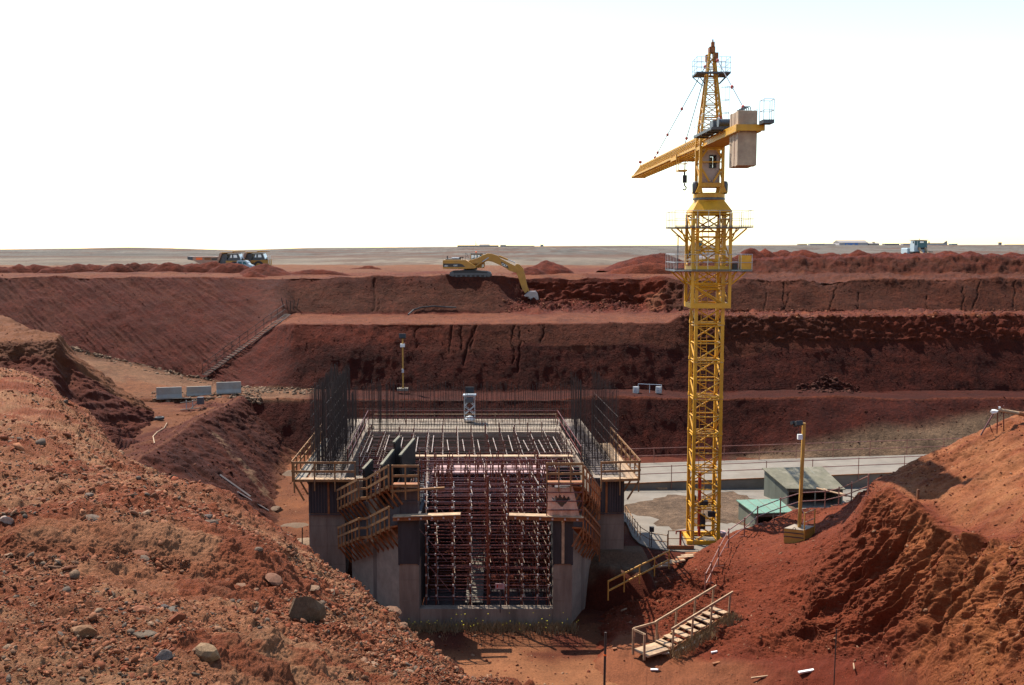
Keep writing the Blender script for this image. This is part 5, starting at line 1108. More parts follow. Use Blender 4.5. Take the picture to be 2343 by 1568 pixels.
head(t, p + np.array((0, -.1, 5.12)), 1.0); MB().box(p + np.array((0, -.12, 4.25)), (.42, .25, .3)).build("junction_box", M_white, t); MB().box(p + np.array((-.0, -.12, 1.85)), (.2, .15, .35)).build("switch_box", M_steel, t)
bx = sk(-1.35, 71); bp_ = np.array((-3.12, 72.6, ZT)); t = thing("lamp_tower", "black floodlight on a silver braced tower at the back of the building", "lamp tower", tuple(bp_))
m = MB()
for a in (-.38, .38):
    for b in (-.3, .3): m.tube(bp_ + np.array((a, b, 0)), bp_ + np.array((a, b, 1.9)), .028)
for b in (-.3, .3):
    for z in (.55, 1.2): m.tube(bp_ + np.array((-.38, b, z)), bp_ + np.array((.38, b, z + .65)), .024); m.tube(bp_ + np.array((.38, b, z)), bp_ + np.array((-.38, b, z + .65)), .024)
m.build("tower_frame", M_steel, t); MB().box(bp_ + np.array((0, 0, 1.98)), (.95, .7, .1)).build("top_plate", M_steel, t); head(t, bp_ + np.array((0, -.05, 2.35)), 1.05); MB().box(bp_ + np.array((0, -.3, 1.66)), (.6, .35, .38)).build("ballast_box", M_ygrey, t, bevel=.05)
MB().lathe([(.05, .05), (.32, .08), (.36, .28), (.25, .45), (.05, .5)], tuple(bp_ + np.array((0, -.35, 0))), 'z', 14).build("canister", M_white, t, smooth=True)
# ------------------------------------------------------------------ MACHINES (built in their own axes: x forward, y to the far side, z up)
def text(name, body, size, loc, rot, m_, parent, ext=.004):
    c = bpy.data.curves.new(name, 'FONT'); c.body = body; c.size = size; c.align_x = 'CENTER'; c.align_y = 'CENTER'; c.extrude = ext; c.offset = size * .03
    t_ = bpy.data.objects.new(name + "_t", c); COL.objects.link(t_); me = bpy.data.meshes.new_from_object(t_.evaluated_get(bpy.context.evaluated_depsgraph_get())); bpy.data.objects.remove(t_)
    me.materials.clear(); o = put(name, me, None, m_); o.parent = parent; o.location = loc; o.rotation_euler = rot; return o
def poly(pts, k, x0, y0): return [((x - x0) * k, (y0 - y) * k) for x, y in pts]
def part(name, pts, a, b, m_, parent, k, x0, y0, bevel=.02):
    return MB().prism(poly(pts, k, x0, y0), a, b).build(name, m_, parent, bevel=bevel)
# excavator
kx = (.00604, 750, 690); ex = thing("excavator", "yellow tracked excavator digging its bucket into the notch at the pit rim", "excavator", (0, 0, 0))
E_ = lambda n, p, a, b, m_, par=None, bv=.03: part(n, p, a, b, m_, par or ex, *kx, bevel=bv)
TR = [(375, 690), (340, 668), (330, 635), (345, 590), (390, 565), (640, 553), (760, 550), (1080, 575), (1140, 600), (1166, 640), (1160, 675), (1130, 692)]
for y in (-1.3, 1.3):
    tk = E_("track", TR, y - .32, y + .32, M_blk)
    for x in (385, 1110): o = MB().lathe([(.02, -.34), (.25, -.345), (.29, -.33), (.29, .33), (.25, .345), (.02, .34)], ((x - 750) * .00604, y, (690 - 632) * .00604), 'y', 16).build("sprocket", M_ygrey, tk)
    for x in range(470, 1060, 95): MB().lathe([(.02, -.335), (.13, -.34), (.13, .34), (.02, .335)], ((x - 750) * .00604, y, (690 - 662) * .00604), 'y', 12).build("roller", M_ygrey, tk)
    MB().bb(-1.9, 1.9, y - .335, y + .335, .28, .52).build("track_frame", M_ygrey, tk)
MB().lathe([(.8, .86), (.85, .9), (.85, 1.05), (.8, 1.08)], ((735 - 750) * .00604, 0, 0), 'z', 24).build("turntable", M_blk, ex)
body = E_("body", [(198, 518), (198, 360), (215, 345), (640, 345), (660, 350), (850, 470), (860, 510), (800, 522), (600, 528)], -1.45, 1.45, M_catyel, bv=.06)
dec = E_("side_stripe", [(205, 485), (205, 418), (530, 418), (590, 435), (645, 482), (640, 487)], -1.462, -1.452, M_catblk, bv=0); dec.parent = body
text("lettering", "330C", .2, ((268 - 750) * .00604, -1.47, (690 - 466) * .00604), (R(90), 0, 0), M_white, body); text("lettering", "CAT", .24, ((452 - 750) * .00604, -1.47, (690 - 458) * .00604), (R(90), 0, 0), M_white, body)
MB().bb(-3.05, -1.25, -1.0, 1.0, 2.085, 2.2).build("engine_cover", M_ygrey, body, bevel=.04); MB().bb(-2.3, -1.4, -.9, .6, 2.203, 2.36).build("hood", M_steel, body, bevel=.05)
MB().tube((-2.8, -.5, 2.1), (-2.85, -.5, 2.55), .07, 10).build("exhaust", M_blk, body); MB().tube((-1.3, -.4, 2.1), (-1.3, -.4, 2.42), .1, 10).build("air_intake", M_blk, body)
m = MB()
for a, b in (((-.6, -1.3, 2.08), (-.6, -1.3, 2.9)), ((-.6, -1.3, 2.9), (-.45, -1.3, 2.8)), ((-.45, -1.3, 2.8), (-.1, -1.3, 2.1)), ((-.6, -1.3, 2.5), (-.3, -1.3, 2.5))): m.tube(a, b, .02, 5)
m.build("handrail", M_ygrey, body); MB().tube((-.98, -1.2, 2.08), (-.98, -1.2, 2.42), .02).bb(-1.12, -.84, -1.32, -1.12, 2.34, 2.46).build("mirror", M_blk, body)
cabx = E_("cab", [(722, 510), (725, 400), (740, 228), (760, 222), (985, 222), (1010, 300), (1028, 440), (1015, 512)], .25, 1.4, M_catyel, bv=.05)
for p in ([(757, 330), (757, 252), (810, 252), (810, 300)], [(822, 320), (822, 252), (862, 252), (862, 300)], [(885, 300), (885, 252), (930, 252), (925, 275)]): o = E_("window", p, .225, .245, M_bright, cabx, 0)
o = E_("door_glass", [(745, 345), (745, 240), (965, 240), (1000, 345)], .235, .243, M_glass, cabx, 0)
o = E_("front_glass", [(985, 235), (990, 235), (1034, 430), (1028, 430)], .3, 1.35, M_glass, cabx, 0); o = E_("lower_window", [(965, 500), (970, 440), (1006, 432), (1010, 490)], .225, .245, M_bright, cabx, 0)
o = E_("roof", [(738, 232), (742, 218), (985, 216), (992, 230)], .22, 1.43, M_ygrey, cabx, .01)
MB().tube(((850 - 750) * .00604, .6, 2.86), ((850 - 750) * .00604, .6, 2.95), .04).lathe([(.09, 2.951), (.1, 2.97), (.1, 3.08), (.03, 3.12)], ((850 - 750) * .00604, .6, 0), 'z', 12).build("beacon", M_orange, cabx)
BOOM = [(690, 395), (715, 355), (880, 310), (985, 255), (1080, 218), (1160, 222), (1290, 262), (1350, 320), (1450, 372), (1660, 478), (1695, 560), (1650, 605), (1520, 560), (1400, 480), (1290, 432), (1180, 382), (1090, 368), (950, 420), (850, 425), (730, 425)]
boom = E_("boom", BOOM, -.75, -.1, M_catyel, bv=.04)
d_ = E_("decal", [(1352, 372), (1440, 425), (1490, 468), (1512, 522), (1400, 475), (1372, 455)], -.762, -.752, M_catblk, boom, 0)
text("lettering", "CAT", .36, ((1420 - 750) * .00604, -.772, (690 - 452) * .00604), (R(90), R(28), 0), M_white, boom)
STICK = [(1640, 440), (1680, 425), (1730, 440), (1800, 515), (1838, 640), (1868, 800), (1890, 900), (1880, 985), (1835, 1020), (1800, 1000), (1745, 830), (1685, 660), (1650, 590)]
E_("arm", STICK, -.68, -.18, M_catyel, bv=.04)
def cyl(n, p, q, r1, r2, y, par):
    f = lambda t: Vector(((t[0] - 750) * .00604, y, (690 - t[1]) * .00604)); a, b = f(p), f(q); mid = a.lerp(b, .55)
    o = MB().tube(a, mid, r1, 12).build(n, M_catyel, par); put("piston_rod", MB().tube(mid, b, r2, 10).mesh("piston_rod"), o, M_steel)
for y in (-.86, .02): cyl("boom_cylinder", (830, 490), (1110, 300), .11, .06, y, ex)
cyl("arm_cylinder", (1310, 270), (1640, 405), .11, .06, -.43, ex); cyl("bucket_cylinder", (1790, 520), (1880, 900), .09, .05, -.3, ex)
bk = MB(); outer = [(1880, 1000), (1930, 970), (2050, 966), (2085, 1010), (2106, 1100), (2098, 1180), (2085, 1235), (1990, 1235)]; inner = [(1995, 1210), (2060, 1170), (2065, 1100), (2045, 1030), (2010, 1000), (1940, 1000), (1900, 1015)]
bo = E_("bucket", [(1815, 1060), (1880, 1000), (1930, 972), (2050, 966), (2086, 1010), (2106, 1100), (2098, 1180), (2085, 1225), (2000, 1225), (1940, 1130), (1830, 1080)], -1.15, .3, M_bucket, bv=.05)
for i in range(5): y = -1.1 + i * .31; MB().add([(7.55, y, -3.2), (8.06, y, -3.2), (8.02, y, -3.52), (7.85, y, -3.52), (7.55, y + .12, -3.2), (8.06, y + .12, -3.2), (8.02, y + .12, -3.52), (7.85, y + .12, -3.52)], [(3, 2, 1, 0), (4, 5, 6, 7), (0, 1, 5, 4), (1, 2, 6, 5), (2, 3, 7, 6), (3, 0, 4, 7)]).build("tooth", M_steel, bo)
for i in range(5): y = -1.0 + i * .28; MB().bar(((2092 - 750) * .00604, y, (690 - 1030) * .00604), ((2110 - 750) * .00604, y, (690 - 1190) * .00604), .07, .03, up=(1, 0, 0)).build("wear_strip", M_ygrey, bo)
E_("bucket_link", [(1845, 900), (1900, 905), (1935, 985), (1905, 1000)], -.55, -.3, M_catyel)
p = P(992.1 + .1136 * 750, 634.0, 121.3); ex.location = (p[0], p[1], p[2])
# dump trucks
kt = (.00662, 810, 623)
def dump_truck(label):
    t = thing("dump_truck", label, "dump truck", (0, 0, 0), "articulated dump trucks on the far rim"); D = lambda n, p, a, b, m_, par=None, bv=.03: part(n, p, a, b, m_, par or t, *kt, bevel=bv)
    bed = D("dump_bed", [(205, 300), (205, 362), (335, 388), (480, 465), (640, 505), (860, 455), (962, 228), (915, 206), (878, 296)], -1.5, 1.5, M_bed)
    o = D("canopy", [(918, 206), (964, 230), (1170, 214), (1372, 198), (1372, 180), (1190, 180), (1180, 202)], -1.4, 1.4, M_catyel, bed)
    o = D("tail_plate", [(203, 298), (203, 364), (318, 384), (320, 302)], -1.53, 1.53, M_ygrey, bed)
    for a, b in ((390, 530), (575, 715)): o = D("side_panel", [(a, 322), (a, 372), (b, 372), (b, 322)], -1.52, -1.503, M_orange if a < 500 else M_otim, bed, 0)
    o = D("decal", [(728, 335), (728, 372), (850, 372), (862, 335)], -1.52, -1.503, M_catblk, bed, 0)
    cab_ = D("cab", [(1040, 395), (1105, 300), (1120, 236), (1295, 230), (1340, 372), (1340, 395)], -1.1, .7, M_ygrey)
    for q in ([(1118, 325), (1140, 258), (1160, 258), (1160, 325)], [(1195, 325), (1195, 262), (1265, 262), (1278, 325)]): D("window", q, -1.13, -1.103, M_bright, cab_, 0)
    D("windscreen", [(1300, 240), (1312, 238), (1358, 352), (1345, 360)], -1.05, .65, M_bright, cab_, 0)
    D("chassis", [(470, 520), (470, 560), (1430, 560), (1430, 490), (1340, 480), (900, 480)], -.7, .7, M_catyel)
    D("hood", [(1265, 380), (1425, 372), (1428, 500), (1270, 490)], -1.25, 1.25, M_catyel); D("fender", [(1030, 390), (1265, 390), (1265, 440), (1030, 450)], -1.35, 1.35, M_catyel)
    D("bed_strut", [(880, 480), (900, 400), (960, 240), (1060, 240), (1040, 480)], -1.2, 1.2, M_ygrey)
    for x in (1215, 560, 780):
        for y in (-1.15, 1.15):
            w_ = MB().lathe([(.3, -.28), (.68, -.27), (.73, -.2), (.73, .2), (.68, .27), (.3, .28)], ((x - 810) * .00662, y, .73), 'y', 22).build("wheel", M_blk, t); put("rim", MB().lathe([(.05, -.285), (.4, -.29), (.4, .29), (.05, .285)], ((x - 810) * .00662, y, .73), 'y', 16).mesh("rim"), w_, M_catyel)
    MB().tube((3.7, -1.3, 1.6), (3.95, -1.45, 1.75), .03).box((4.0, -1.5, 1.8), (.12, .25, .4)).build("mirror", M_blk, t)
    return t
tk1 = dump_truck("dusty yellow dump truck with its long bed in full view on the far left rim"); p = P(399.3 + .1033 * 810, 0, 146); tk1.location = (p[0], 146, P(0, 556.6 + .1033 * 623, 146)[2])
tk2 = copy_tree(tk1); tk2["label"] = "second dump truck half hidden behind the pale pickup and the tall heap"; tk2.location = (P(399.3 + .1033 * 1455, 600, 149)[0], 150.5, tk1.location.z + .02)
# white pickup between them
kp = (.00662, 1530, 623); pk = thing("pickup", "pale pickup parked between the two dump trucks", "pickup", (0, 0, 0)); D = lambda n, p, a, b, m_, par=None, bv=.04: part(n, p, a, b, m_, par or pk, *kp, bevel=bv)
D("body", [(1300, 420), (1400, 415), (1690, 415), (1760, 430), (1770, 560), (1290, 560)], -.9, .9, M_lite); cb = D("cab", [(1385, 414), (1400, 325), (1425, 312), (1605, 314), (1650, 350), (1685, 414)], -.85, .85, M_lite)
for q in ([(1425, 405), (1430, 342), (1520, 342), (1520, 405)], [(1545, 405), (1545, 342), (1600, 342), (1640, 405)]): D("window", q, -.88, -.853, M_glass, cb, 0)
D("windscreen", [(1612, 322), (1620, 322), (1690, 408), (1680, 412)], -.75, .75, M_bright, cb, 0)
for x in (1380, 1680):
    for y in (-.8, .8): MB().lathe([(.1, -.12), (.38, -.12), (.4, -.08), (.4, .08), (.38, .12), (.1, .12)], ((x - 1530) * .00662, y, .4), 'y', 18).build("wheel", M_blk, pk)
MB().bb(-.5, -.2, -.5, .5, 2.07, 2.14).build("roof_beacon", M_lite, pk); pk.location = (P(399.3 + .1033 * 1530, 600, 145)[0], 145, tk1.location.z - .25); pk.scale = (.9, .9, .9)
t = thing("marker_board", "small white board on two thin posts right of the second dump truck", "board", tuple(P(616, 600, 141)))
for du in (-2, 2): MB().tube(P(616 + du, 604, 141), P(616 + du, 586, 141), .03).build("post", M_steel, t)
q = P(616, 586.5, 141); MB().bb(q[0] - .17, q[0] + .17, 140.94, 140.99, q[2] - .06, q[2] + .06).build("board", M_white, t)
# wheel loaders, seen from the front
kl = (.00483, 805, 1000)
def loader(label, paint, arms):
    t = thing("wheel_loader", label, "wheel loader", (0, 0, 0), "wheel loaders on the far rim"); k, x0, y0 = kl
    def b(n, xa, xb, ya, yb, za, zb_, m_, par=None, bv=.03): return MB().bb((xa - x0) * k, (xb - x0) * k, ya, yb, (y0 - zb_) * k, (y0 - za) * k).build(n, m_, par or t, bevel=bv)
    cab_ = b("cab", 612, 1000, -.1, 1.5, 262, 620, paint, bv=.08); b("roof", 600, 1010, -.25, 1.6, 243, 258, M_ygrey, cab_)
    b("windscreen", 715, 985, -.125, -.104, 275, 470, M_glass, cab_, 0); b("side_glass", 628, 690, -.125, -.104, 275, 400, M_glass, cab_, 0); b("window", 770, 885, -.14, -.128, 285, 330, M_bright, cab_, 0)
    b("wiper_panel", 715, 985, -.13, -.104, 472, 520, M_blk, cab_, 0)
    b("engine_hood", 545, 1040, 1.6, 4.0, 480, 700, paint, bv=.12); b("front_frame", 690, 950, -1.4, -.2, 640, 860, M_ygrey)
    for s, xa, xb in ((-1, 560, 720), (1, 930, 1090)):
        b("fender", xa - 10, xb + 40, -.6, .9, 585, 612, M_blk, bv=.02)
        for yy in (.1, 2.7):
            w_ = MB().lathe([(.3, -.27), (.66, -.27), (.74, -.2), (.74, .2), (.66, .27), (.3, .27)], (((xa + xb) / 2 - x0) * k, yy, .74), 'x', 22).build("wheel", M_blk, t); put("rim", MB().lathe([(.04, -.28), (.38, -.285), (.38, .285), (.04, .28)], (((xa + xb) / 2 - x0) * k, yy, .74), 'x', 14).mesh("rim"), w_, arms)
    for xa in (745, 925): MB().bar(((xa - x0) * k, -.2, (y0 - 480) * k), ((xa - x0 + 40) * k, -2.4, (y0 - 900) * k), .2, .32).build("lift_arm", arms, t)
    MB().bar(((835 - x0) * k, -.3, (y0 - 560) * k), ((835 - x0) * k, -2.0, (y0 - 800) * k), .14, .14).build("tilt_cylinder", M_steel, t)
    MB().prism([(-2.3, .5), (-3.4, .08), (-3.4, .02), (-2.2, .05), (-1.95, .5), (-2.1, 1.0)], -1.35, 1.35, 'x').build("bucket", M_bucket, t)
    for s in (575, 1040): MB().bar(((s - x0) * k, -.15, (y0 - 285) * k), ((s - x0) * k, -.15, (y0 - 345) * k), .12, .1).build("mirror", M_blk, t)
    MB().tube(((815 - x0) * k, .6, (y0 - 243) * k), ((815 - x0) * k, .6, (y0 - 205) * k), .05).build("beacon", M_ygrey, t)
    return t
l1 = loader("pale blue wheel loader facing the pit from behind the right berm", M_lite, M_plank); l1.location = (P(2044.8 + .0775 * 805, 600, 143)[0], 143.5, P(0, 532.4 + 77.5, 143)[2] + .12)
l2 = loader("yellow wheel loader seen through the lattice of the tower crane", M_catyel, M_catyel); l2.scale = (.66,) * 3; l2.rotation_euler = (0, 0, R(14)); l2.location = (P(1597, 600, 138)[0], 138, 2.05)
# far buildings on the horizon
def farz(u, Y):
    j = np.argmin(np.abs(uu_far - u)); return float(np.interp(Y, dist, far[:, j, 2]))
def far_building(label, u0, u1, vt, Y, wall, roof=None, gable=0, cat="building", name="building", extra=None, dep=18, group=None):
    xa, xb = P(u0, 560, Y)[0], P(u1, 560, Y)[0]; z0 = farz((u0 + u1) / 2, Y) - 1.5; z1 = P(0, vt, Y)[2]
    t = thing(name, label, cat, ((xa + xb) / 2, Y, z0), group); ze = z1 - (z1 - z0) * gable
    MB().bb(xa, xb, Y, Y + dep, z0, ze).build("wall", wall, t)
    if gable: MB().prism([(Y - 1, ze + .01), (Y + dep + 1, ze + .01), (Y + dep / 2, z1)], xa - .5, xb + .5, 'x').build("roof", roof or wall, t)
    else: MB().bb(xa - .6, xb + .6, Y - .6, Y + dep + .6, ze + .003, ze + .5).build("roof", roof or wall, t)
    if extra: extra(t, xa, xb, z0, ze)
    return t
Yf = 2330
def blue_doors(t, xa, xb, z0, z1):
    L = xb - xa
    for f0, f1 in ((.19, .36), (.36, .54), (.54, .66)): MB().bb(xa + L * f0 + .5, xa + L * f1 - .5, Yf - .4, Yf - .02, z0 + 1.5, z0 + (z1 - z0) * .86).build("door", M_blue, t)
    for f0 in (.24, .46): MB().bb(xa + L * f0, xa + L * (f0 + .07), Yf - .7, Yf - .42, z0 + 1.5, z0 + (z1 - z0) * .62).build("white_door", M_bwall, t)
far_building("large hall with blue doors and a sloped grey roof on the right horizon", 1919.5, 1985, 549.8, Yf, M_bwall, M_broof, .45, extra=blue_doors, dep=45)
def turret_(t, xa, xb, z0, z1): MB().bb(xa + (xb - xa) * .42, xa + (xb - xa) * .62, Yf + 3, Yf + 9, z1 + .52, z1 + 4.2).build("roof_hut", M_broof, t)
far_building("low dark annex with a small hut on its roof, right of the blue-doored hall", 1987, 2011, 555.5, Yf, M_broof, M_broof, .4, extra=turret_)
far_building("low white hut row on the right horizon left of the blue-doored hall", 1853, 1885, 558.4, Yf, M_bwall, M_lite)
far_building("low brown shed between the white huts and the blue-doored hall", 1887, 1911, 557.2, Yf, M_broof, M_broof, .4)
far_building("tiny dark hut with a raised arm at the left end of the right horizon row", 1828, 1846, 559.3, Yf, M_broof, M_broof)
far_building("low teal-roofed shed right of the dark annex on the horizon", 2024, 2057, 558.2, Yf, M_broof, M_teal)
far_building("pale low shed just left of the pale blue wheel loader on the horizon", 2066, 2093, 558.0, Yf, M_bwall, M_bwall)
def fin(t, xa, xb, z0, z1): MB().prism([(xb - 9, z1), (xb - 2, z1 + 5.5), (xb, z1 + 5.5), (xb, z1)], Yf + 2, Yf + 6).build("fin", M_broof, t)
far_building("long low purple-grey hall with an upright fin, right of the wheel loader", 2118, 2167, 557.2, Yf, M_bwall, M_broof, extra=fin)
far_building("small teal hut at the right end of the horizon row", 2177, 2190, 558.6, Yf, M_teal, M_teal)
far_building("tiny lone tower hut far out on the right horizon", 2285, 2291, 555.5, Yf, M_broof, M_broof, dep=5)
far_building("long low dark wall of buildings at the right edge of the horizon", 2306, 2360, 560.3, Yf, M_broof, M_broof)
far_building("long grey plant hall at the foot of the mast on the middle horizon", 1046, 1140, 562.2, Yf, M_broof, M_broof)
far_building("gabled grey hall rising over the long plant hall on the middle horizon", 1097, 1119, 558.8, Yf - 30, M_broof, M_broof, .4)
far_building("teal flat shed right of the gabled hall on the middle horizon", 1144, 1157, 561.4, Yf - 10, M_teal, M_teal)
far_building("very long low dark wall on the middle horizon", 1157, 1222, 563.0, Yf, M_broof, M_broof)
far_building("lone pale storage tank right of the long wall on the middle horizon", 1236, 1243, 560.8, Yf, M_teal, M_teal, dep=8, cat="tank", name="storage_tank")
q = P(1088, 551, Yf - 40); t = thing("radio_mast", "thin dark mast standing among the plant buildings on the middle horizon", "mast", (q[0], q[1], farz(1088, Yf - 40)))
MB().tube((q[0], q[1], farz(1088, Yf - 40) - 1), tuple(q), .55, 6, .3).build("pole", M_broof, t); MB().bb(q[0] - .2, q[0] + 4, q[1] - 1, q[1] + 1, q[2] - 8.5, q[2] - 7.4).build("arm", M_broof, t)
# ------------------------------------------------------------------ CONCRETE PAD, RAMP AND SMALL THINGS AROUND THEM
def flat(name, poly_, z0, z1, m_, kind='structure'):
    o = MB().prism([(p[0], p[1]) for p in poly_], z0, z1, 'z').build(name, m_); o["kind"] = kind; return o
g2 = lambda u, v, z: tuple(G(u, v, z)[:2])
padp = [(6.4, 76), (6.5, 66), g2(1432, 1195, KZ), g2(1447, 1228, KZ), g2(1462, 1243, KZ), g2(1485, 1253, KZ), g2(1512, 1257, KZ), g2(1560, 1262, KZ), g2(1640, 1262, KZ), (20, 55), (34, 60), (34, 76)]
flat("pavement", padp, -16.4, KZ, M_slab)
rr = np.random.default_rng(77); dp = []
for A in np.linspace(0, 2 * np.pi, 60, endpoint=False):
    r0 = 1 + .5 * float(fbm(math.cos(A) * 2 + 5, math.sin(A) * 2, 4, 3)) + .06 * rr.normal(); dp.append((13.6 + 5.4 * math.cos(A) * r0, 67.0 + 4.6 * math.sin(A) * r0))
n_ = 40; 
gx = np.zeros((14, 61, 3)); 
for i, s in enumerate(np.linspace(0, 1, 14)):
    for j in range(61): q = dp[j % 60]; gx[i, j] = (13.6 + (q[0] - 13.6) * s, 67 + (q[1] - 67) * s, KZ + .03 * (1 - s) + .004)
gc = np.zeros(gx.shape) + np.array((.33, .42, .46)) * (1 + .4 * fbm(gx[..., 0], gx[..., 1] * 2, 4, 9))[..., None]
soil_mesh("dirt_patch", gx, gc, M_soil)
# raised concrete road behind the pad
rx = lambda x: -14.12 + (x - 8) * .030
m = MB(); x0, x1 = 5.5, 40
m.add([(x0, 72.6, -15.5), (x1, 74.2, -15.5), (x1, 79.6, -15.5), (x0, 79.4, -15.5), (x0, 72.6, rx(x0)), (x1, 74.2, rx(x1)), (x1, 79.6, rx(x1)), (x0, 79.4, rx(x0))], [(3, 2, 1, 0), (4, 5, 6, 7), (0, 1, 5, 4), (1, 2, 6, 5), (2, 3, 7, 6), (3, 0, 4, 7)])
o = m.build("road", M_slab); o["kind"] = "structure"
ry = lambda x: 72.6 + (x - x0) / (x1 - x0) * 1.6
edge = MB().bar((x0, 72.57, rx(x0) - .03), (x1, 74.17, rx(x1) - .03), .05, .07).build("kerb", M_otim); edge["kind"] = "structure"
tube_rail("long rusty tube railing along the near edge of the raised concrete road", [(8.3, ry(8.3) - .06, rx(8.3) - .55), (19, ry(19) - .06, rx(19) - .55), (33, ry(33) - .06, rx(33) - .55)], 1.75, (1.2, 1.72), M_ftub, 3.4, .03, group=None)
tube_rail("long rusty tube railing along the far edge of the raised concrete road", [(5.8, ry(5.8) + 6.7, rx(5.8)), (20, ry(20) + 6.1, rx(20)), (38, ry(38) + 5.5, rx(38))], 1.25, (.62, 1.22), M_ftub, 2.6, .03)
q = G(1510, 1117, KZ); t = thing("timber_steps", "small pale timber steps against the raised concrete road", "steps", tuple(q))
for k in range(3): MB().bb(q[0] - .4, q[0] + .45, q[1] - .5 + k * .25, q[1] + .2, KZ + k * .17 + .005, KZ + (k + 1) * .17).build("step", M_plank, t)
# apron in front of the right wing
nx, ny = 90, 90; xs_ = np.linspace(2.6, 9.3, nx); ys_ = np.linspace(49.0, 55.2, ny); gx = np.zeros((ny, nx, 3)); gx[..., 0] = xs_[None]; gx[..., 1] = ys_[:, None]
hh_ = -17.0 + 3.45 * sst(50.6, 53.2, gx[..., 1] + .5 * (gx[..., 0] - 5)) * (1 - sst(7.2, 8.9, gx[..., 0])) - .5 * (1 - sst(53.2, 54.3, gx[..., 1])) ; hh_ += fbm(gx[..., 0] / 1.2, gx[..., 1] / 1.2, 4, 5) * .22 * (1 - sst(53, 53.8, gx[..., 1]))
gx[..., 2] = hh_; gc = mixc(np.zeros(gx.shape) + np.array((.21, .065, .042)), np.array((.36, .31, .27)), sst(52.3, 53.1, gx[..., 1] + .35 * (gx[..., 0] - 5) + fbm(gx[..., 0], gx[..., 1], 3, 6) * .6))
soil_mesh("terrain_apron", gx, gc, M_hill)
# sheds
def shed(label, name, BL, BR, FR, FL, zb, zbk, zf, roof_m, wall_m, ov=.18, board=False):
    t = thing(name, label, "shed", ((BL[0] + FR[0]) / 2, (BL[1] + FR[1]) / 2, zb)); c = Vector((np.mean([q[0] for q in (BL, BR, FR, FL)]), np.mean([q[1] for q in (BL, BR, FR, FL)]), 0))
    def wall(a, b, za, zb2, th=.06):
        a, b = Vector((*a, 0)), Vector((*b, 0)); n = (b - a).cross(Vector((0, 0, 1))).normalized() * th
        return MB().add([a + Vector((0, 0, zb)), b + Vector((0, 0, zb)), b + n + Vector((0, 0, zb)), a + n + Vector((0, 0, zb)), a + Vector((0, 0, za)), b + Vector((0, 0, zb2)), b + n + Vector((0, 0, zb2)), a + n + Vector((0, 0, za))], [(3, 2, 1, 0), (4, 5, 6, 7), (0, 1, 5, 4), (1, 2, 6, 5), (2, 3, 7, 6), (3, 0, 4, 7)]).build("wall", wall_m, t)
    wall(BL, FL, zbk - .05, zf - .05); wall(FR, BR, zf - .05, zbk - .05); wall(BR, BL, zbk - .05, zbk - .05)
    for a, b, f in ((FL, FR, 0.0), (FL, FR, .5), (FL, FR, 1.0)):
        p = Vector((a[0] + (b[0] - a[0]) * f, a[1] + (b[1] - a[1]) * f, zb)); MB().bar(p, p + Vector((0, 0, zf - zb - .06)), .09).build("post", wall_m, t)
    MB().bar((FL[0], FL[1], zf - .14), (FR[0], FR[1], zf - .14), .06, .16).build("fascia", M_form, t)
    q = [Vector((p[0], p[1], 0)) for p in (BL, BR, FR, FL)]; q = [c + (p - c) * (1 + ov / (p - c).length * 1.3) for p in q]; zz = [zbk, zbk, zf, zf]
    MB().add([p + Vector((0, 0, z)) for p, z in zip(q, zz)] + [p + Vector((0, 0, z + .06)) for p, z in zip(q, zz)], [(3, 2, 1, 0), (4, 5, 6, 7), (0, 1, 5, 4), (1, 2, 6, 5), (2, 3, 7, 6), (3, 0, 4, 7)]).build("roof", roof_m, t)
    m = MB()
    for f in (.25, .5, .75):                                       # sheet joints on the roof
        a = q[0].lerp(q[1], f) + Vector((0, 0, zbk + .062)); b = q[3].lerp(q[2], f) + Vector((0, 0, zf + .062)); m.bar(a, b, .05, .012)
    m.build("roof_batten", wall_m, t) if not board else [MB().bar(q[0].lerp(q[1], f) + Vector((0, 0, zbk + .064)), q[3].lerp(q[2], f) + Vector((0, 0, zf + .064)), .05, .012).build("roof_batten", wall_m, t) for f in (.25, .5, .75)]
    return t
shed("grey-green plywood shed with a weathered sloping roof, open dark front, behind the red bank", "shed", (18.35, 71.0), (22.5, 71.4), (23.0, 68.1), (19.3, 68.3), KZ, -12.65, -13.45, M_roofg, M_shed, board=True)
o = MB().bar((18.45, 70.6, KZ + .75), (18.95, 69.2, KZ + .62), .05, 1.1).build("plywood_board", M_shed); tag(o, "dark plywood board leaning on the side of the grey-green shed", "board")
shed("low hut with a bright green sheet roof beside the red bank", "hut", (15.05, 64.6), (17.6, 64.8), (17.9, 62.7), (15.6, 62.4), KZ, -13.38, -13.62, M_green, M_shed, board=True)
# crane pad odds and ends
tube_rail("yellowed hoop railing along the left edge of the concrete pad", [tuple(G(1431, 1186, KZ)), tuple(G(1446, 1212, KZ)), tuple(G(1464, 1236, KZ)), tuple(G(1486, 1250, KZ)), tuple(G(1526, 1256, KZ))], .85, (.42, .82), M_wood, .7, .022)
q = G(1490, 1252, KZ); t = thing("switch_box", "black switch box on a thin post at the corner of the pad railing", "switch box", tuple(q)); MB().tube(q, q + np.array((0, 0, 1.0)), .03).build("post", M_ygrey, t); MB().box(q + np.array((0, 0, 1.1)), (.26, .2, .3)).build("box", M_blk, t)
a, b = G(1528, 1255, KZ), G(1586, 1255, KZ); t = thing("gate", "small yellow gate frame with a low orange beam at the front edge of the pad", "gate", tuple(a))
MB().bar(a + np.array((0, -.15, .12)), b + np.array((0, -.15, .12)), .14, .2).build("sill_beam", M_otim, t)
for q in (a, b): MB().tube(q, q + np.array((0, 0, 1.1)), .03).build("post", M_wood, t)
for z in (.6, 1.08): MB().tube(a + np.array((0, 0, z)), b + np.array((0, 0, z)), .025).build("rail", M_wood, t)
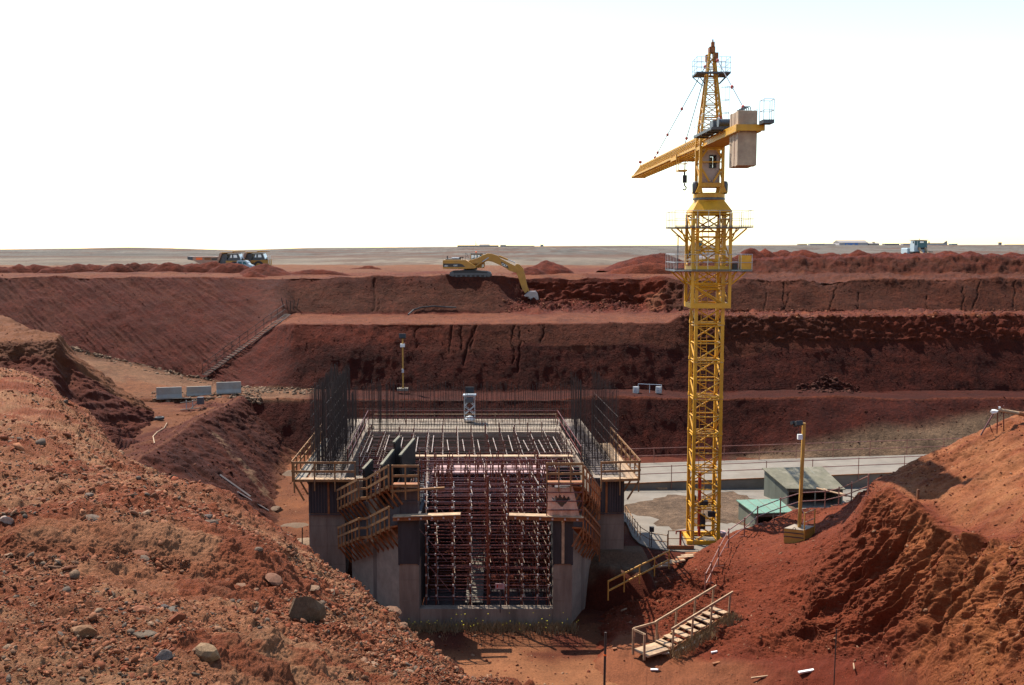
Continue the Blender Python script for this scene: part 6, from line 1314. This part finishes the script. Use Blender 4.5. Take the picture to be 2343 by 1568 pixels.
q = G(1556, 1253, KZ); t = thing("standpipe", "red standpipe with a grey hose at the foot of the crane", "standpipe", tuple(q)); MB().tube(q, q + np.array((0, 0, 1.05)), .07, 10).tube(q + np.array((-.25, 0, 1.0)), q + np.array((.3, 0, 1.05)), .05, 8).tube(q + np.array((-.25, 0, 1.0)), q + np.array((-.27, 0, .82)), .04, 8).build("pipe", M_red, t)
MB().path([q + np.array(p_) for p_ in ((.05, -.05, .85), (.1, -.1, .5), (.25, -.15, .2), (.5, -.2, .03), (.75, -.25, .0), (.9, -.3, -.1))], .035, 6).build("hose", M_steel, t)
o = MB().box(G(1650, 1231, KZ) + np.array((0, 0, .2)), (.5, .6, .4)).build("box", M_pink, bevel=.02); tag(o, "pale pink box standing beside the crane base", "box")
t = thing("plank_steps", "rough steps of loose planks and rubble below the front edge of the pad", "steps", tuple(G(1540, 1270, -15)))
for k in range(8):
    c = P(1590 - k * 11, 1266 + k * 4.2, 55.6 - k * .28); MB().box(c, (1.15 - .03 * k, .24, .07), rz=.25 + rr.normal(0, .1)).build("plank", M_plank if k % 3 else M_otim, t)
a, b = P(1391, 1352, 49.6), P(1530, 1281, 53.2); t = thing("handrail", "yellow two-rail handrail climbing the dark slope to the crane pad", "handrail", tuple(a))
for i in range(5): c = a + (b - a) * i / 4; MB().bar(c + np.array((0, 0, -.5)), c + np.array((0, 0, .55)), .06, .06).build("post", M_ochre, t)
for z in (.0, .5): MB().bar(a + np.array((0, 0, z)), b + np.array((0, 0, z)), .05, .08).build("rail", M_ochre, t)
# fence along the top of the red bank
fp = [(1613, 1360), (1626, 1334), (1643, 1297), (1666, 1254), (1702, 1228), (1732, 1201), (1784, 1179), (1831, 1166), (1886, 1156), (1916, 1150), (1947, 1147), (1985, 1136)]
t = thing("tube_fence", "rusty tube fence winding up the crest of the red bank", "fence", tuple(ground_at(*fp[0], ("hill",)))); pts = []
for u, v in fp:
    q = ground_at(u, v, ("hill",), 9); pts.append(q); MB().tube(q + np.array((0, 0, -.3)), q + np.array((0, 0, 1.12)), .04).build("post", M_ftub, t); MB().tube(q + np.array((-.3, -.05, .03)), q + np.array((.3, .05, .03)), .022).build("foot", M_ftub, t)
for a, b in zip(pts[:-1], pts[1:]):
    for z in (.5, 1.02): MB().tube(a + np.array((0, 0, z)), b + np.array((0, 0, z)), .03).build("rail", M_ftub, t)
o = MB().tube(P(1868, 1117, 60), P(1965, 1141, 57), .05).tube(P(1920, 1129.5, 58.5), P(1936, 1133.5, 58), .09, 8).tube(P(1884, 1120.5, 59.5), P(1892, 1122.5, 59.3), .085, 8).build("white_pipe", M_plank); tag(o, "pale pipe with bulging joints hung across the fence by the shed", "pipe")
# lamp mast on its box
F0 = ground_at(1838, 1236, ("hill",), 9); F0 = np.array((F0[0], F0[1], F0[2] - .02)); e1 = np.array((-.95, .42, 0)); e2 = np.array((.78, .80, 0)); hbx = .52
t = thing("lamp_mast", "tall ochre lamp mast rising from a yellow box on the red bank", "lamp mast", tuple(F0)); m = MB()
c4_ = [F0, F0 + e2, F0 + e1 + e2, F0 + e1]; zdn = np.array((0, 0, -.25)); zup = np.array((0, 0, hbx))
m.add([p + zdn for p in c4_] + [p + zup for p in c4_], [(3, 2, 1, 0), (0, 1, 5, 4), (1, 2, 6, 5), (2, 3, 7, 6), (3, 0, 4, 7)]); bxo = m.build("base_box", M_ochre, t)
m = MB(); cc = sum(c4_) / 4; m.add([cc + (p - cc) * 1.0 + zup + np.array((0, 0, .003)) for p in c4_] + [cc + (p - cc) * 1.0 + zup + np.array((0, 0, .03)) for p in c4_], [(3, 2, 1, 0), (4, 5, 6, 7), (0, 1, 5, 4), (1, 2, 6, 5), (2, 3, 7, 6), (3, 0, 4, 7)]); put("lid", m.mesh("lid"), bxo, M_pale)
for z in (.12, .34): put("groove", MB().bar(F0 + np.array((-.01, -.012, z)), F0 + e1 + np.array((-.01, -.012, z)), .02, .05).mesh("groove"), bxo, M_form)
put("lifting_ring", MB().path([F0 + e1 * .5 + np.array((.08 * math.cos(a), -.03, hbx + .02 + .1 * math.sin(a))) for a in np.linspace(0, math.pi, 8)], .018, 5).mesh("lifting_ring"), bxo, M_rust)
top = cc + zup; zt_ = P(0, 968, top[1])[2]; MB().bar(top, (top[0] + .1, top[1], zt_), .16).build("pole", M_ochre, t)
for q in (F0, F0 + e2): MB().bar(q + np.array((0, -.03, -.1)), q + np.array((0, -.03, hbx + 1.0)), .05).build("rail_post", M_ochre, t)
for z in (.45, .95): MB().tube(F0 + np.array((0, 0, hbx + z)), F0 + e2 + np.array((0, 0, hbx + z)), .022).build("rail", M_plank, t)
MB().path([top + np.array(p_) for p_ in ((.12, 0, 1.0), (.25, .05, .75), (.3, .1, .5), (.2, .05, .2), (.35, .05, .02))], .016, 5).build("cable", M_white, t)
M_ = Matrix.Rotation(R(25), 3, 'Z') @ Matrix.Rotation(R(-25), 3, 'X'); MB().box((top[0] - .24, top[1] - .1, zt_ - .02), (.42, .34, .26), M=M_).build("floodlight", M_blk, t, bevel=.03); MB().box((top[0] - .5, top[1] - .05, zt_ + .02), (.2, .2, .16), M=M_).build("lamp_visor", M_blk, t)
MB().box((top[0] - .14, top[1] - .14, zt_ - .72), (.24, .2, .26)).build("junction_box", M_white, t); MB().path([(top[0] - .2, top[1] - .1, zt_ - .1), (top[0] - .24, top[1] - .12, zt_ - .35), (top[0] - .2, top[1] - .14, zt_ - .58)], .015, 5).build("lamp_cable", M_blk, t)
# wooden stairs in front
S0 = ground_at(1497, 1476, ("hill", "pit_floor"), 9) + np.array((0, 0, .12)); S1 = ground_at(1636, 1397, ("hill",), 9) + np.array((0, 0, .25)); ax = S1 - S0; pw = np.array((ax[1], -ax[0], 0)); pw = pw / np.linalg.norm(pw)
t = thing("wooden_stairs", "weathered wooden stairs with timber handrails climbing the right bank", "stairs", tuple(S0)); W_ = 1.0
for s in (0, W_): MB().bar(S0 + pw * s + np.array((0, 0, -.1)), S1 + pw * s + np.array((0, 0, -.1)), .06, .2).build("stringer", M_otim if s else M_wood, t)
for k in range(8):
    c = S0 + ax * (k + .4) / 8 + pw * W_ / 2 + np.array((0, 0, .05)); d = ax / np.linalg.norm(ax); dh = np.array((d[0], d[1], 0)); dh /= np.linalg.norm(dh)
    a = c - pw * W_ * .47; b = c + pw * W_ * .47; MB().bar(a, b, .36, .05).build("tread", M_plank, t)
for s, n in ((-.04, 4), (W_ + .04, 4)):
    for k in range(n): c = S0 + ax * (k + .1) / (n - .75) + pw * s; MB().bar(c + np.array((0, 0, -.2)), c + np.array((.06, 0, 1.0)), .09, .06).build("rail_post", M_plank, t)
    MB().bar(S0 + pw * s + ax * .0 + np.array((.05, 0, .98)), S0 + ax * 1.0 + pw * s + np.array((.06, 0, 1.0)), .06, .1).build("handrail", M_plank, t)
L0 = S0 - dh * 1.35
MB().add([S0 + np.array((0, 0, .02)), S0 + pw * W_ + np.array((0, 0, .02)), L0 + pw * W_ + np.array((0, 0, .02)), L0 + np.array((0, 0, .02)), S0 + np.array((0, 0, -.06)), S0 + pw * W_ + np.array((0, 0, -.06)), L0 + pw * W_ + np.array((0, 0, -.06)), L0 + np.array((0, 0, -.06))], [(0, 1, 2, 3), (7, 6, 5, 4), (0, 4, 5, 1), (1, 5, 6, 2), (2, 6, 7, 3), (3, 7, 4, 0)]).build("landing", M_plank, t)
for q in (L0, L0 + pw * W_ * .75): MB().bar(q + np.array((0, 0, -.25)), q + np.array((0, 0, .98)), .1, .1).build("rail_post", M_plank, t)
MB().bar(L0 + np.array((0, 0, .95)), L0 + pw * W_ * .75 + np.array((0, 0, .95)), .05, .1).build("handrail", M_plank, t); MB().bar(L0 + np.array((0, 0, .98)), S0 + np.array((.05, 0, .98)), .06, .1).build("handrail", M_plank, t)
wp = [S0 + ax * rr.uniform(-.05, 1) + pw * rr.uniform(1.05, 1.75) + np.array((0, 0, -.12)) for _ in range(240)]; wp = [np.array((p_[0], p_[1], p_[2])) for p_ in wp]
weeds("stair_weeds", "dry weeds growing beside the wooden stairs", wp, .1, .42, 55)
pl = [(1499, 1497), (1530, 1494), (1560, 1487), (1588, 1472), (1605, 1456), (1616, 1438), (1622, 1424)]
o = MB().path([ground_at(u, v, ("hill", "pit_floor"), 9) + np.array((0, 0, .04)) for u, v in pl], .05, 6).build("white_pipe", M_white); tag(o, "thin white pipe curving along the ground round the foot of the wooden stairs", "pipe")
# scraps of timber and litter
for lab, u, v, L, wd, rz, mt in (("white plank lying on the red slope at the lower right", 1851, 1535, 1.0, .14, .2, M_white), ("tan plank lying below the red slope near the lower centre", 1744, 1549, .95, .06, .1, M_plank), ("short pale wood piece on the red slope right of the stairs", 1634, 1494, .3, .08, .25, M_white),
                                 ("short orange wood piece below the stairs", 1638, 1520, .36, .12, .3, M_otim), ("white scrap on the ground below the stairs", 1498, 1532, .35, .12, -.2, M_white), ("small orange block left of the stair landing", 1407, 1488, .2, .14, .1, M_otim), ("pale stick in the grass near the right bottom edge", 1954, 1525, .5, .05, 1.3, M_plank),
                                 ("white scrap on the dark slope below the yellow handrail", 1405, 1360, .3, .15, .8, M_white), ("pale pole lying on the dark floor left of the stairs", 1432, 1395, .7, .05, .6, M_plank)):
    q = ground_at(u, v, ("hill", "pit_floor"), 9); o = MB().box((0, 0, .05), (L, wd, .07)).build("plank" if L > .4 else "wood_scrap", mt, bevel=.01); o.location = q; o.rotation_euler = (.05, -.08, rz); tag(o, lab, "plank" if L > .4 else "wood scrap")
q = ground_at(2099, 1141, ("hill",), 9); o = MB().bar(q + np.array((0, 0, -.2)), q + np.array((0, 0, .42)), .09).build("stake", M_otim); tag(o, "short orange wooden stake on the top of the right hill", "stake")
# thin rods planted in front of the viewer
for lab, u, vt, r_d, band in (("thick dark steel rod with an orange band standing at the bottom edge", 1385, 1447, .010, True), ("very thin dark rod standing in front of the right bank", 1913, 1440, .005, False)):
    tp = P(u, vt, 7.9); t = thing("steel_rod", lab, "rod", (tp[0], tp[1], -.8)); MB().tube((tp[0] - .012, tp[1], -.85), tuple(tp), r_d, 8).build("rod", M_rust, t)
    if band: b = P(u - 1, 1500, 7.9); MB().tube(b, b + np.array((0, 0, .012)), .0125, 8).build("band", M_orange, t)
# pipe on props at the far right
ga = ground_at(2281, 992, ("hill",), 10); Yp = ga[1]; t = thing("pipeline", "white and rusty pipe on thin props running off the right edge", "pipe", tuple(ga))
for u0, v0, u1, v1, r_ in ((2280, 998, 2282.5, 919, .03), (2295.5, 999, 2295.5, 928, .03), (2243, 996, 2272, 947, .035), (2262, 970, 2270, 990, .025)): MB().tube(P(u0, v0, Yp), P(u1, v1, Yp), r_).build("prop", M_tubr, t)
MB().tube(P(2284, 938, Yp), P(2330, 946, Yp), .09, 10).build("white_pipe", M_plank, t); MB().tube(P(2330, 946, Yp), P(2420, 962, Yp - .3), .11, 10).build("rusty_pipe", M_otim, t)
fv = rockform(77, IV, 3, .12); fs = [tuple(map(int, f)) for f in IF]
m = MB(); m.add([np.array(P(2275, 942, Yp)) + p_ * np.array((.2, .2, .26)) for p_ in fv], fs); m.build("wrapping", M_white, t); m = MB(); m.add([np.array(P(2285.5, 933, Yp)) + p_ * np.array((.08, .1, .14)) for p_ in fv], fs); m.build("wrapping", M_white, t)
# concrete barriers and bits on the gravel ramp
prof = [(-.32, 0), (.32, 0), (.32, .12), (.14, .42), (.09, 1.05), (-.09, 1.05), (-.14, .42), (-.32, .12)]
for k, (lab, u, v) in enumerate((("concrete barrier, nearest and leftmost of the three across the gravel ramp", 388, 911), ("concrete barrier, middle of the three across the gravel ramp", 460, 902), ("concrete barrier, rightmost of the three across the gravel ramp", 527, 893))):
    q = ground_at(u, v, ("ground", "ridge"), 9); o = MB().prism(prof, -1.08, 1.08, 'x').build("concrete_barrier", M_barr, bevel=.02); o.location = q; o.rotation_euler = (0, 0, R(15)); tag(o, lab, "barrier", "concrete barriers across the ramp")
q = ground_at(417, 917, ("ground", "ridge"), 9); o = MB().box((0, 0, .25), (1.5, .9, .05), M=Matrix.Rotation(-.12, 3, 'X')).build("white_board", M_slab); o.location = q; o.rotation_euler = (0, 0, .2); tag(o, "white board lying flat in front of the leftmost concrete barrier", "board")
q = ground_at(437, 938, ("ridge", "ground"), 9); t = thing("pipe_rack", "white pipes and a grey box on a small frame below the barriers", "pipe rack", tuple(q))
for a, b in (((-1.1, 0, .75), (.6, .3, .95)), ((-.2, .2, .72), (.75, .7, 1.35)), ((-1.0, -.4, .05), (1.1, -.2, .25)), ((.1, -.3, .2), (.55, .4, .7))): MB().tube(q + np.array(a) * .8, q + np.array(b) * .8, .035, 8).build("pipe", M_slab, t)
for a in ((-.4, .1), (.1, .2)): MB().tube(q + np.array((*a, 0)), q + np.array((*a, .8)), .04).build("leg", M_steel, t)
MB().box(q + np.array((.75, .3, .75)), (.5, .4, .6)).build("box", M_ygrey, t)
q = ground_at(365, 968, ("ridge", "embankment"), 9); o = MB().lathe([(.22, -.11), (.34, -.11), (.38, -.06), (.38, .06), (.34, .11), (.22, .11), (.2, 0)], (0, 0, .2), 'z', 20).build("tyre", M_blk); o.location = q; tag(o, "old black tyre lying on the red path beside the ridge", "tyre")
o = MB().path([ground_at(u, v, ("ridge",), 9) + np.array((0, 0, .06)) for u, v in ((381, 970), (375, 982), (360, 990), (350, 1000), (345, 1008))], .04, 6).build("hose", M_plank); tag(o, "pale hose lying on the red path below the old tyre", "hose")
o = MB().path([ground_at(u, v, ("ground",), 7) + np.array((0, -.12, .15)) for u, v in ((933, 720), (945, 712), (964, 706), (993, 704), (1020, 705), (1043, 707))], .09, 6).build("hose", M_blk); tag(o, "long black hose lying against the foot of the upper pit wall", "hose")
q = ground_at(1480, 899, ("ground",), 7); t = thing("barrel_barrier", "tube frame between two grey drums on the lower bench left of the crane", "barrier", tuple(q))
for s in (-1.05, 1.05): MB().lathe([(.02, 0), (.29, .0), (.3, .3), (.285, .31), (.3, .33), (.29, .58), (.02, .58)], tuple(q + np.array((s, 0, 0))), 'z', 18).build("drum", M_steel, t)
MB().path([q + np.array(p_) for p_ in ((-.85, 0, .55), (-.85, 0, .85), (1.3, 0, .75), (1.3, 0, .5))], .035, 6).tube(q + np.array((.2, 0, 0)), q + np.array((.2, 0, .8)), .035).build("frame", M_steel, t)
tp = P(1551, 538, 131); t = thing("lamp_post", "thin dark lamp post on the far rim just left of the crane", "lamp post", (tp[0], tp[1], .3)); MB().tube((tp[0], tp[1], -.2), tuple(tp), .07, 6).build("post", M_ygrey, t); MB().tube(tp - np.array((.35, 0, .1)), tp + np.array((.35, 0, -.1)), .05).build("crossarm", M_ygrey, t)
# stairway down the far left wall
SL = [(466, 866), (520, 826), (575, 786), (630, 746), (668, 718)]; pts = []
for (u0, v0), (u1, v1) in zip(SL[:-1], SL[1:]):
    for k in range(9): f = k / 9; pts.append(ground_at(u0 + (u1 - u0) * f, v0 + (v1 - v0) * f, ("ground",), 6))
pts = np.array(pts); ker = np.ones(7) / 7; sm = np.stack([np.convolve(np.pad(pts[:, i], 3, 'edge'), ker, 'valid') for i in range(3)], 1) + np.array((0, -.25, .22))
t = thing("stairway", "long thin stairway with handrails running down the far left pit wall", "stairway", tuple(sm[0])); side = np.array((.55, -.5, 0))
for q in sm: MB().bar(q - side * .6, q + side * .6, .13, .05).build("tread", M_conc, t)
for s in (-.65, .65): MB().path(list(sm + side * s), .045, 5).build("stringer", M_rust, t)
for h_ in (.55, 1.1): MB().path(list(sm - side * .7 + np.array((0, 0, h_))), .03, 5).build("handrail", M_rust, t)
for q in sm[::3]: MB().tube(q - side * .7, q - side * .7 + np.array((0, 0, 1.12)), .028).build("rail_post", M_rust, t)
for k in range(5):
    q = ground_at(650 + k * 7, 706 - abs(k - 2) * 3 + 6, ("ground",), 6); MB().tube(q, q + np.array((.5 * (k - 2) * .3, 0, 1.15)), .045).build("top_post", M_rust, t)
# stakes and washed-out waste at the foot of the left wing
for k, (u, v, h_) in enumerate(((697, 1268, .62), (691, 1244, 1.0), (688, 1260, .5), (676, 1276, .4))):
    q = G(u, v, -14.55); o = MB().tube(q + np.array((0, 0, -.3)), q + np.array((.03, 0, h_)), .035).build("stake", M_rust); tag(o, "rusty stake in the pale waste at the foot of the left wing", "stake", "rusty stakes beside the left wing")
for lab, u, v, sx, sy, sd in (("smooth pale patch of spilled concrete beside the left wing", 693, 1240, .9, 1.3, 5), ("grey patch of spilled concrete above the pale one", 678, 1206, 1.2, 1.5, 6), ("grey rock pile on the floor at the corner of the left wing", 667, 1085, 1.0, .9, 7), ("pale stone heap at the end of the cement spill", 628, 1168, .9, .6, 8)):
    q = G(u, v, -14.6); me = stone_mesh(700 + sd, (.42, .37, .31) if sd == 5 else (.27, .23, .19), IV, 6); o = put("concrete_spill" if sd < 7 else "rock", me); o.location = q; o.scale = (sx, sy, .35); tag(o, lab, "concrete spill" if sd < 7 else "rock")
weeds("wing_weeds", "yellowish weeds at the foot of the left wing and the mound edge", [G(700 + rr.uniform(-14, 8), 1292 + rr.uniform(-12, 10), -14.9) for _ in range(60)], .1, .35, 66)

for lab, u0, v0, u1, v1 in (("weathered grey plank lying down the flank of the ridge, upper of the pair", 500, 1090, 570, 1140), ("weathered grey plank lying down the flank of the ridge, lower of the pair", 540, 1130, 612, 1172)):
    a, b = ground_at(u0, v0, ("ridge",), 8), ground_at(u1, v1, ("ridge",), 8); up_ = np.array((.1, -.05, .12)); o = MB().bar(a + up_, b + up_, .26, .06).build("plank", M_form); tag(o, lab, "plank")
